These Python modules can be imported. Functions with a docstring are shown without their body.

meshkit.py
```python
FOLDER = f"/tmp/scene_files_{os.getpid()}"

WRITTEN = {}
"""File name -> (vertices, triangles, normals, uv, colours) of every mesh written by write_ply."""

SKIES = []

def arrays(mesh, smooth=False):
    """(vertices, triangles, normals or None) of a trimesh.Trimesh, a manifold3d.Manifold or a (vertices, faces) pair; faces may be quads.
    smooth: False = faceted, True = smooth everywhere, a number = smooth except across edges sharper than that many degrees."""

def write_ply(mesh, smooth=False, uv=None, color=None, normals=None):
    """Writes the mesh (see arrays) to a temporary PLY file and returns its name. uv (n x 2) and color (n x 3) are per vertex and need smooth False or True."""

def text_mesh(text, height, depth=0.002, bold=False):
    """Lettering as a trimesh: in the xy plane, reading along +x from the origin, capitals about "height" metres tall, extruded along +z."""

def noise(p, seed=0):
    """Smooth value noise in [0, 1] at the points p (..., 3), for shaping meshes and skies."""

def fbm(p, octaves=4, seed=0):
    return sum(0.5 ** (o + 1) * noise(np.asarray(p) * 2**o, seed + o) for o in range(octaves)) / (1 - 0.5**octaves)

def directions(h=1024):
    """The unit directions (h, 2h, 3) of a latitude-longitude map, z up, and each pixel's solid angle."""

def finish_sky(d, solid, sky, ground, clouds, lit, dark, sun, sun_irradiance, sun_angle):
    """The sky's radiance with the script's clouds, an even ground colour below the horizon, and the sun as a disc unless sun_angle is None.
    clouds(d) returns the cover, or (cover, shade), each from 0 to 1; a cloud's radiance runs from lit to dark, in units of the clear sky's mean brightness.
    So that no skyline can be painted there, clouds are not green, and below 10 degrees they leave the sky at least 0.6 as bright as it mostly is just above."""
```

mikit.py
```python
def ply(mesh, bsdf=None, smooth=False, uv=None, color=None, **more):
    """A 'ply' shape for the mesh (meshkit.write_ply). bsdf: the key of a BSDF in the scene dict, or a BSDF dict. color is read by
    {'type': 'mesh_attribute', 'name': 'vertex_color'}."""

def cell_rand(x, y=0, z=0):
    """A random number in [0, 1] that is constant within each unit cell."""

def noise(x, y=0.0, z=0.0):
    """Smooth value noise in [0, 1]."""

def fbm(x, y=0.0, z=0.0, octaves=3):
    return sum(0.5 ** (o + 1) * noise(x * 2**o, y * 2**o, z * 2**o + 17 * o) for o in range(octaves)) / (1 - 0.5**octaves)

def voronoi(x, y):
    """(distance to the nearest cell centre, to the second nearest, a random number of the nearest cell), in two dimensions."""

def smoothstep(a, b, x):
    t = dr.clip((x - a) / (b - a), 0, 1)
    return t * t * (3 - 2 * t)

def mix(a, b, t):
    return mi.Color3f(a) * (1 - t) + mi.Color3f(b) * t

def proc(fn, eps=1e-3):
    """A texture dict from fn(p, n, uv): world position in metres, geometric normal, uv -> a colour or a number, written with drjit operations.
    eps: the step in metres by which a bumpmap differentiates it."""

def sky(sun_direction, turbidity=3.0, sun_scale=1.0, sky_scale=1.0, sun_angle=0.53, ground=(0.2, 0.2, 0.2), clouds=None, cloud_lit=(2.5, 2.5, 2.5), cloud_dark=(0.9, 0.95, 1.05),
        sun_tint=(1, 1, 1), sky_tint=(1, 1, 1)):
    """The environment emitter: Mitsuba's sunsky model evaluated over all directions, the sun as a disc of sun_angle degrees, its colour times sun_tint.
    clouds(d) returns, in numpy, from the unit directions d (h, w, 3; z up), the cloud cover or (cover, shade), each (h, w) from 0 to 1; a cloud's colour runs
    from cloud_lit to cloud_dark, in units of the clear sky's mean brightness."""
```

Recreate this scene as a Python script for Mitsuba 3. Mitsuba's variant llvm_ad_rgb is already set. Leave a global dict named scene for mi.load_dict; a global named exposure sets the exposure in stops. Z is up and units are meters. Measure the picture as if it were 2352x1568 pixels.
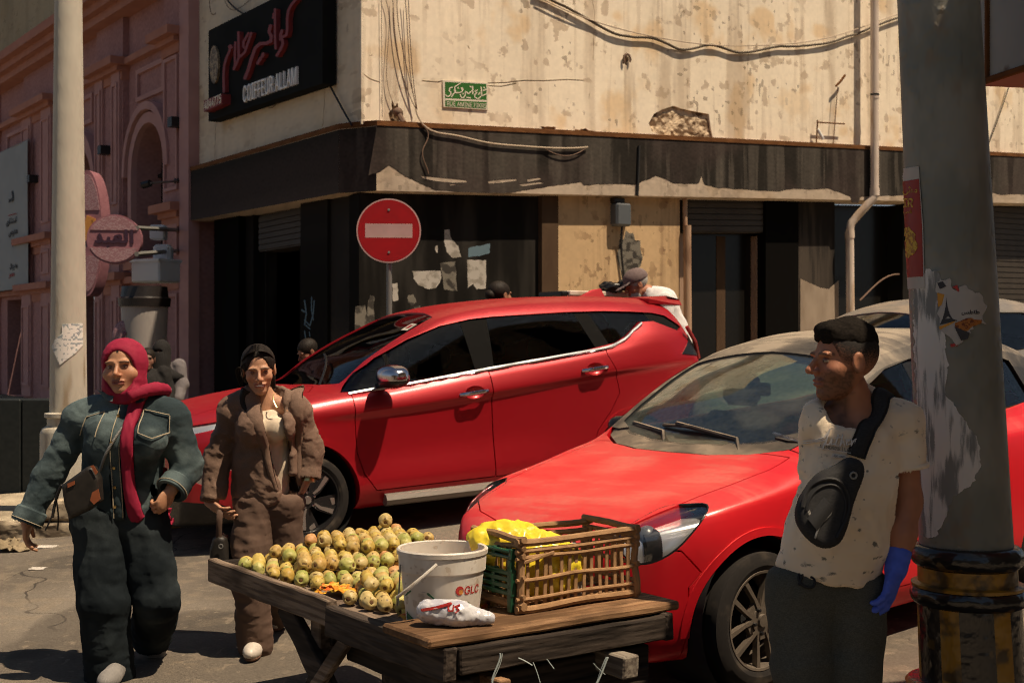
import math, random
import numpy as np, trimesh, drjit as dr, mitsuba as mi, mikit, meshkit
import manifold3d as m3
from manifold3d import Manifold, CrossSection
from shapely.geometry import Polygon, LineString, MultiPolygon, box as sbox
from shapely.ops import unary_union
from scipy.interpolate import PchipInterpolator, CubicSpline
from mikit import noise, fbm, smoothstep, mix, proc
rng = np.random.default_rng(7); random.seed(7)
T = mi.ScalarTransform4f
scene, labels = {'type': 'scene'}, {}

# ---------------- camera, sky, exposure ----------------
F, CX, CY, EYE = 3000.0, 1176.0, 784.0, 1.6
scene['camera'] = {'type': 'thinlens', 'fov': 2 * math.degrees(math.atan(CX / F)), 'fov_axis': 'x', 'near_clip': 0.1, 'far_clip': 2000.0,
                   'aperture_radius': 0.0035, 'focus_distance': 5.0, 'to_world': T().look_at(origin=[0, 0, EYE], target=[0, 1, EYE], up=[0, 0, 1])}
AZ = np.array([.87, -.49]); AZ /= np.linalg.norm(AZ); EL = math.radians(64.5)
SUN = [AZ[0] * math.cos(EL), AZ[1] * math.cos(EL), math.sin(EL)]
scene['sky'] = mikit.sky(SUN, turbidity=4, sky_scale=0.42, sun_tint=(1.0, .96, .89), sky_tint=(1.16, 1.0, .82))
exposure = 1.95

# ---------------- small tools ----------------
def at(x, y, d):
    return np.array([(x - CX) / F * d, d, EYE - (y - CY) / F * d])

def gz(X, Y):
    X, Y = np.asarray(X, float), np.asarray(Y, float)
    s, w = .82 * X + .57 * Y, -.57 * X + .82 * Y
    sp = lambda a: np.where(a > 8, a, .4 * np.log1p(np.exp(np.minimum(a, 8) / .4)))
    t = np.clip((X + 6.5) / 4.0, 0, 1); t = t * t * (3 - 2 * t)
    return (.055 * np.minimum(sp(s - 2.6), 14) + .024 * np.clip(w - 4.5, 0, 5)) * t

def ground_at(x, y):
    """the point of the street that stands at a pixel"""
    d = 6.0
    for _ in range(60):
        z = float(gz((x - CX) / F * d, d)); d = .5 * d + .5 * (EYE - z) * F / (y - CY)
    return np.array([(x - CX) / F * d, d, z])

def key_for(name, parent=None):
    k = name if parent is None else parent + '__' + name
    if k not in scene and k not in labels: return k
    n = 1
    while f'{k}_{n:03d}' in scene or f'{k}_{n:03d}' in labels: n += 1
    return f'{k}_{n:03d}'

def tag(key, label, cat=None, group=None, kind=None):
    d = {}
    if label: d['label'] = label
    if cat: d['category'] = cat
    if group: d['group'] = group
    if kind: d['kind'] = kind
    labels[key] = {**labels.get(key, {}), **d}
    return key

def thing(name, label, cat, group=None):
    k = key_for(name); tag(k, label, cat, group); return k

def tm(mesh):
    if isinstance(mesh, Manifold):
        m = mesh.to_mesh(); return trimesh.Trimesh(np.array(m.vert_properties[:, :3], float), np.array(m.tri_verts), process=False)
    if isinstance(mesh, (tuple, list)) and not isinstance(mesh[0], trimesh.Trimesh):
        v, f = np.asarray(mesh[0], float), np.asarray(mesh[1], int)
        if f.shape[1] == 4: f = np.vstack([f[:, [0, 1, 2]], f[:, [0, 2, 3]]])
        return trimesh.Trimesh(v, f, process=False)
    if isinstance(mesh, list): return trimesh.util.concatenate(mesh)
    return mesh

def obj(name, mesh, mat, parent=None, label=None, cat=None, group=None, kind=None, smooth=30, color=None, **more):
    k = key_for(name, parent); mesh = tm(mesh)
    if color is not None: smooth = True
    scene[k] = mikit.ply(mesh, mat, smooth=smooth, color=color, **more)
    if label or cat or group or kind: tag(k, label, cat, group, kind)
    return k

def man(mesh):
    mesh = tm(mesh)
    return Manifold(m3.Mesh(vert_properties=np.asarray(mesh.vertices, np.float32), tri_verts=np.asarray(mesh.faces, np.uint32)))

def xf(mesh, M):
    mesh = tm(mesh).copy(); M = np.asarray(M, float)
    mesh.vertices = mesh.vertices @ M[:3, :3].T + M[:3, 3]
    if np.linalg.det(M[:3, :3]) < 0: mesh.faces = mesh.faces[:, ::-1]
    return mesh

def frame(o, x, y, z=None):
    M = np.eye(4); x, y = np.asarray(x, float), np.asarray(y, float)
    M[:3, 0], M[:3, 1], M[:3, 2], M[:3, 3] = x, y, np.cross(x, y) if z is None else z, o
    return M

def rot(ax, deg): return trimesh.transformations.rotation_matrix(math.radians(deg), ax)
def mv(mesh, x=0, y=0, z=0): m = tm(mesh).copy(); m.vertices = m.vertices + [x, y, z]; return m

def bx(x0, x1, y0, y1, z0, z1, b=0.0):
    """a box, its edges chamfered by b"""
    if b <= 0:
        m = trimesh.creation.box((x1 - x0, y1 - y0, z1 - z0)); m.apply_translation(((x0 + x1) / 2, (y0 + y1) / 2, (z0 + z1) / 2)); return m
    p = []
    for sx in (0, 1):
        for sy in (0, 1):
            for sz in (0, 1):
                c = np.array([(x0, x1)[sx], (y0, y1)[sy], (z0, z1)[sz]]); s = np.array([1 - 2 * sx, 1 - 2 * sy, 1 - 2 * sz]) * b
                for k in range(3):
                    q = c + s; q[k] = c[k]; p.append(q)
    return trimesh.convex.convex_hull(np.array(p))

def bar(a, b, w, h, up=(0, 0, 1), bev=.003):
    """a plank from a to b, w across and h along up"""
    a, b = np.asarray(a, float), np.asarray(b, float); d = b - a; L = np.linalg.norm(d); d /= L
    s = np.cross(d, up); s /= np.linalg.norm(s); u = np.cross(s, d)
    return xf(bx(0, L, -w / 2, w / 2, -h / 2, h / 2, bev), frame(a, d, -s, u) if np.linalg.det(np.array([d, -s, u]).T) < 0 else frame(a, d, s * -1, u))

def tube(pts, r, n=8, caps=True, closed=False):
    p = np.asarray(pts, float); m = len(p); r = np.broadcast_to(np.asarray(r, float), (m,))
    t = np.roll(p, -1, 0) - np.roll(p, 1, 0) if closed else np.gradient(p, axis=0)
    t /= np.linalg.norm(t, axis=1, keepdims=True) + 1e-12
    a = np.cross(t[0], [0, 0, 1.0] if abs(t[0][2]) < .9 else [1.0, 0, 0]); a /= np.linalg.norm(a)
    A = []
    for i in range(m):
        a = a - t[i] * (a @ t[i]); a /= np.linalg.norm(a) + 1e-12; A.append(a)
    A = np.array(A); B = np.cross(t, A); g = np.arange(n) * 2 * np.pi / n
    v = (p[:, None] + r[:, None, None] * (np.cos(g)[None, :, None] * A[:, None] + np.sin(g)[None, :, None] * B[:, None])).reshape(-1, 3)
    f = []
    M = m if closed else m - 1
    for i in range(M):
        for j in range(n):
            k, l = (i + 1) % m, (j + 1) % n
            f += [[i * n + j, i * n + l, k * n + l], [i * n + j, k * n + l, k * n + j]]
    if caps and not closed:
        v = np.vstack([v, p[:1], p[-1:]]); c0, c1 = m * n, m * n + 1
        for j in range(n):
            l = (j + 1) % n; f += [[c0, l, j], [c1, (m - 1) * n + j, (m - 1) * n + l]]
    return trimesh.Trimesh(v, np.array(f), process=False)

def spl(pts, n):
    p = np.asarray(pts, float); s = np.r_[0, np.cumsum(np.linalg.norm(np.diff(p, axis=0), axis=1))]
    return CubicSpline(s, p)(np.linspace(0, s[-1], n)) if len(p) > 2 else p[0] + np.linspace(0, 1, n)[:, None] * (p[1] - p[0])

def lathe(prof, n=40):
    """(r, z) profile turned about z; ends at r=0 close it"""
    p = np.asarray(prof, float); m = len(p); g = np.arange(n) * 2 * np.pi / n
    v = np.stack([p[:, None, 0] * np.cos(g), p[:, None, 0] * np.sin(g), np.repeat(p[:, 1:2], n, 1)], -1).reshape(-1, 3); f = []
    for i in range(m - 1):
        for j in range(n):
            l = (j + 1) % n; f += [[i * n + j, i * n + l, (i + 1) * n + l], [i * n + j, (i + 1) * n + l, (i + 1) * n + j]]
    t = trimesh.Trimesh(v, np.array(f), process=True); t.update_faces(t.nondegenerate_faces()); return t

def prism(poly, h):
    """a shapely polygon, or points, in xy pulled up along z by h"""
    if not hasattr(poly, 'geoms') and not isinstance(poly, Polygon): poly = Polygon(poly)
    if not poly.is_valid: poly = poly.buffer(0)
    gs = [g for g in getattr(poly, 'geoms', [poly]) if isinstance(g, Polygon) and g.area > 1e-9]
    return trimesh.util.concatenate([trimesh.creation.extrude_polygon(g, h, engine='earcut') for g in gs])

def mprism(pts, h, M):
    """manifold of an extruded outline, placed by matrix M"""
    poly = pts if isinstance(pts, (Polygon, MultiPolygon)) else Polygon(pts).buffer(0)
    cs = []
    for g in getattr(poly, 'geoms', [poly]):
        cs += [np.array(g.exterior.coords)[:-1]] + [np.array(i.coords)[:-1] for i in g.interiors]
    return CrossSection(cs, m3.FillRule.EvenOdd).extrude(h).transform(np.asarray(M, float)[:3, :4])

def grid_mesh(P):
    """P (n, m, 3) as a sheet"""
    n, m = P.shape[:2]; i, j = np.meshgrid(np.arange(n - 1), np.arange(m - 1), indexing='ij'); a = i * m + j
    return trimesh.Trimesh(P.reshape(-1, 3), np.stack([np.stack([a, a + m, a + m + 1], -1), np.stack([a, a + m + 1, a + 1], -1)], 2).reshape(-1, 3), process=False)

def fine_prism(shape, size, it=9):
    t = prism(shape, size * .4); v, f = trimesh.remesh.subdivide_to_size(t.vertices, t.faces, size, max_iter=it); v = np.array(v); v[:, 2] /= size * .4; return v, f

def wob(pts, amp, n, seed, freq=1.0):
    """a polyline refilled to n points and roughened in 2-D"""
    p = np.asarray(pts, float); s = np.r_[0, np.cumsum(np.linalg.norm(np.diff(p, axis=0), axis=1))]; u = np.linspace(0, s[-1], n)
    q = np.stack([np.interp(u, s, p[:, k]) for k in range(p.shape[1])], -1); g = np.random.default_rng(seed)
    w = meshkit.fbm(np.stack([u * freq, u * 0 + seed, u * 0], -1), 3, seed) - .5
    q[:, 1] += amp * 2 * w; q[1:-1, 1] += amp * .25 * (g.random(n - 2) - .5); return q

def ragged(cx, cy, rx, ry, seed, n=26, rough=.35):
    a = np.arange(n) / n * 2 * np.pi; g = np.random.default_rng(seed); r = 1 + rough * (g.random(n) - .5) * 2
    return Polygon(np.stack([cx + rx * r * np.cos(a), cy + ry * r * np.sin(a)], -1)).buffer(0)

# ---------------- surfaces from distance fields ----------------
def surface(f, lo, hi, h, steps=2):
    """the zero surface of f (vectorised, negative inside) by surface nets"""
    lo, hi = np.asarray(lo, float), np.asarray(hi, float); n = np.ceil((hi - lo) / h).astype(int) + 1
    ax = [lo[k] + h * np.arange(n[k]) for k in range(3)]
    G = np.stack(np.meshgrid(*ax, indexing='ij'), -1); D = f(G.reshape(-1, 3)).reshape(n)
    D[0] = np.maximum(D[0], h); D[-1] = np.maximum(D[-1], h); D[:, 0] = np.maximum(D[:, 0], h); D[:, -1] = np.maximum(D[:, -1], h); D[:, :, 0] = np.maximum(D[:, :, 0], h); D[:, :, -1] = np.maximum(D[:, :, -1], h)
    S = D < 0; c = n - 1
    cnt = np.zeros(c, int); acc = np.zeros((*c, 3))
    off = [(a, b, d) for a in (0, 1) for b in (0, 1) for d in (0, 1)]
    sl = lambda o, A: A[o[0]:o[0] + c[0], o[1]:o[1] + c[1], o[2]:o[2] + c[2]]
    for i, p in enumerate(off):
        for q in off[i + 1:]:
            if sum(abs(np.subtract(p, q))) != 1: continue
            a, b = sl(p, D), sl(q, D); x = (a < 0) != (b < 0); t = np.where(x, a / np.where(x, a - b, 1), 0)
            cnt += x; acc += np.where(x[..., None], np.array(p) + t[..., None] * (np.array(q) - np.array(p)), 0)
    on = cnt > 0; idx = -np.ones(c, int); idx[on] = np.arange(on.sum()); ijk = np.argwhere(on)
    V = lo + h * (ijk + acc[on] / cnt[on][:, None]); faces = []
    for k in range(3):
        u, w = (k + 1) % 3, (k + 2) % 3
        a = np.moveaxis(S, (k, u, w), (0, 1, 2)); I = np.moveaxis(idx, (k, u, w), (0, 1, 2))
        x = a[:-1, 1:-1, 1:-1] != a[1:, 1:-1, 1:-1]; p = np.argwhere(x)
        i, j, l = p[:, 0], p[:, 1] + 1, p[:, 2] + 1
        q = np.stack([I[i, j - 1, l - 1], I[i, j, l - 1], I[i, j, l], I[i, j - 1, l]], -1); fl = a[i, j, l]
        q = np.where(fl[:, None], q, q[:, ::-1]); faces.append(q[(q >= 0).all(1)])
    Q = np.vstack(faces); Fc = np.vstack([Q[:, [0, 1, 2]], Q[:, [0, 2, 3]]])
    e = h * .2
    for _ in range(steps):
        d = f(V); g = np.stack([f(V + e * np.eye(3)[k]) - f(V - e * np.eye(3)[k]) for k in range(3)], -1) / (2 * e)
        V = V - np.clip(d / np.maximum((g * g).sum(-1), .05), -h * .6, h * .6)[:, None] * g
    return trimesh.Trimesh(V, Fc, process=False)

def smin(a, b, k):
    h = np.clip(.5 + .5 * (b - a) / k, 0, 1); return b * (1 - h) + a * h - k * h * (1 - h)
def smax(a, b, k): return -smin(-a, -b, k)

def cone(P, a, b, r1, r2):
    """a limb from a to b with end radii r1, r2"""
    a, b = np.asarray(a, float), np.asarray(b, float); ba = b - a; pa = P - a
    t = np.clip(pa @ ba / (ba @ ba + 1e-12), 0, 1); return np.linalg.norm(pa - t[:, None] * ba, axis=1) - (r1 + (r2 - r1) * t)

def ell(P, c, r, M=None):
    q = (P - np.asarray(c, float)); q = q if M is None else q @ np.asarray(M); r = np.asarray(r, float)
    k0 = np.linalg.norm(q / r, axis=1); k1 = np.linalg.norm(q / (r * r), axis=1); return k0 * (k0 - 1) / np.maximum(k1, 1e-9)

def front(f, X, Z, y0, y1, n=70):
    """the first y, going away from the camera from y0, at which f turns negative"""
    X, Z = np.asarray(X, float), np.asarray(Z, float); Y = np.full(X.shape, y0, float); on = np.ones(X.shape, bool)
    for _ in range(n):
        d = f(np.stack([X, Y, Z], -1).reshape(-1, 3)).reshape(X.shape); on &= d > .0008; Y = np.where(on & (Y < y1), Y + np.maximum(d * .7, .0005), Y)
    return Y

# ---------------- materials ----------------
def rgb(c): return {'type': 'rgb', 'value': [float(x) for x in c]}
def mat(key, color=None, rough=.7, metal=0.0, coat=0.0, spec=.5, fn=None, bump=None, bscale=.01, eps=.004, two=True, sheen=0.0, coat_gloss=.95, vcol=False):
    col = proc(fn) if fn else ({'type': 'mesh_attribute', 'name': 'vertex_color'} if vcol else rgb(color))
    b = {'type': 'principled', 'base_color': col, 'roughness': rough if not callable(rough) else proc(rough), 'metallic': metal, 'specular': spec}
    if coat: b |= {'clearcoat': coat, 'clearcoat_gloss': coat_gloss}
    if sheen: b |= {'sheen': sheen}
    if bump: b = {'type': 'bumpmap', 'arbitrary': proc(bump, eps=eps), 'scale': bscale, 'bsdf': b}
    scene[key] = {'type': 'twosided', 'bsdf': b} if two else b
    return key
def C3(c): return mi.Color3f(*[float(x) for x in c])
GLYPH = {
 'abd': [[193,87,193,100,208,100,210,99,211,24,196,24,194,86],[0,28,4,42,14,39,23,39,28,43,28,49,17,68,18,72,27,77,31,77,34,75,44,55,45,46,52,39,63,39,67,44,70,61,86,58,85,45,89,40,112,40,112,43,104,51,103,59,110,68,124,73,138,73,145,70,149,66,151,52,144,40,163,40,166,45,163,100,180,100,182,38,179,31,170,25,145,24,126,30,110,24,87,24,77,30,65,24,49,24,39,30,37,27,28,24,13,24],[120,58,120,55,129,48,132,48,135,54,135,57,131,61,125,61],[66,4,66,11,72,15,76,15,82,11,82,4,77,0,70,0]],
 'dal': [[50,10,58,37,74,33,91,32,100,38,100,48,95,61,83,78,80,87,98,100,105,100,128,57,130,47,128,20,115,8,100,3,73,3],[0,8,0,25,5,30,20,32,30,27,32,10,27,3,10,0]],
 'adv': [[394,55,394,100,406,100,409,25,396,25,396,54],[128,97,126,100,139,100,141,49,142,40,149,36,157,36,164,41,167,57,178,55,177,40,182,36,189,36,196,41,199,58,210,57,209,40,214,36,221,36,228,42,226,64,228,65,238,65,239,47,242,41,249,36,258,36,265,39,268,46,270,58,281,57,280,45,281,40,290,36,299,36,305,41,309,57,320,55,319,40,324,36,331,36,336,40,341,58,352,57,351,40,356,36,363,36,370,42,370,50,364,68,377,71,381,57,381,36,374,28,367,25,354,25,345,30,336,25,320,25,313,30,303,25,284,25,274,30,262,25,246,25,239,28,235,32,230,28,223,25,210,25,202,29,194,25,178,25,172,28,171,30,161,25,142,25,135,28,129,36],[278,78,281,81,287,81,290,78,290,71,287,68,281,68,278,71],[261,78,264,81,270,81,272,78,272,71,270,68,264,68,261,71],[188,77,188,83,191,86,197,86,200,83,199,74,191,74],[199,87,197,96,200,99,206,99,209,96,209,90,206,87],[207,86,213,86,216,83,216,77,213,74,204,75,204,83],[77,7,77,13,89,18,98,27,101,33,101,41,96,54,96,58,103,62,107,62,113,48,113,29,109,19,99,9,88,3,80,1],[0,19,1,39,4,46,7,46,16,42,13,35,13,23,18,16,30,12,40,12,55,16,61,22,61,25,43,33,38,39,38,52,41,58,54,70,71,71,77,68,77,62,74,57,62,59,57,58,49,48,53,42,70,35,74,30,74,22,71,16,62,7,42,0,23,0,9,6]],
 'mud': [[235,37,240,50,266,46,277,53,277,61,267,80,260,88,260,92,271,100,281,90,290,71,294,55,305,46,315,49,333,79,346,87,358,87,365,83,377,67,377,44,369,35,362,31,346,31,329,38,317,31,300,31,289,38,273,31,252,31],[337,55,349,46,359,48,362,58,357,67,351,71,345,69],[173,8,173,15,190,21,202,34,206,42,206,52,198,69,198,75,208,81,213,81,221,62,221,37,215,23,202,10,188,2,177,0],[0,25,0,42,4,56,6,60,13,60,21,56,17,47,17,28,22,22,34,15,51,15,63,19,71,30,71,52,65,71,77,75,83,75,89,53,97,46,105,46,111,53,115,75,131,73,129,52,131,48,136,46,151,48,154,53,154,64,146,88,158,92,163,92,165,88,169,73,169,46,156,33,133,31,121,38,110,31,89,33,83,15,75,8,56,0,21,2,4,15]],
 'kul': [[0,41,0,52,10,64,26,70,27,72,26,78,38,78,38,52,40,51,40,39,43,34,48,33,58,34,62,38,64,52,73,53,77,52,76,36,83,33,94,33,99,37,97,93,110,93,111,40,119,33,139,33,145,37,145,40,142,46,123,63,123,71,130,78,153,90,160,92,163,85,163,81,149,75,137,68,152,52,156,44,155,29,145,23,115,22,105,27,101,23,96,22,79,22,69,28,58,22,42,22,33,26,31,30,10,32],[14,44,19,41,27,41,27,59,21,57,13,52],[70,10,73,12,78,12,81,10,81,3,78,0,73,0,70,3],[53,10,56,12,62,12,64,10,64,3,62,0,56,0,53,3],[26,90,26,97,29,100,34,100,37,97,37,90,34,88,29,88],[11,97,14,100,19,100,22,96,22,90,19,88,14,88,11,90]],
 'wan': [[298,23,301,25,311,26,320,33,319,35,305,36,300,43,300,52,304,61,308,65,313,67,323,66,328,61,331,52,331,38,329,30,321,21,305,15,300,15],[309,52,310,45,313,44,321,44,323,46,321,55,317,59,312,57],[225,39,228,46,245,44,251,47,253,50,251,57,241,73,241,75,245,77,248,79,250,77,255,67,258,65,264,47,268,44,276,44,281,48,281,57,278,66,278,71,284,74,286,72,290,60,290,46,289,43,284,38,278,35,266,35,258,40,249,35,235,35],[276,90,279,92,284,92,286,90,286,85,284,83,279,83,276,85],[184,21,196,28,204,36,206,42,206,49,200,62,209,66,215,52,215,39,213,33,203,21,191,15,186,15],[129,19,129,31,133,42,146,56,159,62,158,64,148,66,131,65,131,74,149,75,172,68,181,67,181,59,162,55,152,50,142,40,138,30,138,23,140,17,147,11,156,9,168,9,181,12,184,5,169,0,148,1,139,5,131,13],[155,28,155,32,158,35,163,35,165,32,165,28,163,25,158,25],[0,31,0,42,4,53,11,50,9,35,11,29,17,25,32,24,41,28,45,33,46,37,45,100,54,100,55,53,56,48,62,44,82,44,86,45,89,48,87,54,77,66,75,66,68,74,68,79,76,87,95,97,101,99,104,94,103,90,81,80,79,77,89,67,97,54,97,45,95,40,91,38,82,35,60,35,56,37,50,24,46,20,34,15,14,16,3,25]],
 'msr': [[0,12,2,16,8,16,25,26,39,43,42,64,30,91,40,95,49,93,61,59,69,53,88,56,98,71,100,84,107,84,114,81,112,59,119,51,124,51,135,67,151,84,181,100,209,98,221,86,223,79,221,57,227,54,244,54,253,64,265,88,281,100,302,98,314,86,319,74,316,49,307,40,300,37,284,37,260,47,247,37,223,37,207,42,179,33,135,33,121,35,103,47,88,37,65,37,54,42,51,30,40,16,12,0,5,0],[270,64,285,54,294,54,302,59,302,68,295,81,285,84,277,78],[144,51,146,49,177,49,189,51,207,63,207,73,197,84,183,84,159,69]],
 'msh': [[0,20,0,34,3,45,9,46,14,43,11,24,16,16,27,11,41,11,52,16,58,27,54,57,60,58,65,58,68,44,71,37,75,35,82,35,87,41,91,58,100,57,98,40,100,37,104,35,116,37,118,40,118,66,128,66,131,44,139,35,147,36,154,42,162,58,172,66,186,65,194,57,197,49,195,32,189,26,185,25,168,26,160,31,149,25,137,25,132,26,126,32,120,26,115,25,102,25,93,31,89,26,85,25,70,26,65,12,58,6,43,0,23,0,14,3,3,12],[165,42,175,35,181,35,186,39,186,45,181,54,175,55,169,52],[92,83,95,86,100,86,103,83,103,78,100,75,95,75,92,78],[85,91,85,97,88,100,92,100,95,97,95,91,92,88,88,88],[77,78,77,83,80,86,85,86,88,83,88,78,85,75,80,75]],
 'alh': [[214,100,225,100,226,25,216,25],[0,38,0,52,3,62,4,62,12,59,10,45,12,40,23,33,51,32,67,35,86,45,91,52,100,49,100,39,102,36,121,35,138,39,149,46,149,49,146,51,135,54,119,54,117,57,117,62,120,64,136,64,149,59,162,52,170,52,170,42,164,41,167,36,185,35,190,39,188,100,199,100,200,35,194,28,187,25,164,26,154,36,139,29,123,25,99,26,90,35,84,30,70,25,52,22,26,22,10,26,3,32],[41,9,43,12,49,12,52,9,52,3,49,0,43,0,41,3]],
 'tat': [[232,65,232,100,246,100,248,44,250,40,253,38,265,38,268,43,267,100,281,100,283,61,299,70,306,71,317,70,323,67,329,59,330,42,322,30,307,25,248,23,238,28,235,32,233,64],[283,39,300,38,311,41,316,46,316,51,311,56,299,55],[0,20,1,39,4,48,9,48,17,45,14,26,19,18,26,14,42,14,49,18,53,22,55,27,55,38,49,55,58,58,65,58,68,44,73,38,83,38,85,40,88,46,90,58,104,57,101,44,103,40,105,38,117,38,120,42,120,65,133,65,135,49,138,41,143,38,154,38,158,43,157,100,171,100,173,61,188,70,201,71,213,67,217,62,220,55,220,42,217,36,212,30,197,25,142,23,130,29,119,23,106,23,95,29,91,25,87,23,70,25,67,14,58,6,42,0,25,0,14,3,4,10],[174,41,173,38,190,38,201,41,206,46,206,51,201,56,189,55]],
}
# ---------------- lettering ----------------
def arabic(key, h):
    """an Arabic word as a shapely shape, h tall, its lower left corner at the origin"""
    rings = [Polygon(np.array(r).reshape(-1, 2) * (h / 100.0)).buffer(0) for r in GLYPH[key] if len(r) >= 6]
    out = None
    for r in sorted(rings, key=lambda q: -q.area):
        out = r if out is None else out.symmetric_difference(r)
    return out

def strokes(items):
    """brush strokes [(points, width)] as one shape"""
    return unary_union([LineString(p if len(p) > 1 else [p[0], (p[0][0] + .01, p[0][1])]).buffer(w / 2, 4) for p, w in items]).simplify(.4)

def text2d(s, h, bold=False):
    m = meshkit.text_mesh(s, h, depth=1.0, bold=bold); v, f = m.vertices, m.faces
    keep = (v[f][:, :, 2] > .5).all(1); return v[:, :2], f[keep]

# ---------------- materials of the place ----------------
def f_asphalt(p, n, uv):
    a = fbm(p.x * .8, p.y * .8, 0, 4); b = fbm(p.x * 9, p.y * 9, 3, 4); g = noise(p.x * 130, p.y * 130, 5); q = fbm(p.x * 2.2 + 7, p.y * .7, 9, 4)
    c = mix((.100, .085, .068), (.152, .130, .104), smoothstep(.3, .7, a))
    c = mix(c, (.175, .142, .104), smoothstep(.52, .75, b) * .55)
    c = mix(c, (.048, .041, .034), smoothstep(.60, .72, q) * .55)
    v1, v2, _ = mikit.voronoi(p.x * .55 + .5 * fbm(p.x * 2, p.y * 2, 1.0, 3), p.y * .55 + .5 * fbm(p.x * 2, p.y * 2, 7.0, 3)); c = mix(c, (.028, .024, .020), smoothstep(.012, .004, v2 - v1) * smoothstep(.45, .6, fbm(p.x * .6, p.y * .6, 12.0, 3)) * .8)
    c = mix(c, (.035, .031, .027), smoothstep(.70, .78, noise(p.x * 1.7, p.y * 1.7, 31.0)) * .5)
    c = mix(c, (.19, .155, .115), smoothstep(.86, .90, noise(p.x * 24, p.y * 24, 40.0)) * .5)
    return c * (0.84 + .32 * g)
mat('asphalt', fn=f_asphalt, rough=.88, spec=.3, bump=lambda p, n, uv: fbm(p.x * 60, p.y * 60, 0, 3) + .6 * noise(p.x * 220, p.y * 220), bscale=.007)
def f_pave(p, n, uv):
    a = fbm(p.x * 2, p.y * 2, p.z * 2, 4); b = noise(p.x * 60, p.y * 60, p.z * 60)
    return mix((.17, .14, .10), (.33, .28, .20), smoothstep(.3, .7, a)) * (.82 + .36 * b)
mat('pavement', fn=f_pave, rough=.9, spec=.2, bump=lambda p, n, uv: fbm(p.x * 30, p.y * 30, p.z * 30, 4), bscale=.008)
def f_kerb(p, n, uv):
    a = fbm(p.x * 9, p.y * 9, p.z * 9, 4); s = fbm(p.x * 2.3, 1.7, p.z * 6, 3)
    c = mix((.11, .085, .06), (.34, .28, .20), smoothstep(.35, .65, a)); return mix(c, (.40, .25, .045), smoothstep(.50, .58, s) * smoothstep(.42, .5, a))
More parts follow.
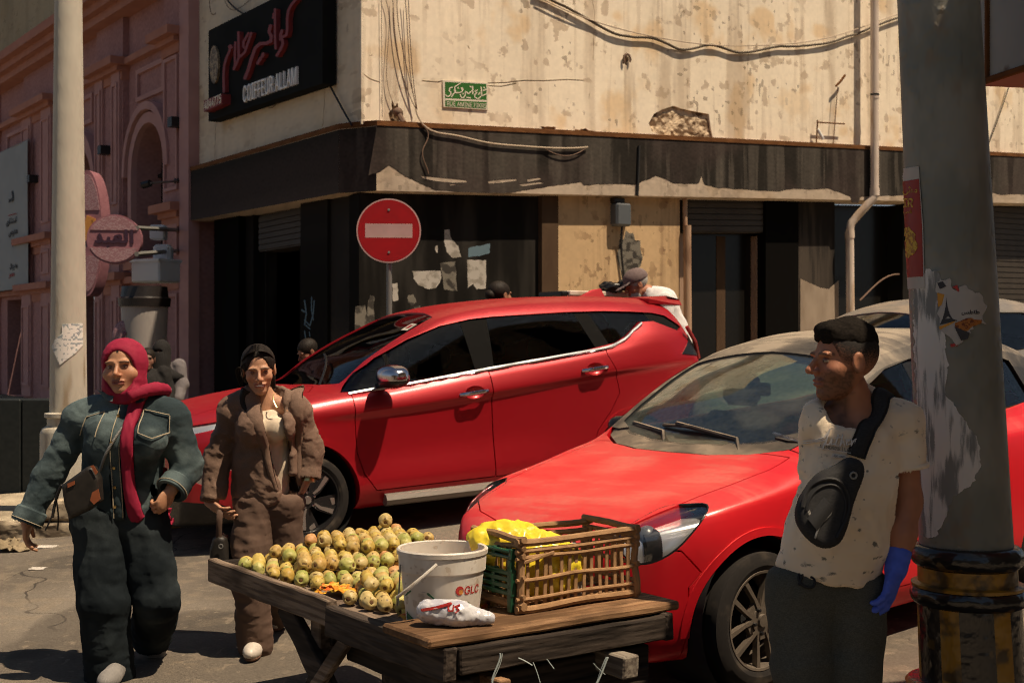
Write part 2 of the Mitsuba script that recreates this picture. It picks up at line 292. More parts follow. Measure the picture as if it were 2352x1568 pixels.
mat('kerb_stone', fn=f_kerb, rough=.9, spec=.2, bump=lambda p, n, uv: fbm(p.x * 25, p.y * 25, p.z * 25, 4), bscale=.012)
def plaster(light, dark, ochre, k=1.0):
    def fn(p, n, uv):
        h = p.x * .848 + p.y * .53 + (p.x * .53 - p.y * .848) * .37
        big = fbm(h * .9, p.z * .55, 2.0, 4); st = fbm(h * 5.5, p.z * .42, 5.0, 4); st2 = fbm(h * 16, p.z * .9, 8.0, 3); blot = fbm(h * 2.1, p.z * 1.9, 11.0, 4); fine = fbm(h * 26, p.z * 26, 3.0, 4)
        c = mix(light, ochre, smoothstep(.55, .70, blot) * .75 * k)
        c = mix(c, dark, smoothstep(.52, .76, st) * .50 * k)
        c = mix(c, dark, smoothstep(.66, .74, fbm(h * 7, p.z * 7, 21.0, 4)) * .55 * k)
        c = mix(c, [x * .6 for x in dark], smoothstep(.80, .86, noise(h * 19, p.z * 15, 31.0)) * smoothstep(.5, .6, fbm(h * 2, p.z * 2, 8.0, 2)) * .6 * k)
        c = mix(c, dark, smoothstep(.60, .78, st2) * .25 * k)
        c = mix(c, light, smoothstep(.60, .66, fbm(h * 1.3 + 4, p.z * 1.1, 15.0, 4)) * .5)
        return c * (.78 + .30 * big + .16 * fine)
    return fn
wbump = lambda p, n, uv: fbm(p.x * 14, p.y * 14, p.z * 14, 4) + .3 * noise(p.x * 90, p.y * 90, p.z * 90)
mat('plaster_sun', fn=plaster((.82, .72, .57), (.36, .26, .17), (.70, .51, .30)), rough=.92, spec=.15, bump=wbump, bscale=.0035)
mat('plaster_shaded', fn=plaster((.60, .52, .40), (.36, .27, .18), (.54, .40, .24), .7), rough=.92, spec=.15, bump=wbump, bscale=.0035)  # darker copy of the sunlit plaster, shade put into its colour
mat('plaster_tan', fn=plaster((.50, .35, .20), (.22, .13, .07), (.44, .29, .14)), rough=.92, spec=.15, bump=wbump, bscale=.0035)
mat('rubble', fn=lambda p, n, uv: mix((.16, .10, .06), (.66, .52, .36), smoothstep(.35, .62, fbm(p.x * 17, p.y * 17, p.z * 17, 4))), rough=.95, spec=.1)
mat('fascia_bare', fn=plaster((.44, .36, .28), (.22, .17, .13), (.40, .30, .20), .7), rough=.92, spec=.15, bump=wbump, bscale=.008)
def f_dark(p, n, uv):
    h = p.x * .848 + p.y * .53; s = fbm(h * 6, p.z * .5, 4.0, 4); b = fbm(h * 1.2, p.z * 1.2, 6.0, 4)
    c = mix((.024, .021, .018), (.070, .061, .052), smoothstep(.40, .70, s)); c = mix(c, (.11, .095, .08), smoothstep(.55, .75, fbm(h * 15, p.z * 1.1, 3.0, 3)) * .5); return mix(c, (.058, .042, .038), smoothstep(.45, .7, b) * .6) * (.8 + .4 * noise(p.x * 40, p.y * 40, p.z * 40))
mat('fascia_paint', fn=f_dark, rough=.9, spec=.08, bump=wbump, bscale=.004)
mat('rust', fn=lambda p, n, uv: mix((.075, .030, .013), (.21, .095, .038), fbm(p.x * 9, p.y * 9, p.z * 20, 4)), rough=.95, spec=.1, bump=wbump, bscale=.01)
mat('shop_dark', fn=lambda p, n, uv: mix((.010, .009, .008), (.030, .027, .024), smoothstep(.4, .75, fbm((p.x * .8 + p.y * .5) * 5, p.z * .7, 1.0, 4))), rough=.9, spec=.08)
mat('shop_black', color=(.004, .0036, .0033), rough=.9, spec=.05)
mat('pier_brown', fn=lambda p, n, uv: mix((.05, .028, .017), (.10, .062, .036), fbm(p.x * 7, p.y * 7, p.z * 2, 4)), rough=.9, spec=.2)
mat('stone_pale', fn=lambda p, n, uv: mix((.20, .15, .11), (.38, .31, .24), fbm((p.x * .85 + p.y * .5) * 8, p.z * 2.5, 1.0, 4)), rough=.9, spec=.2)
mat('stone_soot', fn=lambda p, n, uv: mix((.020, .017, .015), (.065, .052, .042), smoothstep(.4, .8, fbm((p.x * .85 + p.y * .5) * 9, p.z * .8, 1.0, 4))), rough=.9, spec=.2)
mat('shutter', fn=lambda p, n, uv: mix((.030, .024, .019), (.058, .047, .037), fbm(p.x * 6, p.y * 6, p.z * 3, 3)), rough=.6, spec=.4)
scene['shop_glass'] = {'type': 'twosided', 'bsdf': {'type': 'principled', 'base_color': rgb((.010, .009, .008)), 'roughness': .22, 'specular': .25}}
mat('alu_tan', color=(.34, .22, .15), rough=.45, spec=.5)
mat('pipe_white', fn=lambda p, n, uv: mix((.62, .52, .44), (.46, .34, .24), smoothstep(.45, .75, fbm(p.x * 9, p.y * 9, p.z * 3, 4))), rough=.5, spec=.4)
mat('pipe_tan', fn=lambda p, n, uv: mix((.40, .26, .17), (.24, .14, .085), smoothstep(.45, .75, fbm(p.x * 9, p.y * 9, p.z * 3, 4))), rough=.6, spec=.4)
mat('black_rubber', color=(.012, .012, .012), rough=.6)
mat('cable_grey', color=(.10, .078, .055), rough=.8)
mat('cable_pale', color=(.50, .40, .30), rough=.7)
mat('cable_brown', color=(.16, .10, .07), rough=.8)
mat('paper_white', fn=lambda p, n, uv: mix((.42, .39, .35), (.26, .235, .20), smoothstep(.45, .7, fbm(p.x * 14, p.y * 14, p.z * 14, 4))), rough=.9, spec=.1)
mat('paper_grey', fn=lambda p, n, uv: mix((.17, .155, .13), (.05, .045, .04), smoothstep(.45, .6, fbm(p.x * 12, p.y * 12, p.z * 12, 4))), rough=.9, spec=.1)
mat('paper_blue', color=(.10, .16, .20), rough=.9)
mat('sign_black', fn=lambda p, n, uv: mix((.007, .008, .008), (.015, .016, .016), fbm(p.x * 3, p.y * 3, p.z * 3, 3)), rough=.85, spec=.08)
mat('sign_red', color=(.20, .022, .024), rough=.6)
mat('letter_white', color=(.82, .82, .80), rough=.6)
mat('gold_dull', fn=lambda p, n, uv: mix((.12, .085, .05), (.30, .22, .13), smoothstep(.4, .6, fbm(p.x * 22, p.y * 22, p.z * 22, 3))), rough=.6)
mat('plate_green', fn=lambda p, n, uv: mix((.020, .105, .018), (.045, .165, .030), fbm(p.x * 12, p.y * 12, p.z * 12, 3)), rough=.45, spec=.4)
mat('plate_white', color=(.62, .56, .45), rough=.6)
mat('pink_wall', fn=lambda p, n, uv: mix((.30, .155, .150), (.40, .225, .215), fbm(p.x * 3, p.y * 3, p.z * 1.5, 4)) * (.85 + .3 * noise(p.x * 25, p.y * 25, p.z * 25)), rough=.9, spec=.15)
mat('pink_trim', fn=lambda p, n, uv: mix((.37, .20, .19), (.48, .29, .27), fbm(p.x * 4, p.y * 4, p.z * 4, 4)), rough=.9, spec=.15)
mat('pink_orange', fn=lambda p, n, uv: mix((.34, .155, .115), (.45, .22, .165), fbm(p.x * 5, p.y * 5, p.z * 5, 4)), rough=.9, spec=.15)
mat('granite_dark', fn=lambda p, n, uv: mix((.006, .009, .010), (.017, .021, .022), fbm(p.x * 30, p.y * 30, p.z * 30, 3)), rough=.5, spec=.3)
mat('beige_far', fn=plaster((.34, .30, .20), (.22, .19, .13), (.30, .25, .15), .7), rough=.95, spec=.1)
mat('banner_cloth', fn=lambda p, n, uv: mix((.24, .26, .265), (.31, .33, .33), fbm(p.x * 2, p.y * 2, p.z * 2, 3)), rough=.8)  # white cloth darkened, its shade put into the colour
mat('ink_dark', color=(.035, .035, .04), rough=.7)
mat('ink_red', color=(.28, .05, .05), rough=.7)
mat('pink_sign', fn=lambda p, n, uv: mix((.23, .10, .12), (.28, .13, .155), noise(p.x * 20, p.y * 20, p.z * 20)), rough=.4, spec=.4)  # base colour darkened to stand in for shade on the sign
mat('pink_lace', fn=lambda p, n, uv: mix((.26, .13, .15), (.33, .21, .23), smoothstep(.5, .55, fbm(p.x * 60, p.y * 60, p.z * 60, 2))), rough=.5)  # darkened in place of shade, as the sign is
mat('ink_purple', color=(.035, .012, .03), rough=.5)
mat('gold_letter', color=(.50, .22, .05), rough=.5)
mat('cup_white', color=(.34, .31, .29), rough=.5)  # white lowered to grey, shade put into the colour
mat('cup_lid', color=(.018, .015, .015), rough=.4)
mat('metal_grey', color=(.22, .22, .21), rough=.5, metal=.4)
mat('sill_white', color=(.56, .60, .62), rough=.6)
mat('box_black', color=(.010, .010, .011), rough=.5)
mat('concrete_pole', fn=lambda p, n, uv: mix(mix((.40, .37, .31), (.52, .49, .41), fbm(p.x * 6, p.y * 6, p.z * 2, 4)), (.22, .15, .08), smoothstep(.62, .75, fbm(p.x * 7, p.y * 7, p.z * 1.1, 4)) * .7), rough=.75, spec=.3, bump=lambda p, n, uv: fbm(p.x * 16, p.y * 16, p.z * 9, 4), bscale=.005)
mat('glass_grey', color=(.10, .11, .12), rough=.3)

# ---------------- street, pavements ----------------
def axis(lo, hi, a, b, s, n):
    """fine steps s between a and b, wide steps beyond"""
    return np.r_[lo + (a - lo) * (1 - np.linspace(1, 0, n) ** 2.2)[:-1] if lo < a else [], np.arange(a, b, s), b + (hi - b) * np.linspace(0, 1, n) ** 2.2]
gx, gy = axis(-260, 260, -9, 9, .3, 14), axis(-120, 400, 2, 24, .3, 14)
GX, GY = np.meshgrid(gx, gy, indexing='ij')
street = grid_mesh(np.stack([GX, GY, gz(GX, GY) + .006 * (meshkit.noise(np.stack([GX * .9, GY * .9, GX * 0], -1)) - .5)], -1))
if street.face_normals[0][2] < 0: street.faces = street.faces[:, ::-1]
obj('street', street, 'asphalt', kind='structure', label='worn brown asphalt street rising gently to the right', smooth=True)

def slab(poly, h, name, label, m='pavement', cell=.35):
    """a raised pavement over a plan outline, its top following the street"""
    t = prism(poly, 1.0); t = trimesh.Trimesh(t.vertices, t.faces, process=True)
    v, f = trimesh.remesh.subdivide_to_size(t.vertices, t.faces, cell, max_iter=12); top = v[:, 2]
    v = v.copy(); v[:, 2] = gz(v[:, 0], v[:, 1]) - .25 + top * (h + .25); return obj(name, (v, f), m, kind='structure', label=label)

C0 = np.array([-1.615, 14.0, 0]); R = np.array([.848, .53, 0]); NR = np.array([.53, -.848, 0]); Lf = np.array([-.53, .848, 0]); NL = np.array([-.848, -.53, 0]); UP = np.array([0, 0, 1.0])
PR = lambda t, n, z=0: C0 + R * t + NR * n + UP * z
PL = lambda t, n, z=0: C0 + Lf * t + NL * n + UP * z
xy = lambda p: (float(p[0]), float(p[1]))
corner_pave = Polygon([xy(PR(40, 1.9)), xy(PR(.4, 1.9)), xy(PR(-1.0, 1.3)), xy(PL(.3, 1.5)), xy(PL(5.5, 1.3)), xy(PL(5.5, -.2)), xy(PL(0, -.2)), xy(PR(40, -.2))])
slab(corner_pave, .13, 'pavement', 'grey pavement along the foot of the cream corner building')
island = Polygon([(-12, 10.02), (-2.75, 10.02), (-2.38, 10.2), (-2.3, 10.6), (-2.6, 12.15), (-12, 12.15)])
slab(island, .12, 'pavement', 'sunlit dusty pavement behind the yellow stained kerb on the left')
# the kerb of the left pavement: stones one by one, with joints
kx = -8.2; kn = 0
while kx < -2.75:
    L = .62 + .2 * rng.random(); z = float(gz(kx + L / 2, 9.9)); v = .012 * (rng.random(2) - .5)
    k = bx(kx + .008, kx + L - .008, 9.86 + v[0], 10.03, z - .1, z + .128 + v[1], .018)
    k = trimesh.Trimesh(*trimesh.remesh.subdivide_to_size(k.vertices, k.faces, .06), process=True); k.vertices += (meshkit.noise(k.vertices * 22, 3)[:, None] - .5) * [0, .022, .022]
    obj('kerb', None or k, 'kerb_stone', kind='structure', label='row of chipped kerb stones with yellow paint remnants') if kn == 0 else obj('kerb__stone', k, 'kerb_stone')
    kn += 1; kx += L
k = trimesh.Trimesh(*trimesh.remesh.subdivide_to_size(*(lambda b: (b.vertices, b.faces))(bar((-2.75, 9.95, gz(-2.7, 9.9) + .01), (-2.34, 10.22, gz(-2.3, 10.2) + .01), .17, .236, bev=.02)), .06), process=True); k.vertices += (meshkit.noise(k.vertices * 22, 3)[:, None] - .5) * .018
obj('kerb__stone', k, 'kerb_stone')

# ---------------- planes of the facades, and what a pixel hits on them ----------------
def hit(x, y, P0, N):
    d = np.array([(x - CX) / F, 1.0, -(y - CY) / F]); e = np.array([0, 0, EYE]); t = ((P0 - e) @ N) / (d @ N); return e + d * t
def hR(x, y, n=0.0):
    p = hit(x, y, PR(0, n), NR) - C0; return float(p @ R), float(p[2])
def hL(x, y, n=0.0):
    p = hit(x, y, PL(0, n), NL) - C0; return -float(p @ Lf), float(p[2])      # first coordinate grows to the right, as on the picture
MR = lambda n: frame(PR(0, n), R, UP, NR)
ML = lambda n: frame(PL(0, n), -Lf, UP, NL)
def onR(poly, n0, n1): return xf(prism(poly, n1 - n0), MR(n0))
def onL(poly, n0, n1): return xf(prism(poly, n1 - n0), ML(n0))
def pR(pts, n=0.0): return Polygon([hR(x, y, n) for x, y in pts]).buffer(0)
def pL(pts, n=0.0): return Polygon([hL(x, y, n) for x, y in pts]).buffer(0)
zR = lambda t, z: z + .0435 * t
zL = lambda t, z: z + .019 * t

# ---------------- the cream corner building ----------------
B = thing('corner_building', 'cream plastered corner building with flaking walls and dark shopfronts', 'building')
TOP, FAR = 7.2, 24.0
edge = wob([(0.0, 3.93), (FAR, zR(FAR, 3.93))], .028, 260, 5, 3.0)
wallR = Polygon([(0, TOP), *[tuple(e) for e in edge], (FAR, TOP)])
patch = pR([(1490, 283), (1502, 262), (1520, 252), (1548, 243), (1562, 249), (1590, 255), (1628, 262), (1632, 290), (1638, 322), (1600, 318), (1560, 314), (1520, 310), (1497, 302)])
holes = [patch] + [ragged(*hR(x, y), a, b, i) for i, (x, y, a, b) in enumerate([(1262, 303, .14, .055), (1342, 306, .15, .05), (1425, 311, .10, .03), (1520, 321, .20, .045), (1437, 137, .045, .06), (910, 262, .07, .13), (1075, 298, .10, .03), (1150, 300, .13, .03), (1715, 336, .12, .03), (1880, 345, .14, .035)])]
cr = [[(832, 168), (850, 182), (872, 189)], [(970, 186), (1006, 189), (1016, 186)], [(1122, 191), (1160, 190), (1205, 185), (1250, 186), (1300, 183), (1340, 185)], [(1120, 197), (1150, 199), (1185, 192)], [(1075, 106), (1078, 112)], [(848, 128), (856, 127)], [(1354, 215), (1352, 228)], [(1362, 140), (1366, 30), (1360, 0)]]
holes += [LineString([hR(*p) for p in c]).buffer(.006 if i < 5 else .003) for i, c in enumerate(cr)]
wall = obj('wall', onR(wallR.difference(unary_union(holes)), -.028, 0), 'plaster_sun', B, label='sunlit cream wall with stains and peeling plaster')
edgeL = wob([(-5.37, zL(5.37, 3.93)), (0.0, 3.93)], .012, 60, 9, 3.0)
wallL = Polygon([(-5.37, TOP), *[tuple(e) for e in edgeL], (0, TOP)])
crL = [[(496, 282), (494, 330), (492, 388)], [(744, 195), (745, 240), (741, 275), (743, 282), (739, 292)]]
wallL = wallL.difference(unary_union([LineString([hL(*p) for p in c]).buffer(.007) for c in crL]))
obj('wall', onL(wallL, -.028, -.001), 'plaster_shaded', B, label='shaded cream side wall with thin cracks')
core = onR(Polygon([(.08, 3.3), (FAR, zR(FAR, 3.3)), (FAR, TOP), (.08, TOP)]), -.4, -.05)
obj('wall_core', [core, onL(Polygon([(-5.37, 3.3), (-.3, 3.3), (-.3, TOP), (-5.37, TOP)]), -.4, -.05)], 'rubble', B)
# broken plaster: rough rubble inside the hole
b = patch.buffer(.03).bounds; gu, gv = np.meshgrid(np.linspace(b[0], b[2], 46), np.linspace(b[1], b[3], 30), indexing='ij')
q = np.stack([gu, gv, gu * 0], -1); dn = -.046 + .040 * meshkit.fbm(q * 22, 4, 3) * (1 - .3 * (gv - b[1]) / (b[3] - b[1]))
obj('broken_plaster', xf(grid_mesh(np.stack([gu, gv, dn], -1)), MR(0)), 'rubble', B, label='hole of broken plaster in the sunlit wall', smooth=False)
obj('roof', xf(prism([(0, 0), (FAR, 0), (FAR, 12), (0, 12)], .3), frame(PR(0, .25, TOP), R, -NR)), 'plaster_shaded', B)
obj('added_shade_block', xf(prism([(.6, 1.0), (4.2, 1.0), (4.2, 6), (.6, 6)], 4.0), frame(PR(0, 0, TOP), R, -NR)), 'plaster_shaded', B)  # added block above the view, shades the pink front and its signs
# canopy fascia round the corner
def band(n0, n1, za, zb):
    st = []
    for f_, t in [(PL, 5.37), (PL, .30), (PR, .12), (PR, FAR)]:
        zz = zL if f_ is PL else zR; st.append([f_(t, n1, zz(t, za)), f_(t, n1, zz(t, zb)), f_(t, n0, zz(t, zb)), f_(t, n0, zz(t, za))])
    st[1][2][:2] = st[2][2][:2] = PR(-.0, n0)[:2] if n0 > -.3 else (PR(0, 0) - .4 * (NR + NL))[:2]; st[1][3][:2] = st[2][3][:2] = st[1][2][:2]
    v = np.array(st).reshape(-1, 3); f = []
    for i in range(3):
        for j in range(4):
            a, b2, c, d = i * 4 + j, i * 4 + (j + 1) % 4, (i + 1) * 4 + (j + 1) % 4, (i + 1) * 4 + j; f += [[a, c, b2], [a, d, c]]
    f += [[0, 1, 2], [0, 2, 3], [12, 14, 13], [12, 15, 14]]; m = trimesh.Trimesh(v, f, process=False); m.fix_normals(); return m
obj('canopy', band(-.4, .12, 3.205, 3.90), 'fascia_bare', B, label='concrete canopy band above the shopfronts')
low = [(846, 402), (870, 396), (893, 380), (925, 402), (945, 412), (975, 426), (1000, 437), (1100, 444), (1165, 444), (1200, 438), (1250, 430), (1300, 423), (1335, 419), (1342, 426), (1370, 424), (1400, 422), (1450, 424), (1462, 424), (1476, 416), (1492, 411), (1505, 405), (1528, 411), (1545, 421), (1575, 422), (1604, 422), (1611, 404), (1617, 424), (1650, 432), (1700, 434), (1730, 437), (1782, 440), (1830, 433), (1860, 436), (1900, 433), (1925, 441), (1953, 452), (1956, 466), (1972, 466), (1976, 452), (2010, 451), (2070, 449), (2160, 440), (2266, 441), (2300, 447), (2420, 447)]
lo2 = [hR(x, y, .12) for x, y in low]; jit = np.random.default_rng(3)
lo3 = []
for (a, c), (a2, c2) in zip(lo2[:-1], lo2[1:]):
    for u in np.linspace(0, 1, 7)[:-1]: lo3.append((a + (a2 - a) * u, c + (c2 - c) * u + .012 * (jit.random() - .5)))
lo3.append(lo2[-1])
paint = Polygon([*lo3, (FAR, zR(FAR, 3.3)), (FAR, zR(FAR, 3.897)), (.125, zR(.12, 3.897))]).buffer(0)
extra = [pR(q, .12) for q in ([(965, 404), (1000, 407), (1040, 411), (1070, 414), (1074, 419), (1040, 420), (1000, 416), (975, 411)], [(1120, 416), (1150, 413), (1185, 411), (1188, 415), (1150, 420), (1122, 422)], [(1210, 412), (1240, 408), (1243, 412), (1212, 418)], [(1190, 424), (1240, 418), (1250, 421), (1200, 428)], [(1030, 423), (1060, 424), (1035, 426)])]
obj('canopy_paint', onR(paint.difference(unary_union(extra)), .1205, .124), 'fascia_paint', B, label='dark flaking paint on the canopy band')
obj('canopy_paint', onL(Polygon([(-5.36, zL(5.37, 3.297 - .092)), (-.31, 3.212), (-.31, 3.897), (-5.36, zL(5.37, 3.897))]), .1205, .124), 'fascia_paint', B)
a, c = PL(.30, .1215), PR(.12, .1215); nn = np.cross(c - a, UP); nn /= np.linalg.norm(nn)
obj('canopy_paint', xf(prism([(0, 3.208), (np.linalg.norm(c - a), 3.208), (np.linalg.norm(c - a), 3.897), (0, 3.897)], .004), frame(a, (c - a) / np.linalg.norm(c - a), UP, nn)), 'fascia_paint', B)
obj('canopy_edge', band(-.02, .135, 3.902, 3.955), 'rust', B, label='rusty brown strip along the top of the canopy')
# joint in the band
# shopfronts, right face
def zone(x0, x1, z0, z1, n): return sbox(hR(x0, 450, n)[0], z0, hR(x1, 450, n)[0], z1)
obj('back_wall', onR(Polygon([(.3, -.3), (FAR, .3), (FAR, 4.4), (.3, 3.4)]), -2.4, -2.3), 'shop_black', B)
dark_wall = obj('dark_wall', onR(Polygon([(.02, 0), (2.40, 0), (2.40, 3.31), (.02, 3.2)]), -.35, -.10), 'shop_dark', B, label='dark shop wall beside the no entry sign')
obj('pier', onR(Polygon([(2.33, 0), (2.56, 0), (2.56, 3.315), (2.33, 3.31)]), -.5, -.02), 'pier_brown', B, label='brown pier edge')
obj('pier', onR(Polygon([(2.56, 0), (4.40, 0), (4.40, 3.39), (2.56, 3.31)]), -.5, -.03), 'plaster_tan', B, label='ochre plastered pier behind the man in the cap')
obj('pier', onR(Polygon([(5.93, 0), (6.52, 0), (6.52, 3.48), (5.93, 3.45)]), -.6, -.12), 'shop_black', B, label='black pier beside the glass door')
obj('pier', onR(Polygon([(6.52, .2), (7.22, .2), (7.22, 3.51), (6.52, 3.48)]), -.6, -.14), 'stone_soot', B, label='sooty stone pier left of the white drainpipe')
low_stone = Polygon([hR(1838, 640, -.13), hR(1860, 650, -.13), hR(1885, 661, -.13), hR(1905, 664, -.13), hR(1926, 644, -.13), (hR(1926, 900, -.13)[0], .3), (hR(1838, 900, -.13)[0], .3)])
obj('bare_stone', onR(low_stone, -.139, -.127), 'stone_pale', B, label='pale stone patch at the foot of the sooty pier')
# glass door bay with a rolled shutter
obj('shutter_box', onR(Polygon([(4.56, 2.98), (5.93, 3.04), (5.93, 3.45), (4.56, 3.40)]), -.45, -.17), 'shutter', B)
for i in range(5):
    z = 3.00 + .075 * i; obj('shutter_box__slat', onR(Polygon([(4.58, z), (5.91, z + .055), (5.91, z + .115), (4.58, z + .06)]), -.17, -.15), 'shutter', B)
obj('shop_window', onR(Polygon([(4.6, .3), (5.93, .3), (5.93, 3.03), (4.6, 2.98)]), -.40, -.38), 'shop_glass', B, label='dark glass shop door under the rolled shutter')
obj('shop_window__frame', [onR(sbox(hR(1734, 600, -.3)[0], .3, hR(1750, 600, -.3)[0], 3.0), -.38, -.28), onR(sbox(4.6, .3, 4.69, 2.98), -.38, -.30)], 'alu_tan', B)
obj('window_strip', onR(sbox(4.95 + .35, .3, 5.45, 2.98), -.379, -.372), 'pier_brown', B)
obj('shop_window', onR(Polygon([(7.22, .4), (8.6, .4), (8.6, 3.55), (7.22, 3.5)]), -.46, -.44), 'shop_glass', B, label='dark shop window behind the white drainpipe')
obj('pier', onR(Polygon([(8.6, .3), (9.9, .3), (9.9, 3.62), (8.6, 3.56)]), -.6, -.16), 'shop_dark', B)
obj('shutter', onR(Polygon([(9.9, .4), (13.2, .4), (13.2, 3.75), (9.9, 3.62)]), -.45, -.25), 'shutter', B, label='brown rolling shutter at the right edge')
for i in range(38):
    z = .5 + .083 * i; obj('shutter__slat', onR(Polygon([(9.92, z), (13.15, z + .02), (13.15, z + .088), (9.92, z + .068)]), -.25, -.232), 'shutter', B)
# left face: shopfront in shade
dw = lambda x0, x1, z0, z1, n0, n1, m, lab=None, nm='pier': obj(nm, onL(sbox(hL(x0, 560, n1)[0], z0, hL(x1, 560, n1)[0], z1), n0, n1), m, B, label=lab)
dw(690, 752, 0, 3.25, -.5, -.06, 'shop_dark', 'dark pier with pale graffiti scrawl')
dw(752, 826, 0, 3.22, -.5, -.10, 'stone_soot', 'dark corner pier behind the no entry sign')
dw(492, 548, 0, 3.3, -.5, -.12, 'shop_black'); dw(548, 582, 0, 3.3, -.5, -.22, 'shop_dark')
obj('back_wall', onL(sbox(-5.37, -.2, -.3, 3.3), -2.2, -2.1), 'shop_black', B); obj('party_wall', onL(sbox(-5.36, -.2, -5.26, 3.3), -9, -.4), 'shop_black', B)
obj('shutter_box', onL(sbox(hL(586, 520, -.2)[0], 2.78, hL(700, 520, -.2)[0], 3.25), -.6, -.26), 'shutter', B, label='rolled steel shutter above the black doorway')
for i in range(6):
    z = 2.80 + .072 * i; obj('shutter_box_001__slat', onL(sbox(hL(588, 520, -.2)[0], z, hL(698, 520, -.2)[0], z + .058), -.26, -.235), 'shutter', B)
obj('door_frame', [onL(sbox(hL(690, 600, -.1)[0] - .05, 0, hL(690, 600, -.1)[0], 2.8), -.3, -.15), onL(sbox(hL(600, 600, -.3)[0], 0, hL(600, 600, -.3)[0] + .05, 2.8), -.5, -.35)], 'shop_dark', B)
# drainpipe and conduit
pp = [PR(7.62, .21, 9), PR(7.62, .21, 3.62), *[PR(t, n, z) for t, n, z in ((7.60, .205, 3.55), (7.47, .09, 3.36), (7.36, .03, 3.22), (7.34, .02, 3.1))], PR(7.38, .02, .4)]
obj('drainpipe', tube(spl(pp[:2], 8).tolist() + [pp[2], pp[3], pp[4], pp[5]] + spl([pp[5], pp[6]], 6)[1:].tolist(), .057, 16), 'pipe_white', B, label='white plastic drainpipe running down the wall')
[obj('drainpipe__clamp', m__, 'pipe_white', B) for m__ in [lathe([(.064, -.014), (.064, .014), (.055, .014), (.055, -.014), (.064, -.014)], 20).apply_transform(frame(PR(7.62, .21, z), R, -NR)) for z in (4.93, 8)] + [lathe([(.066, -.05), (.066, .05), (.056, .05), (.056, -.05), (.066, -.05)], 20).apply_transform(frame(p, R, -NR)) for p in (PR(7.62, .21, 3.64), PR(7.342, .02, 3.06))]]
[obj('drainpipe__strap', m__, 'black_rubber', B) for m__ in [lathe([(.062, -.012), (.062, .012), (.055, .012), (.055, -.012), (.062, -.012)], 20).apply_transform(frame(p, R, -NR)) for p in (PR(7.62, .21, 4.97), PR(7.37, .02, 1.95))]]
obj('conduit', tube(spl([PR(4.49, .03, .3), PR(4.47, .03, 3.05)], 6), .05, 14), 'pipe_tan', B, label='tan conduit pipe beside the glass door')
obj('conduit', tube(spl([PR(4.47, -.01, 3.0), PR(4.47, -.01, 3.4)], 3), .03, 10), 'pipe_tan', B)
# electric meter box and its cable on the ochre pier
t, z = hR(1430, 493, .06); mb = thing('meter_box', 'grey electric meter box with a black cable on the ochre pier', 'meter box')
obj('case', xf(bx(-.115, .115, -.14, .14, -.1, .06, .025), MR(0) @ trimesh.transformations.translation_matrix((t, z, .04))), 'glass_grey', mb)
obj('case', xf(bx(-.10, .06, .14, .2, -.1, .03, .01), MR(0) @ trimesh.transformations.translation_matrix((t - .02, z, .03))), 'box_black', mb)
obj('cable', tube(spl([PR(t, .05, z - .14), PR(t + .01, .02, z - .4), PR(t + .06, .01, z - .75), PR(t + .05, .01, 1.4)], 16), .014, 6), 'black_rubber', mb)
obj('bare_plaster', onR(ragged(*hR(1446, 590, -.03), .17, .30, 4, 20, .2), -.0299, -.026), 'paper_grey', B, label='pale patch of scraped plaster below the meter box')
# torn papers on the dark wall
def paper(pts, m, label, n=-.10):
    p = pR(pts, n); k = obj('torn_paper', onR(p, n, n + .003), m, label=label, cat='paper', group='torn papers on the dark shop wall'); return k
g = np.random.default_rng(11)
def torn(pts, seed):
    o = []; g = np.random.default_rng(seed); pts = pts + pts[:1]
    for (a, c), (a2, c2) in zip(pts[:-1], pts[1:]):
        for u in np.linspace(0, 1, 6)[:-1]: o.append((a + (a2 - a) * u + 2.2 * (g.random() - .5), c + (c2 - c) * u + 2.2 * (g.random() - .5)))
    return o
paper(torn([(1020, 527), (1032, 528), (1036, 548), (1052, 565), (1059, 590), (1040, 592), (1026, 580), (1020, 555)], 1), 'paper_white', 'long torn white paper highest on the dark wall')
paper(torn([(1073, 597), (1116, 598), (1116, 662), (1095, 664), (1085, 652), (1074, 663)], 2), 'paper_white', 'upright white sheet right of the torn posters')
paper(torn([(947, 623), (1012, 622), (1014, 640), (1003, 660), (985, 664), (960, 655), (950, 640)], 3), 'paper_white', 'wide torn poster remnant left of the upright sheet')
paper(torn([(1010, 605), (1045, 600), (1048, 650), (1050, 668), (1020, 665), (1016, 640)], 4), 'paper_grey', 'grey scraped poster remnant beside the wide torn one')
paper(torn([(1075, 570), (1095, 565), (1125, 560), (1124, 582), (1100, 588), (1076, 590)], 5), 'paper_blue', 'faded blue poster remnant above the upright sheet')
paper(torn([(900, 652), (914, 650), (914, 690), (902, 692)], 6), 'paper_white', 'small white paper right of the sign post')
paper(torn([(936, 678), (950, 676), (957, 695), (945, 703), (937, 695)], 7), 'paper_grey', 'small round grey scrap above the car roof')
paper(torn([(950, 705), (965, 702), (966, 722), (952, 722)], 8), 'paper_grey', 'lowest grey scrap touching the car roof line')
paper(torn([(845, 690), (851, 678), (860, 680), (858, 700), (862, 740), (850, 765), (840, 765)], 9), 'paper_grey', 'tall grey scrap left of the sign post')
paper(torn([(815, 705), (838, 700), (845, 740), (838, 770), (815, 772)], 10), 'paper_grey', 'dim scraped patch furthest left of the sign post')
paper(torn([(1000, 566), (1006, 564), (1005, 580), (1000, 578)], 12), 'paper_white', 'tiny white scrap left of the long torn paper')
gs = strokes([([(700, 690), (704, 720), (700, 745), (712, 755)], 3), ([(716, 682), (716, 712), (720, 735)], 2.5), ([(722, 690), (720, 720), (712, 748), (700, 735)], 2.5), ([(694, 712), (700, 716)], 4), ([(700, 760), (702, 775)], 2.5), ([(711, 762), (712, 772)], 2)])
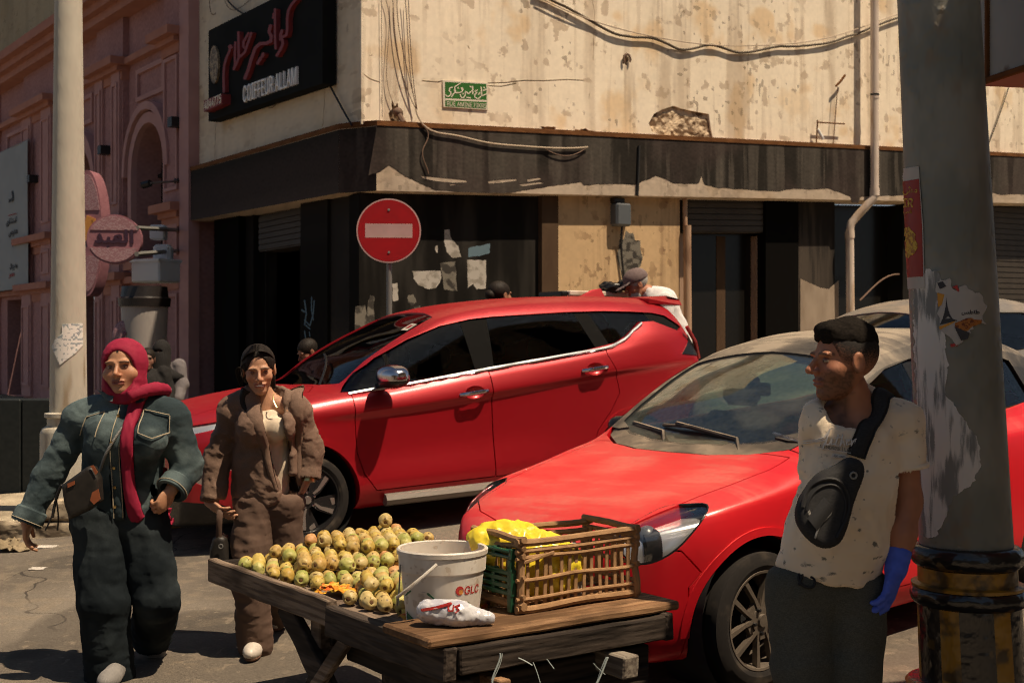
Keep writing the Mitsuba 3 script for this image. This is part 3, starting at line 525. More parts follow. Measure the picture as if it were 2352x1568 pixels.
def mapL(shape, n, ox, oy, k): return unary_union([Polygon([hL(ox + x * k, oy + y * k, n) for x, y in g_.exterior.coords], [[hL(ox + x * k, oy + y * k, n) for x, y in i.coords] for i in g_.interiors]).buffer(0) for g_ in getattr(shape, 'geoms', [shape])])
def mapR(shape, n, ox, oy, k): return unary_union([Polygon([hR(ox + x * k, oy + y * k, n) for x, y in g_.exterior.coords], [[hR(ox + x * k, oy + y * k, n) for x, y in i.coords] for i in g_.interiors]).buffer(0) for g_ in getattr(shape, 'geoms', [shape])])
obj('graffiti', onL(mapL(gs, -.06, 0, 0, 1), -.0599, -.057), 'paper_blue', B, label='pale scrawl on the dark pier')

# ---------------- hairdresser's sign ----------------
S = thing('shop_sign', 'black hairdresser sign with red script and white capitals', 'sign')
z0l, z0r, z1l, z1r = 4.67, 4.545, 5.93, 5.80
x0, x1 = hL(479, 200, .18)[0], hL(741, 100, .18)[0]
obj('panel', onL(Polygon([(x0, hL(479, 279, .18)[1]), (x1, hL(741, 192, .18)[1]), (x1, hL(741, -59, .18)[1]), (x0, hL(479, 71, .18)[1])]), .02, .18), 'sign_black', S)
red = [([(1250, -6), (1190, 60), (1150, 140), (1137, 240), (1137, 380), (1125, 440), (1075, 462), (1050, 492)], 32), ([(1072, 385), (1052, 450), (1078, 500), (1083, 545), (1058, 610), (1008, 692)], 34), ([(985, 120), (985, 300), (985, 450), (993, 605)], 28), ([(968, 175), (962, 225)], 26), ([(930, 325), (912, 400), (940, 450), (935, 512), (880, 540), (800, 545), (740, 600), (690, 740), (650, 880), (612, 972)], 40), ([(838, 672), (828, 702)], 38), ([(805, 730), (795, 748)], 42), ([(778, 772), (770, 790)], 36), ([(690, 415), (660, 510), (612, 650), (560, 702), (535, 705), (533, 560), (530, 405)], 30), ([(655, 415), (625, 470), (596, 520), (592, 580), (622, 610)], 28), ([(492, 530), (486, 700), (490, 800), (472, 862)], 27), ([(545, 690), (510, 790), (475, 858)], 28), ([(432, 568), (420, 640), (382, 720), (354, 820), (346, 950), (350, 1142)], 29), ([(418, 585), (446, 590)], 34)]
k = 320 / 1730
obj('script', onL(mapL(strokes(red), .23, 450, 0, k), .18, .235), 'sign_red', S, label='red Arabic script letters')
obj('emblem', onL(mapL(Polygon([(230 + 52 * math.cos(a), 805 + 235 * math.sin(a)) for a in np.linspace(0, 6.283, 40)[:-1]]), .2, 450, 0, k), .18, .21), 'gold_dull', S, label='round tarnished gold emblem')
def text_on(s, M, p00, p10, p01, bold=True, depth=.03, squeeze=1.0):
    """capitals whose box has the corners p00 (left foot), p10 (right foot), p01 (left top) in the plane's own metres"""
    m = meshkit.text_mesh(s, 1.0, depth=1.0, bold=bold); v = m.vertices.copy(); w = v[:, 0].max() - v[:, 0].min(); v[:, 0] = (v[:, 0] - v[:, 0].min()) / w
    p00, p10, p01 = map(np.array, (p00, p10, p01)); q = p00 + v[:, :1] * (p10 - p00) + v[:, 1:2] * (p01 - p00); m.vertices = np.c_[q, v[:, 2] * depth]
    if m.volume < 0: m.faces = m.faces[:, ::-1]
    return xf(m, M)
zk = lambda x, y, n=.2: hL(450 + x * k, y * k, n)
obj('lettering', text_on('COIFFEUR ALLAM', ML(.18), zk(590, 1275), zk(1255, 1045), zk(590, 1075), bold=False), 'letter_white', S, label='white capitals reading COIFFEUR ALLAM')
obj('number_plate', onL(Polygon([zk(100, 1390, .3), zk(322, 1288, .3), zk(322, 1165, .3), zk(100, 1250, .3)]), .18, .30), 'sign_red', S, label='small red phone number plate')
obj('number_plate__digits', text_on('4844775', ML(.3), zk(108, 1365, .3), zk(315, 1275, .3), zk(108, 1262, .3), depth=.006), 'plate_white', S)
# street name plate
N = thing('street_plate', 'green enamel street name plate with white Arabic and Latin letters', 'street sign')
K2 = 150 / 2352
mr = lambda pts, n=.03: Polygon([hR(1000 + x * K2, 170 + y * K2, n) for x, y in pts]).buffer(0)
obj('plate', onR(mr([(285, 215), (1900, 320), (1915, 1290), (310, 1180)]), 0, .018), 'plate_white', N)
obj('panel', [onR(mr([(362, 285), (1850, 360), (1865, 935), (365, 870)]), .018, .020), onR(mr([(370, 945), (1868, 1010), (1830, 1250), (375, 1165)]), .018, .020)], 'plate_green', N, label='green enamel field')
arab = [([(1835, 560), (1722, 600)], 42), ([(1765, 490), (1768, 500)], 58), ([(1848, 722), (1760, 760), (1692, 782), (1668, 740), (1655, 480)], 42), ([(1602, 680), (1560, 735)], 46), ([(1512, 585), (1430, 612), (1460, 650), (1502, 680), (1425, 740), (1420, 830), (1500, 888), (1580, 880), (1640, 800)], 38), ([(1345, 450), (1352, 722)], 42), ([(1262, 452), (1290, 470)], 48), ([(1300, 620), (1262, 660), (1190, 722), (1142, 660), (1090, 640), (1080, 760), (1040, 840), (960, 862), (910, 800), (905, 740)], 40), ([(1142, 850), (1262, 862)], 46), ([(1000, 708), (1003, 715)], 56), ([(955, 520), (970, 540)], 76), ([(1002, 560), (960, 640), (860, 682), (740, 672), (690, 600)], 42), ([(822, 502), (828, 508)], 56), ([(905, 340), (780, 412), (702, 470), (700, 560), (742, 640)], 38), ([(702, 680), (650, 722), (590, 832)], 38), ([(612, 480), (522, 520), (500, 600), (562, 662), (560, 742), (500, 802), (430, 812), (378, 760)], 40)]
obj('lettering', onR(mapR(strokes(arab), .025, 1000, 170, K2), .020, .0235), 'plate_white', N, label='white Arabic street name')
hk = lambda x, y: hR(1000 + x * K2, 170 + y * K2, .02)
obj('lettering', text_on('RUE AMINE FIKRI', MR(.02), hk(415, 1145), hk(1812, 1235), hk(415, 985), bold=False, depth=.0035), 'plate_white', N)

# ---------------- cables on the wall ----------------
def cab(name, pts, r, m, label, n=.03, N_=40, f_=hR, P_=PR, sgn=1, amp=0, seed=0):
    q = [(*f_(x, y, n), n) for x, y in pts]; q = spl(q, N_)
    if amp: q[:, 1] += amp * (meshkit.fbm(np.c_[q[:, 0] * 2.4, q[:, 0] * 0 + seed, q[:, 0] * 0], 3, seed) - .5)
    return obj(name, tube([P_(sgn * a, c_, b_) for a, b_, c_ in q], r, 6), m, label=label, cat='cable')
cab('cable', [(1225, -14), (1330, 32), (1400, 70), (1460, 88), (1510, 92), (1570, 113), (1640, 103), (1700, 123), (1760, 113), (1830, 108), (1910, 97), (1960, 80), (2060, 42), (2160, 5)], .016, 'cable_grey', 'thick wavy dark strand sagging across the sunlit wall', .035, 120, amp=.05, seed=3)  # thick grey-brown tube close to the wall
cab('cable', [(1235, -8), (1400, 60), (1520, 88), (1640, 104), (1760, 104), (1880, 92), (1960, 70), (2060, 34)], .007, 'cable_pale', 'thin pale wire just above the thick sagging strand', .05, 60)
for i, (pts, lab) in enumerate([([(876, -5), (877, 120), (878, 270)], 'leftmost straight thin wire down the cream wall'), ([(884, -5), (888, 150), (898, 225), (905, 240)], 'second thin wire from the left down the cream wall'), ([(902, -5), (910, 100), (925, 175), (955, 250)], 'thick brown wire bending right to the wire knot'), ([(912, -5), (922, 100), (945, 200), (956, 250)], 'brown wire second from the right of the hanging bunch'), ([(930, -5), (938, 110), (948, 210), (957, 252)], 'straight brown wire right in the hanging bunch'), ([(938, -5), (942, 90), (950, 190), (958, 252)], 'rightmost wire of the hanging bunch')]):
    cab('cable', pts, .0035 if i < 2 else .005, 'cable_brown', lab, .03 + .006 * i)
cab('cable', [(955, 250), (962, 272), (978, 292), (1040, 310), (1110, 326), (1190, 335), (1270, 340), (1350, 338)], .009, 'cable_pale', 'pale cable running along the canopy band', .15)
cab('cable', [(1250, 340), (1300, 358), (1345, 341)], .006, 'cable_brown', 'small loop of wire at the end of the pale cable', .15, 20)
cab('cable', [(975, 292), (982, 320), (970, 350), (978, 380), (984, 400)], .007, 'cable_brown', 'loose brown wire hanging over the canopy band', .15, 30)
cab('cable', [(1468, 335), (1466, 400), (1464, 450)], .018, 'black_rubber', 'short black cable down the canopy band', .14, 12)
cab('cable', [(2320, 190), (2290, 280), (2262, 352)], .009, 'cable_grey', 'taut grey wire right of the painted column', .06, 10)
cab('cable', [(1975, 690), (2000, 665), (2030, 640), (2065, 630)], .012, 'cable_brown', 'bent brown wire beside the drainpipe foot', .02, 20)
sl = dict(f_=lambda x, y, n: hL(x, y, n), P_=lambda a, n, z: PL(-a, n, z))
cab('cable', [(742, 165), (770, 220), (808, 288)], .012, 'black_rubber', 'black wire slanting down from the hairdresser sign', .05, 12, **sl)
cab('cable', [(515, -10), (535, 15), (560, 32)], .012, 'black_rubber', 'black wire curving in behind the hairdresser sign top', .05, 12, **sl)
cab('cable', [(516, 0), (530, 22), (548, 20), (575, 0)], .005, 'cable_brown', 'thin looped wire above the hairdresser sign', .05, 20, **sl)
cab('cable', [(481, 0), (488, 34), (496, 30)], .006, 'cable_brown', 'short hooked wire left above the hairdresser sign', .05, 16, **sl)
cab('cable', [(610, 240), (620, 248), (632, 242), (640, 228)], .006, 'cable_brown', 'wire loop under the hairdresser sign', .05, 16, **sl)
# little iron aerial with a bulb on the wall
A = thing('wall_bracket', 'thin rusty iron bracket with a white lamp tube on the sunlit wall', 'bracket')
hp = lambda x, y, n=.08: PR(*(lambda q: (q[0], n, q[1]))(hR(x, y, n)))
obj('rod', [tube([hp(1875, 328), hp(1878, 276)], .010, 6), tube([hp(1876, 281), hp(1940, 285)], .010, 6), tube([hp(1913, 340), hp(1924, 200)], .006, 6), tube([hp(1920, 198), hp(1930, 188), hp(1941, 173)], .016, 6)], 'rust', A)
obj('lamp', tube([hp(1878, 297), hp(1890, 320)], .022, 8), 'letter_white', A)
t_, z_ = hR(1437, 137)
obj('wall_hook', tube([PR(t_ + .05 * math.cos(a), .03, z_ + .06 * math.sin(a)) for a in np.linspace(-.5, 3.9, 14)], .014, 6), 'cable_brown', label='small rusty ring hook on the sunlit wall', cat='hook')
t_, z_ = hR(912, 258, .02)
obj('wall_stub', [mv(trimesh.creation.icosphere(2, .05), *PR(t_, .03, z_)), tube([PR(t_, .03, z_), PR(t_ + .04, .1, z_ - .12)], .03, 7)], 'cable_brown', label='broken brown pipe stub left of the wire knot', cat='pipe')

# ---------------- the pink building ----------------
D = thing('pink_building', 'pink building with pilasters, arched windows and heavy cornices', 'building')
O = np.array([-4.46, 18.55, 0]); PD = np.array([-.577, .817, 0]); NP = np.array([-.817, -.577, 0]) * -1; NP = np.array([-.817, -.577, 0])
MP = lambda n: frame(O + NP * n, -PD, UP, NP)
def hP(x, y, n=0.0):
    p = hit(x, y, O + NP * n, NP) - O; return -float(p @ PD), float(p[2])
def onP(poly, n0, n1): return xf(prism(poly, n1 - n0), MP(n0))
pbx = lambda u0, u1, z0, z1, n0, n1: onP(sbox(-u1, z0, -u0, z1), n0, n1)
def arch(u0, u1, z0, zt, n=14):
    r = (u1 - u0) / 2; c = -(u0 + u1) / 2; return Polygon([(c - r, z0), (c + r, z0)] + [(c + r * math.cos(a), zt - r + r * math.sin(a)) for a in np.linspace(0, math.pi, n)])
wins = [(1.15, 2.55), (4.55, 5.95), (8.95, 10.35), (12.4, 13.8), (16.4, 17.8)]
upper = [(1.3, 2.4), (4.7, 5.8), (9.1, 10.2), (12.5, 13.6)]
pw = Polygon([(-40, 0), (0, 0), (0, 7.15), (-40, 7.15)])
for a, c in wins: pw = pw.difference(arch(a, c, 2.85, 4.95)).difference(sbox(-c, .5, -a, 2.45))
obj('wall', onP(pw, -.4, 0), 'pink_wall', D)
obj('plinth', pbx(0, 40, -.1, .5, 0, .07), 'granite_dark', D, label='black stone plinth')
obj('edge_strip', pbx(-.05, .30, 0, 9, .0, .16), 'pink_trim', D, label='narrow pink edge pilaster against the cream wall')
pil = [(.42, 1.08), (2.9, 4.22), (6.7, 8.75), (10.9, 12.2), (14.3, 15.9)]
for a, c in pil:
    w = c - a; p = obj('pilaster', pbx(a, c, .5, 6.9, 0, .10), 'pink_wall', D)
    if w > 1: obj(p[len(D) + 2:] + '__panel', [pbx(a + .04, a + w * .33, .55, 6.0, .10, .15), pbx(c - w * .33, c - .04, .55, 6.0, .10, .15)], 'pink_trim', D) if False else obj(p + '__shaft', [pbx(a + .04, a + w * .33, .55, 6.0, .10, .15), pbx(c - w * .33, c - .04, .55, 6.0, .10, .15)], 'pink_trim')
    for zc, hgt, pr in ((6.02, .20, .34), (3.50, .20, .30), (2.60, .20, .28)):
        obj(p + '__capital', [pbx(a - .05, c + .05, zc - hgt * .5, zc - .02, 0, pr - .12), pbx(a - .12, c + .12, zc - .02, zc + hgt * .5, 0, pr), pbx(a - .02, c + .02, zc - .24, zc - hgt * .5, 0, .13)], 'pink_orange')
    for z0, z1 in ((.75, 2.3), (2.85, 3.3), (3.8, 5.75)):   # raised frames on the shafts
        for s0, s1 in (((a, c),) if w < 1 else ((a + .04, a + w * .33), (c - w * .33, c - .04))):
            e = .06; f0 = sbox(-(s1 - e), z0, -(s0 + e), z1); obj(p + '__moulding', onP(f0.difference(f0.buffer(-.05, join_style=2)), .10, .135 if w < 1 else .175), 'pink_trim')
for i, (a, c) in enumerate(wins):
    w_ = obj('window', onP(arch(a, c, 2.85, 4.95), -.42, -.40), 'shop_glass', D); o2 = arch(a - .16, c + .16, 2.85, 5.11)
    obj(w_ + '__surround', [onP(o2.difference(arch(a, c, 2.8, 4.95)).difference(sbox(-c - .3, 2, -a + .3, 2.86)), 0, .09), onP(arch(a - .30, c + .30, 4.2, 5.27).difference(arch(a - .2, c + .2, 4.2, 5.15)), 0, .14)], 'pink_trim')
    obj(w_ + '__sill', pbx(a - .1, c + .1, 2.72, 2.86, -.1, .18), 'pink_orange')
    obj(w_ + '__frame', [pbx((a + c) / 2 - .03, (a + c) / 2 + .03, 2.86, 4.95, -.40, -.34), pbx(a, c, 4.2, 4.26, -.40, -.34)], 'box_black')
    d_ = obj('doorway', onP(sbox(-c, .5, -a, 2.45), -.42, -.41), 'shop_black', D)
    obj('panel', onP((lambda q: q.difference(q.buffer(-.07, join_style=2)))(sbox(-c + .1, 5.35, -a - .1, 5.85)), 0, .05), 'pink_trim', D)
for zc, pr in ((6.88, .30), (7.02, .42), (7.15, .56)): obj('cornice', pbx(-.0, 40, zc - .1, zc + .06, 0, pr), 'pink_orange', D)
obj('attic', pbx(0, 40, 7.15, 7.6, -.4, -.02), 'pink_wall', D)
obj('upper_wall', pbx(0, 40, 7.6, 12, -1.2, -.8), 'beige_far', D)
obj('string_course', pbx(0, 40, 2.52, 2.62, 0, .12), 'pink_orange', D); obj('string_course', pbx(0, 40, 6.0, 6.1, 0, .12), 'pink_orange', D)
# spot lamps on the pink wall
for x, y, lab in ((400, 281, 'black box lamp above the right arched window'), (237, 345, 'black box lamp above the arched window behind the pole'), (73, 411, 'black box lamp right of the white banner')):
    u, z = hP(x, y, .2); obj('wall_lamp', onP(sbox(u - .085, z - .07, u + .085, z + .07), .10, .27), 'box_black', label=lab, cat='lamp', group='box lamps on the pink wall')
def arm_lamp(x0, x1, y, lab):
    k_ = thing('arm_lamp', lab, 'lamp'); a_, b_ = np.array([*hP(x1, y, .1), .1]), np.array([*hP(x0, y + 5, .8), .8]); w = lambda q: O - PD * q[0] + NP * q[2] + UP * q[1]
    obj('arm', tube([w(a_), w(b_)], .018, 6), 'metal_grey', k_); obj('head', tube([w(b_), w(b_ + [-.12, -.02, .06])], .05, 8), 'box_black', k_); obj('mount', mv(trimesh.creation.icosphere(1, .06), *w(a_)), 'box_black', k_)
arm_lamp(345, 408, 416, 'slim lamp on a long arm across the right arched window'); arm_lamp(215, 243, 468, 'short arm lamp beside the tall oval pink sign')
# signs of the pink shop
def disc_sign(c, r, ry, nrm, dep, label):
    k_ = thing('round_sign', label, 'sign'); nrm = np.array(nrm) / np.linalg.norm(nrm); rt = np.cross(UP, nrm) * 1.0; rt /= np.linalg.norm(rt)
    M = frame(c, rt, UP, nrm); a = np.linspace(0, 2 * np.pi, 49)[:-1]; P = lambda s: Polygon(np.stack([s * r * np.cos(a), s * ry * np.sin(a)], -1))
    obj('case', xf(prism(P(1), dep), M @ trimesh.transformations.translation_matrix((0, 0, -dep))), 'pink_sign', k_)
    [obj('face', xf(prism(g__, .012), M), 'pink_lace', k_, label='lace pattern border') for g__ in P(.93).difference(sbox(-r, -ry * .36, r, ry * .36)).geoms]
    return k_, M
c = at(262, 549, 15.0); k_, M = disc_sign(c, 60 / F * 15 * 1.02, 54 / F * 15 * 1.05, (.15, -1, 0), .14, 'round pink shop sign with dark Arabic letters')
w = arabic('abd', .21); b_ = w.bounds; obj('lettering', xf(prism(w, .014), M @ trimesh.transformations.translation_matrix((-(b_[2] + b_[0]) / 2 * .98, -.10, 0)) @ np.diag([.98, 1, 1, 1])), 'ink_purple', k_, label='dark Arabic shop name')
pc = hP(410, 549, .05); wpt = O - PD * pc[0] + NP * .05 + UP * pc[1]
obj('arm', [tube([c + [.25, .03, s], wpt + [0, 0, s]], .03, 6) for s in (.13, -.17)] + [tube([wpt + [0, 0, .3], wpt + [0, 0, -.3]], .035, 6)], 'metal_grey', k_)
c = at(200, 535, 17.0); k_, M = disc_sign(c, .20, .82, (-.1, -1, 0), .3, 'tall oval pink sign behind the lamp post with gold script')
obj('lettering', xf(prism(strokes([([(.02, .22), (.10, .17), (.10, .02), (.03, -.08), (-.1, -.1)], .035), ([(-.02, .1), (.04, .12)], .04), ([(.05, .2), (.06, 0)], .03)]), .02), M), 'gold_letter', k_)
c = at(375, 565, 17.6); obj('window_goods', [mv(bx(-.10, .10, -.1, .1, -.02, .18, .02), *(c + [-.06, 0, .1 + .0])), mv(bx(-.12, .12, -.1, .1, -.3, .02, .04), *c)], 'sill_white', label='white packages standing in the right shop window', cat='package')
obj('shop_counter', mv(xf(bx(-.26, .26, -.2, .2, -.16, .13, .02), rot([0, 0, 1], -30)), *at(358, 622, 17.4)), 'sill_white', label='white counter box under the right arched window', cat='counter')
obj('counter_shelf', mv(xf(bx(-.27, .27, -.22, .22, -.02, .02, .005), rot([0, 0, 1], -30)), *at(358, 600, 17.4)), 'sill_white', label='thin white shelf above the counter box', cat='shelf')
k_ = thing('cup_statue', 'giant white paper cup with dark lid outside the pink shop', 'sculpture'); c = ground_at(332, 985); c = np.array([*at(332, 760, 16.2)[:2], .0])
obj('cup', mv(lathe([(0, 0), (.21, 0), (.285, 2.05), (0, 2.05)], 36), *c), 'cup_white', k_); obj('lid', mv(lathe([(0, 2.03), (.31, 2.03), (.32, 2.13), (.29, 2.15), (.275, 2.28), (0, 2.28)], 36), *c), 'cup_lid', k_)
obj('badge', mv(trimesh.creation.icosphere(3, 1.0).apply_scale((.15, .05, .2)), c[0] - .20, c[1] - .17, 1.66), 'pink_lace', k_); obj('badge__letters', mv(xf(prism(strokes([([(0, .07), (0, -.05)], .018), ([(.03, .07), (.03, -.05), (-.04, -.06)], .018)]), .01), rot([1, 0, 0], 90)), c[0] - .19, c[1] - .225, 1.64), 'ink_purple', k_)
# white banner on the left
k_ = thing('banner', 'white cloth banner with dark Arabic print at the left edge', 'banner'); nb = .22
u0, zt = hP(66, 322, nb); u1, zb = hP(70, 660, nb); un = hP(-60, 500, nb)[0]
gu, gv = np.meshgrid(np.linspace(un, u0, 20), np.linspace(zb, zt, 24), indexing='ij'); q = np.stack([gu, gv, nb + .03 * meshkit.fbm(np.stack([gu * 1.5, gv * .6, gu * 0], -1), 3, 5)], -1)
obj('cloth', xf(grid_mesh(q), MP(0)), 'banner_cloth', k_, smooth=True)
for key, xr, yc, hh, m in (('dal', 31, 450, 26, 'ink_dark'), ('adv', 38, 506, 19, 'ink_dark'), ('mud', 40, 533, 17, 'ink_dark'), ('kul', 34, 557, 16, 'ink_dark'), ('wan', 40, 611, 17, 'ink_dark'), ('msr', 33, 632, 12, 'ink_red')):
    u, z = hP(xr, yc, nb + .03); pp_ = hP(xr, yc - hh, nb + .03)[1] - z; w = arabic(key, pp_); b_ = w.bounds
    from shapely import affinity
    w = affinity.translate(affinity.scale(w, 1.15, 1, origin=(0, 0)), u - b_[2] * 1.15, z - pp_ / 2); obj('lettering', xf(prism(w, .006), MP(nb + .032)), m, k_)
u, z = hP(38, 490, nb + .03); obj('line', xf(prism(sbox(u - .6, z - .008, u, z + .008), .005), MP(nb + .032)), 'ink_red', k_)
obj('bar', tube([O - PD * un + NP * nb + UP * zt, O - PD * (u0 + .03) + NP * nb + UP * zt], .02, 6), 'metal_grey', k_)

# added dark wall on the left, standing in for shaded street behind the pavement
obj('added_low_wall', [bx(-9, -4.60, 12.22, 12.45, -.1, 1.06, .012), bx(-4.592, -3.45, 12.225, 12.45, -.1, 1.06, .012)], 'granite_dark', label='added low black wall in place of shaded street at the left edge', cat='wall')

# ---------------- no entry sign ----------------
k_ = thing('no_entry_sign', 'round red no entry sign with white bar on a grey post', 'road sign'); c = at(893, 530, 12.0); r = 74 / F * 12
mat('sign_enamel', fn=lambda p, n, uv: mix((.36, .006, .010), (.28, .006, .010), fbm(p.x * 9, p.y * 9, p.z * 9, 3)), rough=.55, spec=.3)
mat('sign_white', fn=lambda p, n, uv: mix((.52, .36, .35), (.42, .27, .26), fbm(p.x * 9, p.y * 9, p.z * 9, 3)), rough=.55, spec=.3)
M = frame(c, np.array([1, .07, 0]) / math.hypot(1, .07), UP)
dsk = lambda r_, d0, d1: xf(mv(lathe([(0, d0), (r_, d0), (r_, d1), (0, d1)], 64), 0, 0, 0), M)
obj('plate', dsk(r, -.004, .004), 'sign_white', k_, label='pale rim'); obj('field', dsk(r * .955, .004, .006), 'sign_enamel', k_)
obj('bar', xf(bx(-54 / F * 12, 54 / F * 12, -16 / F * 12, 16 / F * 12, .006, .0078), M), 'sign_white', k_, label='white bar'); obj('bolt', [xf(mv(lathe([(0, 0), (.012, 0), (.010, .006), (0, .007)], 10), 0, s, .006), M) for s in (.19, -.2)], 'metal_grey', k_)
zg = float(gz(c[0], c[1] + .04)); obj('post', mv(lathe([(0, zg - .05), (.026, zg - .05), (.026, c[2] + .27), (0, c[2] + .27)], 16), c[0], c[1] + .04, 0), 'metal_grey', k_)

# ---------------- lamp post on the left ----------------
k_ = thing('lamp_post', 'pale grey concrete lamp post with a torn paper on it, left', 'lamp post'); base = np.array([*at(157, 900, 10.6)[:2], 0]); zg = float(gz(*base[:2])) + .12; pm = lambda px: px / 2 / F * 10.6
prof = [(0, zg), (.22, zg), (.22, .86), (.20, .90), (.165, .92), (.165, .98), (.185, .99), (.185, 1.02), (pm(83), 1.03)] + [(pm(83 - (z - 1.03) * 6.6), z) for z in np.linspace(1.2, 9, 50)] + [(0, 9)]
obj('shaft', mv(lathe(prof, 40), *base), 'concrete_pole', k_)
def wrap(cx, cy, rad, pts, d, dr_=.003, n=14):
    """a sheet of paper round a post: outline in pixels at distance d, laid on the cylinder"""
    P = Polygon(pts).buffer(0); b = P.bounds; m = prism(P, 1.0); v, f = trimesh.remesh.subdivide_to_size(m.vertices, m.faces, max((b[2] - b[0]) / n, 2), max_iter=14)
    o = np.zeros((len(v), 3)); Xp = (v[:, 0] - CX) / F; 
    for i in range(len(v)):
        dx = Xp[i]; a_ = dx * dx + 1; b_ = -2 * (dx * cx + cy); rr = rad + dr_ * v[i, 2]; c_ = cx * cx + cy * cy - rr * rr; disc = max(b_ * b_ - 4 * a_ * c_, 0); Y = (-b_ - math.sqrt(disc)) / (2 * a_); o[i] = (dx * Y, Y, EYE - (v[i, 1] - CY) / F * Y)
    t = trimesh.Trimesh(o, f, process=True); return t
mat('note_paper', fn=lambda p, n, uv: mix((.70, .68, .64), (.16, .22, .26), smoothstep(.56, .64, noise(p.x * 70, p.y * 10, p.z * 60)) * smoothstep(.3, .35, noise(p.x * 9, p.y * 9, p.z * 85)) * .75), rough=.9)
obj('notice', wrap(base[0], base[1], pm(80) + .004, [(143, 744), (190, 742), (191, 792), (175, 810), (137, 838), (118, 796), (126, 780), (142, 765)], 10.6), 'note_paper', label='torn white handwritten notice on the left lamp post', cat='notice')
# ---------------- cars ----------------
def dust(base, amount, d=(.36, .25, .18), gloss=.3):
    def fn(p, n, uv):
        a = fbm(p.x * 3.2, p.y * 3.2, p.z * 5, 4); f_ = noise(p.x * 55, p.y * 55, p.z * 55); s = fbm((p.x - p.y) * 2.5, (p.x + p.y) * 11, 5.0, 3)
        w = smoothstep(.25, .95, n.z) * amount * (.25 + 1.1 * smoothstep(.30, .68, a)) * (.75 + .35 * f_) * (.65 + .6 * smoothstep(.35, .6, s)) + .03 * amount
        return mix(base, d, dr.clip(w, 0, .93))
    return fn
mat('paint_deep_red', fn=dust((.40, .005, .014), .05), rough=.34, spec=.5, coat=1.0, metal=.45)
mat('paint_bright_red', fn=dust((.68, .008, .018), .30, (.66, .20, .16)), rough=.34, spec=.5, coat=.9, coat_gloss=.93, metal=.2)
mat('roof_dusty', fn=dust((.010, .012, .016), .72, (.32, .265, .20)), rough=.5, spec=.4, coat=.3)
mat('paint_silver', fn=dust((.18, .17, .16), .6, (.34, .27, .20)), rough=.4, metal=.3, coat=.5)
mat('paint_pale', fn=dust((.50, .48, .40), .5, (.5, .42, .32)), rough=.4, coat=.5)
mat('trim_black', color=(.010, .010, .011), rough=.35, spec=.5)
mat('plastic_black', fn=dust((.014, .014, .014), .7, (.28, .22, .16)), rough=.6)
mat('underbody', color=(.006, .006, .006), rough=.9)
scene['chrome'] = {'type': 'twosided', 'bsdf': {'type': 'roughconductor', 'material': 'Cr', 'alpha': .06}}
mat('lamp_mirror', color=(.78, .79, .80), rough=.22, metal=.75, spec=.6)
mat('pillar_black', color=(.008, .008, .008), rough=.8, spec=.06)
mat('window_trim', color=(.55, .58, .62), rough=.25, metal=.9)
mat('silver_trim', color=(.24, .215, .19), rough=.45, metal=.5)
mat('tyre', fn=lambda p, n, uv: mix((.020, .018, .017), (.10, .08, .06), smoothstep(.5, .8, fbm(p.x * 9, p.y * 9, p.z * 9, 4)) * .6), rough=.9, spec=.2)
mat('rim_black', color=(.012, .012, .013), rough=.35, spec=.5)
mat('rim_machined', color=(.50, .47, .45), rough=.32, metal=.85)
mat('rim_graphite', fn=lambda p, n, uv: mix((.10, .085, .07), (.19, .155, .12), fbm(p.x * 12, p.y * 12, p.z * 12, 3)), rough=.5, metal=.4)
mat('tail_red', color=(.30, .004, .008), rough=.15, coat=1.0)
mat('seat_cloth', color=(.030, .035, .040), rough=.9); mat('dash', color=(.022, .024, .026), rough=.7)
mat('headliner', color=(.30, .30, .27), rough=.9)
scene['glass_tint'] = {'type': 'thindielectric', 'int_ior': 1.5, 'specular_transmittance': rgb((.08, .085, .08)), 'specular_reflectance': rgb((.6, .6, .6))}
scene['glass_clear'] = {'type': 'thindielectric', 'int_ior': 1.5, 'specular_transmittance': rgb((.72, .80, .77))}
scene['lamp_glass'] = {'type': 'thindielectric', 'int_ior': 1.5}
scene['glass_dusty'] = {'type': 'blendbsdf', 'weight': proc(lambda p, n, uv: .012 + .055 * smoothstep(.52, .78, fbm((p.x - p.y) * 1.6 + p.z * 1.2, p.z * 9, 4.0, 4)) + .03 * noise(p.x * 60, p.y * 60, p.z * 60)),
    'one': {'type': 'thindielectric', 'int_ior': 1.5, 'specular_transmittance': rgb((.64, .80, .80))}, 'two': {'type': 'twosided', 'bsdf': {'type': 'diffuse', 'reflectance': rgb((.42, .40, .35))}}}

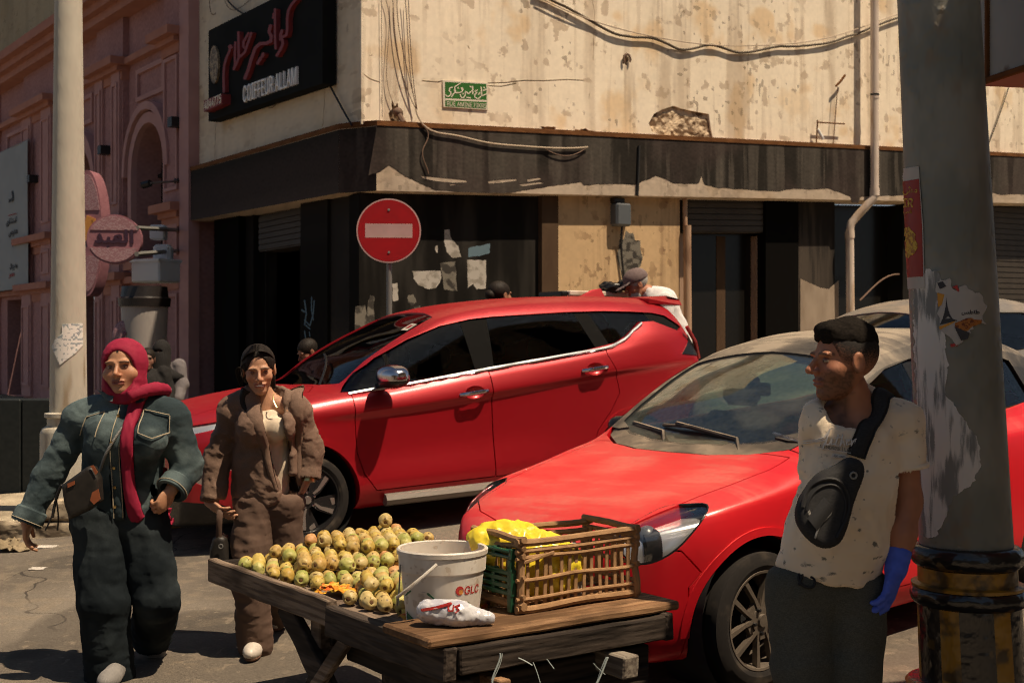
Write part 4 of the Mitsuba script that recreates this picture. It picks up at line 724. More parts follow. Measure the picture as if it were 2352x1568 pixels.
def loft(xs, Y, Z, dense=8, sub=5, dy=0.0, dz=0.0, zmin=None, xr=None, nx=None):
    """the closed skin through lines Y[k](x), Z[k](x), mirrored about y = 0"""
    xs = np.asarray(xs, float); Y, Z = np.asarray(Y, float), np.asarray(Z, float); K = len(Y)
    lo, hi = xr or (xs[0], xs[-1]); u = np.linspace(0, 1, nx or dense * len(xs)); X = PchipInterpolator(np.linspace(0, 1, len(xs)), xs)(u); X = X[(X > lo) & (X < hi)]; X = np.r_[lo, X, hi]
    yy = np.array([PchipInterpolator(xs, Y[k])(X) for k in range(K)]); zz = np.array([PchipInterpolator(xs, Z[k])(X) for k in range(K)])
    ku = np.linspace(0, K - 1, (K - 1) * sub + 1); yy, zz = PchipInterpolator(range(K), yy, axis=0)(ku), PchipInterpolator(range(K), zz, axis=0)(ku)
    if dy or dz: yy = np.maximum(yy - dy * np.clip(yy / .3, 0, 1), 0); zz = zz - dz * np.clip((zz - .5) / .4, 0, 1)
    if zmin is not None: zz = np.maximum(zz, zmin)
    n = len(ku); ring = np.concatenate([np.stack([yy, zz], -1), np.stack([-yy[1:-1][::-1], zz[1:-1][::-1]], -1)]); m = len(ring)
    v = np.concatenate([np.broadcast_to(X[None, :, None], (m, len(X), 1)), ring], -1).transpose(1, 0, 2).reshape(-1, 3); f = []
    N = len(X)
    for i in range(N - 1):
        a = np.arange(m); b = (a + 1) % m; f += np.stack([i * m + a, (i + 1) * m + b, i * m + b], -1).tolist() + np.stack([i * m + a, (i + 1) * m + a, (i + 1) * m + b], -1).tolist()
    v = np.vstack([v, [X[0], 0, zz[:, 0].mean()], [X[-1], 0, zz[:, -1].mean()]]); c = len(v) - 2
    for j in range(m): f += [[c, j, (j + 1) % m], [c + 1, (N - 1) * m + (j + 1) % m, (N - 1) * m + j]]
    t = trimesh.Trimesh(v, np.array(f), process=False)
    if t.volume < 0: t.faces = t.faces[:, ::-1]
    t.merge_vertices(digits_vertex=6); t.update_faces(t.nondegenerate_faces()); return Manifold(m3.Mesh(vert_properties=np.asarray(t.vertices, np.float32), tri_verts=np.asarray(t.faces, np.uint32)))

SIDE = np.array([[1, 0, 0, 0], [0, 0, -1, 0], [0, 1, 0, 0], [0, 0, 0, 1.0]])   # outline (x, z), pulled towards -y
def side(pts, y0, y1):   # outline in (x, z) between y0 and y1
    M = SIDE.copy(); M[1, 3] = y1; return mprism(pts, y1 - y0, M)
def plan(pts, z0, z1):
    M = np.eye(4); M[2, 3] = z0; return mprism(pts, z1 - z0, M)
def both(f_, *a, y0=.35, y1=1.3): return side(*a, y0, y1) + side(*a, -y1, -y0)
def smooth_poly(pts, n=60):
    p = np.asarray(pts, float); p = np.vstack([p, p[:1]]); s = np.r_[0, np.cumsum(np.linalg.norm(np.diff(p, axis=0), axis=1))]; return CubicSpline(s, p, bc_type='periodic')(np.linspace(0, s[-1], n)[:-1])

def pose(X, Y, Zz, yaw, pit):
    u = np.array([math.cos(yaw) * math.cos(pit), math.sin(yaw) * math.cos(pit), math.sin(pit)]); l = np.array([math.sin(yaw), -math.cos(yaw), 0]); n = np.cross(l, u); n = n if n[2] > 0 else -n
    return frame((X, Y, Zz), u, l, n)
def ray_hit(M, mesh, px):
    """where the sight lines of pixels meet a mesh that stands under M, in the mesh's own metres"""
    Mi = np.linalg.inv(M); o = Mi[:3, :3] @ np.array([0, 0, EYE]) + Mi[:3, 3]; t = mesh.triangles; a, e1, e2 = t[:, 0], t[:, 1] - t[:, 0], t[:, 2] - t[:, 0]; out = []
    for x, y in px:
        d = Mi[:3, :3] @ np.array([(x - CX) / F, 1, -(y - CY) / F]); h = np.cross(d, e2); det = (e1 * h).sum(1); det = np.where(abs(det) < 1e-12, 1e-12, det); s = o - a; u = (s * h).sum(1) / det; q = np.cross(s, e1); v = (q @ d) / det; w = (e2 * q).sum(1) / det
        ok = (u >= -1e-6) & (v >= -1e-6) & (u + v <= 1 + 1e-6) & (w > 0); out.append(o + d * w[ok].min() if ok.any() else o * np.nan)
    return np.array(out)
def patch_prism(P3, depth=.5, n=None):
    """a prism through a patch of points on a surface, along the patch's mean normal"""
    P3 = P3[~np.isnan(P3).any(1)]; c = P3.mean(0)
    if n is None: n = np.linalg.svd(P3 - c)[2][2]
    n = np.asarray(n, float) / np.linalg.norm(n); a = np.cross([0, 0, 1.0], n); a /= np.linalg.norm(a); b = np.cross(n, a); q = np.stack([(P3 - c) @ a, (P3 - c) @ b], -1)
    M = frame(c - n * depth / 2, a, b, n); return (lambda grow=0.0: mprism(Polygon(q).buffer(0).buffer(grow), depth, M))

def wheel(kind, name, parent, M, r=.316, w=.205, rr=.235, spin=0.0, label=None):
    """a wheel whose axis is local y and whose outer face looks towards +y"""
    W = key_for(name, parent); L_ = lambda prof, n=56: lathe(prof, n).apply_transform(np.array([[1, 0, 0, 0], [0, 0, 1, 0], [0, -1, 0, 0], [0, 0, 0, 1.0]]) if False else rot([1, 0, 0], -90))
    P = lambda m: xf(xf(m, rot([0, 1, 0], spin)), M)
    ty = [(rr - .004, -w), (r - .03, -w), (r - .008, -w + .012), (r, -w + .035), (r + .001, -w + .07), (r - .004, -w + .075), (r - .004, -w + .085), (r, -w + .09), (r, -.09), (r - .004, -.085), (r - .004, -.075), (r + .001, -.07), (r, -.035), (r - .008, -.012), (r - .03, 0.0), (rr + .025, .004), (rr + .006, -.004), (rr - .004, -.02)]
    obj(W[len(parent) + 2:] + '__tyre', P(L_(ty)), 'tyre', parent, label=label)
    rim = [(rr - .004, -w + .01), (rr + .004, -.012), (rr, -.004), (rr - .010, -.006), (rr - .018, -.03), (rr - .03, -w + .02)]
    obj(W[len(parent) + 2:] + '__rim', P(L_(rim)), 'rim_black' if kind == 'blade' else 'rim_graphite', parent)
    obj(W[len(parent) + 2:] + '__disc', P(L_([(0, -.15), (.14, -.15), (.145, -.13), (.05, -.13), (.05, -.09), (0, -.09)], 32)), 'underbody', parent)
    sp = []; ac = []
    for k in range(5):
        a = k * 72
        if kind == 'blade':
            q = prism([(-.020, .045), (-.030, .10), (-.012, rr - .015), (.060, rr - .022), (.024, .10), (.020, .045)], .03); sp.append(('rim_black', xf(q, rot([0, 0, 1], a) @ np.diag([1, 1, 1, 1]))))
            q = prism([(-.006, .06), (-.016, .11), (-.004, rr - .022), (.030, rr - .028), (.006, .11), (.008, .06)], .004); sp.append(('rim_machined', mv(xf(q, rot([0, 0, 1], a)), 0, 0, .030)))
            q = prism([(.050, rr - .045), (.070, rr - .03), (.105, rr - .055), (.085, rr - .085)], .004); sp.append(('rim_machined', mv(xf(q, rot([0, 0, 1], a)), 0, 0, .014)))
            sp.append(('rim_black', mv(xf(prism([(.045, rr - .02), (.075, rr - .015), (.13, rr - .06), (.03, .05), (.01, .06)], .014), rot([0, 0, 1], a)), 0, 0, 0)))
        else:
            for s in (-1, 1): q = prism([(s * .012, .04), (s * .030, .10), (s * .040, rr - .008), (s * .062, rr - .012), (s * .046, .10), (s * .034, .04)], .028); sp.append(('rim_graphite', xf(q, rot([0, 0, 1], a))))
            sp.append(('rim_graphite', xf(prism([(-.046, .085), (.046, .085), (.036, .045), (-.036, .045)], .022), rot([0, 0, 1], a))))
    sp.append(('rim_black' if kind == 'blade' else 'rim_graphite', mv(lathe([(0, 0), (.062, 0), (.058, .028), (0, .03)], 28), 0, 0, 0))); sp.append(('rim_machined' if kind == 'blade' else 'rim_graphite', mv(lathe([(0, .028), (.030, .028), (.027, .040), (0, .042)], 24), 0, 0, 0)))
    for k in range(5): sp.append(('chrome' if kind == 'blade' else 'rim_black', mv(lathe([(0, .02), (.010, .02), (.008, .042), (0, .045)], 8), .055 * math.cos(k * 1.2566 + .6), .055 * math.sin(k * 1.2566 + .6), 0)))
    S_ = rot([1, 0, 0], -90); off = -.048 if kind == 'blade' else -.04; n_ = 0
    for m_ in sorted({a for a, _ in sp}):
        obj(W[len(parent) + 2:] + ('__spokes' if m_ != 'chrome' else '__nut'), P(mv(xf(trimesh.util.concatenate([b for a, b in sp if a == m_]), S_), 0, off, 0)), m_, parent, kind='stuff')

def handle(parent, M, x, y, z, slope, mat_='chrome'):
    h = key_for('door_handle', parent); L = .115
    obj(h[len(parent) + 2:], xf(tube(spl([(x - L, y + .004, z - slope * L), (x - L * .8, y + .032, z - slope * L * .8), (x, y + .040, z), (x + L * .8, y + .032, z + slope * L * .8), (x + L, y + .004, z + slope * L)], 18), .016, 10), M), mat_, parent, label='chrome door handle')
def handle_cup(x, z): return trimesh.creation.icosphere(3, 1.0).apply_scale((.085, .05, .055)).apply_translation((x, 0, z))

def red_mpv():
    k = thing('parked_car', 'deep red people carrier parked in the middle, chrome mirror and window line', 'car', None); M = pose(-1.829, 9.845, .176, .525, .0525)
    xs = [-.87, -.84, -.75, -.60, -.35, 0, .3, .6, .95, 1.3, 1.7, 2.2, 2.7, 3.1, 3.35, 3.5, 3.58, 3.60]
    n = len(xs); c_ = lambda v: [v] * n
    Y = [c_(0), [.40, .55, .65, .71, .735, .74, .74, .74, .74, .74, .74, .74, .74, .73, .70, .65, .55, .45],
         [.52, .67, .765, .83, .862, .872, .868, .864, .862, .862, .864, .868, .872, .862, .825, .77, .67, .56],
         [.53, .68, .775, .838, .868, .874, .855, .842, .838, .840, .845, .858, .868, .866, .835, .785, .69, .58],
         [.52, .665, .762, .822, .855, .864, .856, .846, .843, .845, .849, .855, .858, .854, .832, .79, .70, .6],
         [.50, .645, .745, .808, .845, .862, .872, .876, .878, .879, .880, .880, .878, .872, .845, .80, .71, .6],
         [.46, .61, .71, .77, .805, .826, .838, .843, .846, .848, .849, .85, .848, .842, .815, .775, .69, .58],
         [.36, .53, .635, .69, .73, .757, .775, .79, .80, .806, .808, .81, .808, .80, .775, .735, .66, .55],
         [.26, .40, .50, .55, .59, .62, .672, .662, .63, .605, .595, .59, .585, .575, .56, .55, .55, .48],
         [.14, .22, .28, .31, .33, .35, .38, .38, .36, .35, .35, .35, .35, .345, .34, .33, .3, .26], c_(0)]
    Z = [c_(.21), c_(.20), [.36, .37, .38, .39, .39, .38, .38, .38, .38, .38, .38, .38, .38, .40, .43, .46, .50, .55],
         [.56, .57, .58, .60, .62, .62, .62, .62, .63, .64, .65, .66, .68, .70, .72, .74, .74, .75],
         [.70, .72, .74, .77, .80, .82, .83, .845, .865, .89, .92, .96, 1.0, 1.02, 1.03, 1.0, .93, .86],
         [.75, .775, .80, .835, .87, .895, .905, .915, .935, .96, .99, 1.03, 1.07, 1.09, 1.10, 1.06, .97, .89],
         [.79, .825, .86, .90, .94, .97, .99, 1.0, 1.025, 1.055, 1.09, 1.14, 1.19, 1.23, 1.22, 1.14, 1.01, .92],
         [.815, .86, .90, .94, .98, 1.015, 1.04, 1.055, 1.085, 1.12, 1.16, 1.205, 1.265, 1.33, 1.32, 1.21, 1.05, .95],
         [.83, .88, .925, .965, 1.01, 1.05, 1.075, 1.25, 1.425, 1.545, 1.592, 1.605, 1.598, 1.575, 1.535, 1.40, 1.12, .97],
         [.835, .89, .94, .985, 1.03, 1.075, 1.125, 1.29, 1.46, 1.592, 1.645, 1.665, 1.658, 1.635, 1.60, 1.45, 1.14, .98],
         [.838, .893, .945, .99, 1.035, 1.082, 1.14, 1.30, 1.475, 1.60, 1.655, 1.675, 1.668, 1.645, 1.61, 1.46, 1.15, .985]]
    skin = loft(xs, Y, Z); inner = loft(xs, Y, Z, dy=.07, dz=.055, zmin=.42, xr=(.12, 3.5)); glass_in = loft(xs, Y, Z, dy=.011, dz=.010); glass_in2 = loft(xs, Y, Z, dy=.018, dz=.016)
    dlo = [(.31, 1.045), (.47, 1.172), (.636, 1.272), (.906, 1.392), (1.19, 1.482), (1.45, 1.522), (1.64, 1.532), (2.31, 1.540), (2.67, 1.533), (2.93, 1.518), (3.15, 1.498), (3.27, 1.47), (3.40, 1.37), (3.33, 1.34), (3.11, 1.43), (2.975, 1.428), (2.80, 1.325), (2.68, 1.275), (2.39, 1.232), (1.51, 1.152), (.806, 1.08), (.42, 1.043)]
    D = both(None, dlo); wind = plan([(.10, 0), (.14, .25), (.24, .50), (.36, .635), (.80, .575), (1.20, .51), (1.25, .25), (1.26, 0), (1.25, -.25), (1.20, -.51), (.80, -.575), (.36, -.635), (.24, -.5), (.14, -.25)], .9, 1.9)
    rear = plan([(3.3, -.46), (3.3, .46), (3.56, .5), (3.56, -.5)], 1.12, 1.62)
    arch = lambda x, z, r: side([(x + r * math.cos(a), z + r * math.sin(a)) for a in np.linspace(0, 6.283, 72)[:-1]], .42, 1.2) + side([(x + r * math.cos(a), z + r * math.sin(a)) for a in np.linspace(0, 6.283, 72)[:-1]], -1.2, -.42)
    body = skin - inner - D - wind - rear - arch(0, .33, .385) - arch(2.775, .33, .385)
    doors = [[(.385, 1.25), (.378, .9), (.385, .62), (.43, .46), (.52, .335), (1.492, .335), (1.492, 1.22), (1.48, 1.7), (.9, 1.7)], [(1.501, 1.7), (1.501, .335), (2.30, .335), (2.36, .45), (2.43, .60), (2.56, .74), (2.655, .88), (2.62, 1.06), (2.565, 1.18), (2.56, 1.30), (2.56, 1.7)]]
    dz_ = side([(-2, 0), (5, 0), (5, 1.31), (2.9, 1.30), (2.68, 1.268), (2.39, 1.224), (1.51, 1.146), (.806, 1.075), (.25, 1.045), (-2, 1.04)], .3, 1.3)
    for j, d in enumerate(doors):
        P_ = Polygon(d).buffer(0); dd = body ^ side(P_, .55, 1.3) ^ dz_; body = body - (side(P_.buffer(.007), .55, 1.3) ^ dz_)
        for x, z in ((1.345, .975), (2.43, 1.085)): dd = dd - man(handle_cup(x, z).apply_translation((0, .885 if x < 2 else .888, 0)))
        obj('door', xf(dd, M), 'paint_deep_red', k, smooth=32)
    hood = plan([(-.80, -.40), (-.66, -.50), (-.2, -.585), (.12, -.64), (.20, -.52), (.10, -.25), (.06, 0), (.10, .25), (.20, .52), (.12, .64), (-.2, .585), (-.66, .50), (-.80, .40)], .6, 1.3)
    hd = plan(Polygon([(-.80, -.40), (-.66, -.50), (-.2, -.585), (.12, -.64), (.20, -.52), (.10, -.25), (.06, 0), (.10, .25), (.20, .52), (.12, .64), (-.2, .585), (-.66, .50), (-.80, .40)]).buffer(.006), .6, 1.3); body_h = body ^ hood; body = body - hd; obj('hood', xf(body_h, M), 'paint_deep_red', k, smooth=32)
    # lamps and grille cut out of the nose
    parts = [('headlamp', 'lamp_mirror', [(-.95, .865), (-.42, .935), (-.36, .955), (-.42, .90), (-.95, .80)]), ('headlamp', 'lamp_mirror', [(-.70, .70), (-.45, .735), (-.48, .60), (-.62, .56)]), ('nose_trim', 'chrome', [(-.95, .60), (-.72, .60), (-.58, .46), (-.62, .44), (-.78, .52), (-.95, .52)]), ('bumper_skirt', 'trim_black', [(-.95, .15), (-.36, .15), (-.42, .26), (-.62, .36), (-.95, .40)])]
    for nm, m_, q in parts:
        pr = both(None, q, y0=.16, y1=1.2) if nm != 'bumper_skirt' else side(q, -1.2, 1.2)
        piece = (glass_in ^ pr) - loft(xs, Y, Z, dy=.05, dz=.05); [obj(nm, xf(q__, M), m_, k, smooth=32) for q__ in (piece.decompose() if nm != 'bumper_skirt' else [max(piece.decompose(), key=lambda a: a.num_tri())])]; body = body - pr
    g_ = side([(-.95, .60), (-.6, .60), (-.6, .80), (-.95, .79)], -.42, .42); obj('grille', xf((glass_in ^ g_), M), 'trim_black', k); body = body - g_
    obj('body', xf(body, M), 'paint_deep_red', k, smooth=32)
    pane = lambda pr: xf((glass_in - glass_in2) ^ pr, M)
    wp = plan([(.09, 0), (.13, .25), (.23, .51), (.35, .645), (.80, .585), (1.21, .52), (1.26, .25), (1.27, 0), (1.26, -.25), (1.21, -.52), (.80, -.585), (.35, -.645), (.23, -.51), (.13, -.25)], .9, 1.9)
    obj('windscreen', pane(wp), 'glass_tint', k, label='dark windscreen with a small square sticker')
    obj('side_window', pane(side([(.31, 1.04), (.60, 1.255), (.70, 1.30), (.70, 1.06)], .35, 1.3)), 'glass_tint', k)
    obj('side_window', pane(side([(.73, 1.06), (.73, 1.32), (1.19, 1.485), (1.36, 1.512), (1.40, 1.14)], .35, 1.3)), 'glass_tint', k)
    obj('side_window', pane(side([(1.56, 1.15), (1.60, 1.535), (2.38, 1.545), (2.50, 1.235)], .35, 1.3)), 'glass_tint', k)
    obj('side_window', pane(side([(2.52, 1.545), (2.63, 1.26), (2.70, 1.28), (2.80, 1.33), (2.96, 1.43), (3.10, 1.43), (3.05, 1.51)], .35, 1.3)), 'glass_tint', k)
    pil = [[(1.36, 1.53), (1.40, 1.13), (1.56, 1.14), (1.60, 1.55)], [(2.38, 1.55), (2.50, 1.22), (2.63, 1.25), (2.52, 1.55)], [(.70, 1.04), (.70, 1.32), (.73, 1.34), (.73, 1.04)], [(3.05, 1.53), (3.10, 1.42), (3.33, 1.33), (3.42, 1.38), (3.27, 1.49), (3.15, 1.51)]]
    for q in pil: obj('window_pillar', pane(side(q, .35, 1.3)), 'pillar_black', k)
    for s in (-1,): obj('side_window', xf((glass_in - glass_in2) ^ side(dlo, -1.3, -.35), M), 'glass_tint', k)
    obj('rear_window', pane(rear), 'glass_tint', k)
    skl = tm(skin)
    def on_side(x, z, out):   # y of the skin beside a point
        v = skl.vertices; m_ = v[:, 1] > .4; i = np.argsort((v[m_, 0] - x) ** 2 + (v[m_, 2] - z) ** 2)[:3]; return v[m_][i, 1].mean() + out
    tr = [(.36, 1.032), (.60, 1.055), (.806, 1.070), (1.15, 1.105), (1.51, 1.142), (1.95, 1.182), (2.39, 1.222), (2.68, 1.266), (2.80, 1.316), (2.89, 1.37), (2.975, 1.418)]
    tp = spl(tr, 44); obj('window_strip', xf(tube([(x, on_side(x, z, .003), z) for x, z in tp], .014, 6), M), 'window_trim', k, label='bright strip along the window line')
    tp = spl([(.58, .255), (1.2, .25), (1.8, .25), (2.25, .26)], 20); obj('sill_strip', xf(tube([(x, .845, z) for x, z in tp], .045, 8), M), 'silver_trim', k, label='silver sill strip')
    handle(k, M, 1.335, .872, .975, .07); handle(k, M, 2.42, .874, 1.085, .07)
    for x, z in ((1.345, .975), (2.43, 1.085)): pass
    # mirror
    mi_ = key_for('mirror', k); w = trimesh.creation.icosphere(4, 1.0); v = w.vertices; v[:, 0] = np.sign(v[:, 0]) * abs(v[:, 0]) ** .75; v[:, 2] = np.sign(v[:, 2]) * abs(v[:, 2]) ** .8; w.vertices = v * [.105, .155, .084]
    c = np.array([.62, 1.0, 1.145]); up_ = man(w.copy().apply_translation(c)); cut = side([(-1, 1.118), (2, 1.118), (2, 3), (-1, 3)], 0, 2)
    obj('mirror', xf(up_ ^ cut, M), 'chrome', k, label='chrome mirror cap', smooth=60); obj('mirror__foot', xf((up_ - cut).scale((1, 1, 1)), M), 'trim_black', k); obj('mirror__arm', xf(bar((.60, .80, 1.075), (.62, .95, 1.11), .07, .035), M), 'trim_black', k)
    # rear lamp, spoiler, aerial fin, sticker
    obj('tail_lamp', xf((skin ^ side([(3.30, 1.15), (3.47, 1.30), (3.70, 1.2), (3.70, 1.1)], .45, 1.3)) .translate((.004, .006, .002)), M), 'trim_black', k, smooth=32); obj('tail_lamp', xf(tube([(3.40, .80, 1.37), (3.50, .775, 1.24), (3.565, .73, 1.10)], .016, 8), M), 'tail_red', k, label='red tail lamp line')
    sp = trimesh.convex.convex_hull(np.array([(3.20, s * .56, 1.575) for s in (-1, 1)] + [(3.20, s * .56, 1.615) for s in (-1, 1)] + [(3.50, s * .58, 1.555) for s in (-1, 1)] + [(3.56, s * .54, 1.545) for s in (-1, 1)] + [(3.56, s * .50, 1.60) for s in (-1, 1)] + [(3.50, s * .40, 1.635) for s in (-1, 1)] + [(3.20, s * .30, 1.635) for s in (-1, 1)]))
    obj('spoiler', xf(sp, M), 'paint_deep_red', k); obj('aerial_fin', xf(trimesh.convex.convex_hull(np.array([(2.85, -.03, 1.65), (2.85, .03, 1.65), (3.12, -.035, 1.64), (3.12, .035, 1.64), (3.10, 0, 1.725), (3.0, 0, 1.715)])), M), 'paint_deep_red', k)
    st = plan([(.98, .40), (1.08, .385), (1.085, .47), (.99, .485)], 1.2, 1.7); obj('sticker', xf(((glass_in.translate((0, 0, .003))) - glass_in) ^ st, M), 'paper_white', k); st = plan([(1.01, .42), (1.06, .41), (1.062, .455), (1.015, .465)], 1.2, 1.7); obj('sticker', xf((glass_in.translate((0, 0, .005)) - glass_in.translate((0, 0, .003))) ^ st, M), 'sign_red', k)
    obj('wiper', xf(tube(spl([(.25, .52, 1.095), (.42, .25, 1.235), (.52, -.02, 1.30)], 10), .010, 6), M), 'trim_black', k)
    obj('underbody', xf(bx(-.6, 3.4, -.60, .60, .22, .42), M), 'underbody', k)
    for x in (0, 2.775): obj('wheel_well', xf(lathe([(.375, 0), (.375, .3), (0, .3)], 30).apply_transform(rot([1, 0, 0], 90)).apply_translation((x, .80, .33)), M), 'underbody', k)
    for x in (0, 2.775): obj('wheel_arch', xf((skin.scale((1, 1.006, 1)) ^ (side([(x + .425 * math.cos(a), .33 + .425 * math.sin(a)) for a in np.linspace(-.1, math.pi + .1, 40)], .6, 1.3) - side([(x + .383 * math.cos(a), .33 + .383 * math.sin(a)) for a in np.linspace(0, 6.283, 60)[:-1]], .5, 1.4))), M), 'paint_deep_red', k, smooth=32)
    wheel('blade', 'wheel', k, M @ trimesh.transformations.translation_matrix((0, .845, .318)), spin=14); wheel('blade', 'wheel', k, M @ trimesh.transformations.translation_matrix((2.775, .845, .318)), spin=40)
    for x in (0, 2.775): obj('far_tyre', xf(lathe([(0, -.1), (.30, -.1), (.316, -.07), (.316, .07), (.30, .1), (0, .1)], 30).apply_transform(rot([1, 0, 0], 90)).apply_translation((x, -.75, .318)), M), 'tyre', k)
    for x in (1.25, 2.15): obj('seat', xf(trimesh.util.concatenate([bx(x, x + .14, s - .22, s + .22, .55, 1.12, .05) for s in (-.37, .37)] + [bx(x + .02, x + .12, s - .13, s + .13, 1.15, 1.33, .04) for s in (-.37, .37)]), M), 'seat_cloth', k, kind='stuff')

HX = [-.77, -.755, -.70, -.605, -.45, -.2, .1, .4, .7, 1.0, 1.3, 1.7, 2.2, 2.6, 2.85, 2.97, 3.01]
n_ = len(HX)
HY = [[0] * n_, [.36, .52, .63, .70, .73, .74, .74, .74, .74, .74, .74, .74, .73, .71, .66, .58, .48], [.48, .625, .725, .79, .83, .85, .852, .85, .85, .85, .852, .856, .86, .845, .79, .69, .55], [.49, .635, .737, .80, .842, .868, .862, .852, .848, .848, .853, .864, .87, .86, .80, .70, .56], [.43, .575, .68, .752, .80, .834, .842, .838, .838, .84, .845, .852, .853, .84, .78, .68, .54],
      [.33, .47, .57, .65, .70, .735, .755, .765, .778, .783, .783, .778, .77, .74, .68, .6, .5], [.22, .33, .43, .51, .57, .612, .64, .668, .635, .59, .562, .552, .545, .535, .50, .46, .4], [.12, .17, .22, .26, .30, .33, .35, .36, .35, .33, .32, .32, .32, .31, .29, .26, .22], [0] * n_]
NOSE = np.ones(n_); NOSE[:7] = [.53, .56, .62, .71, .83, .93, .97]
HY = [list(np.array(r) * NOSE) for r in HY]
HZ = [[.19] * n_, [.17] * n_, [.36, .36, .37, .38, .39, .39, .38, .37, .37, .37, .37, .38, .40, .43, .45, .47, .5], [.52, .54, .57, .60, .63, .65, .65, .64, .64, .64, .65, .67, .69, .71, .72, .72, .72], [.57, .62, .675, .735, .79, .84, .865, .875, .88, .885, .895, .915, .935, .945, .935, .89, .84],
      [.59, .645, .71, .775, .83, .885, .93, .958, .972, .983, .995, 1.01, 1.03, 1.05, 1.04, .97, .89], [.60, .655, .718, .782, .84, .90, .948, .983, 1.15, 1.312, 1.41, 1.448, 1.44, 1.375, 1.24, 1.0, .91], [.605, .658, .718, .78, .838, .90, .95, 1.02, 1.195, 1.362, 1.465, 1.512, 1.50, 1.43, 1.28, 1.02, .925], [.607, .66, .716, .776, .834, .897, .948, 1.03, 1.212, 1.382, 1.482, 1.525, 1.515, 1.44, 1.29, 1.03, .935]]

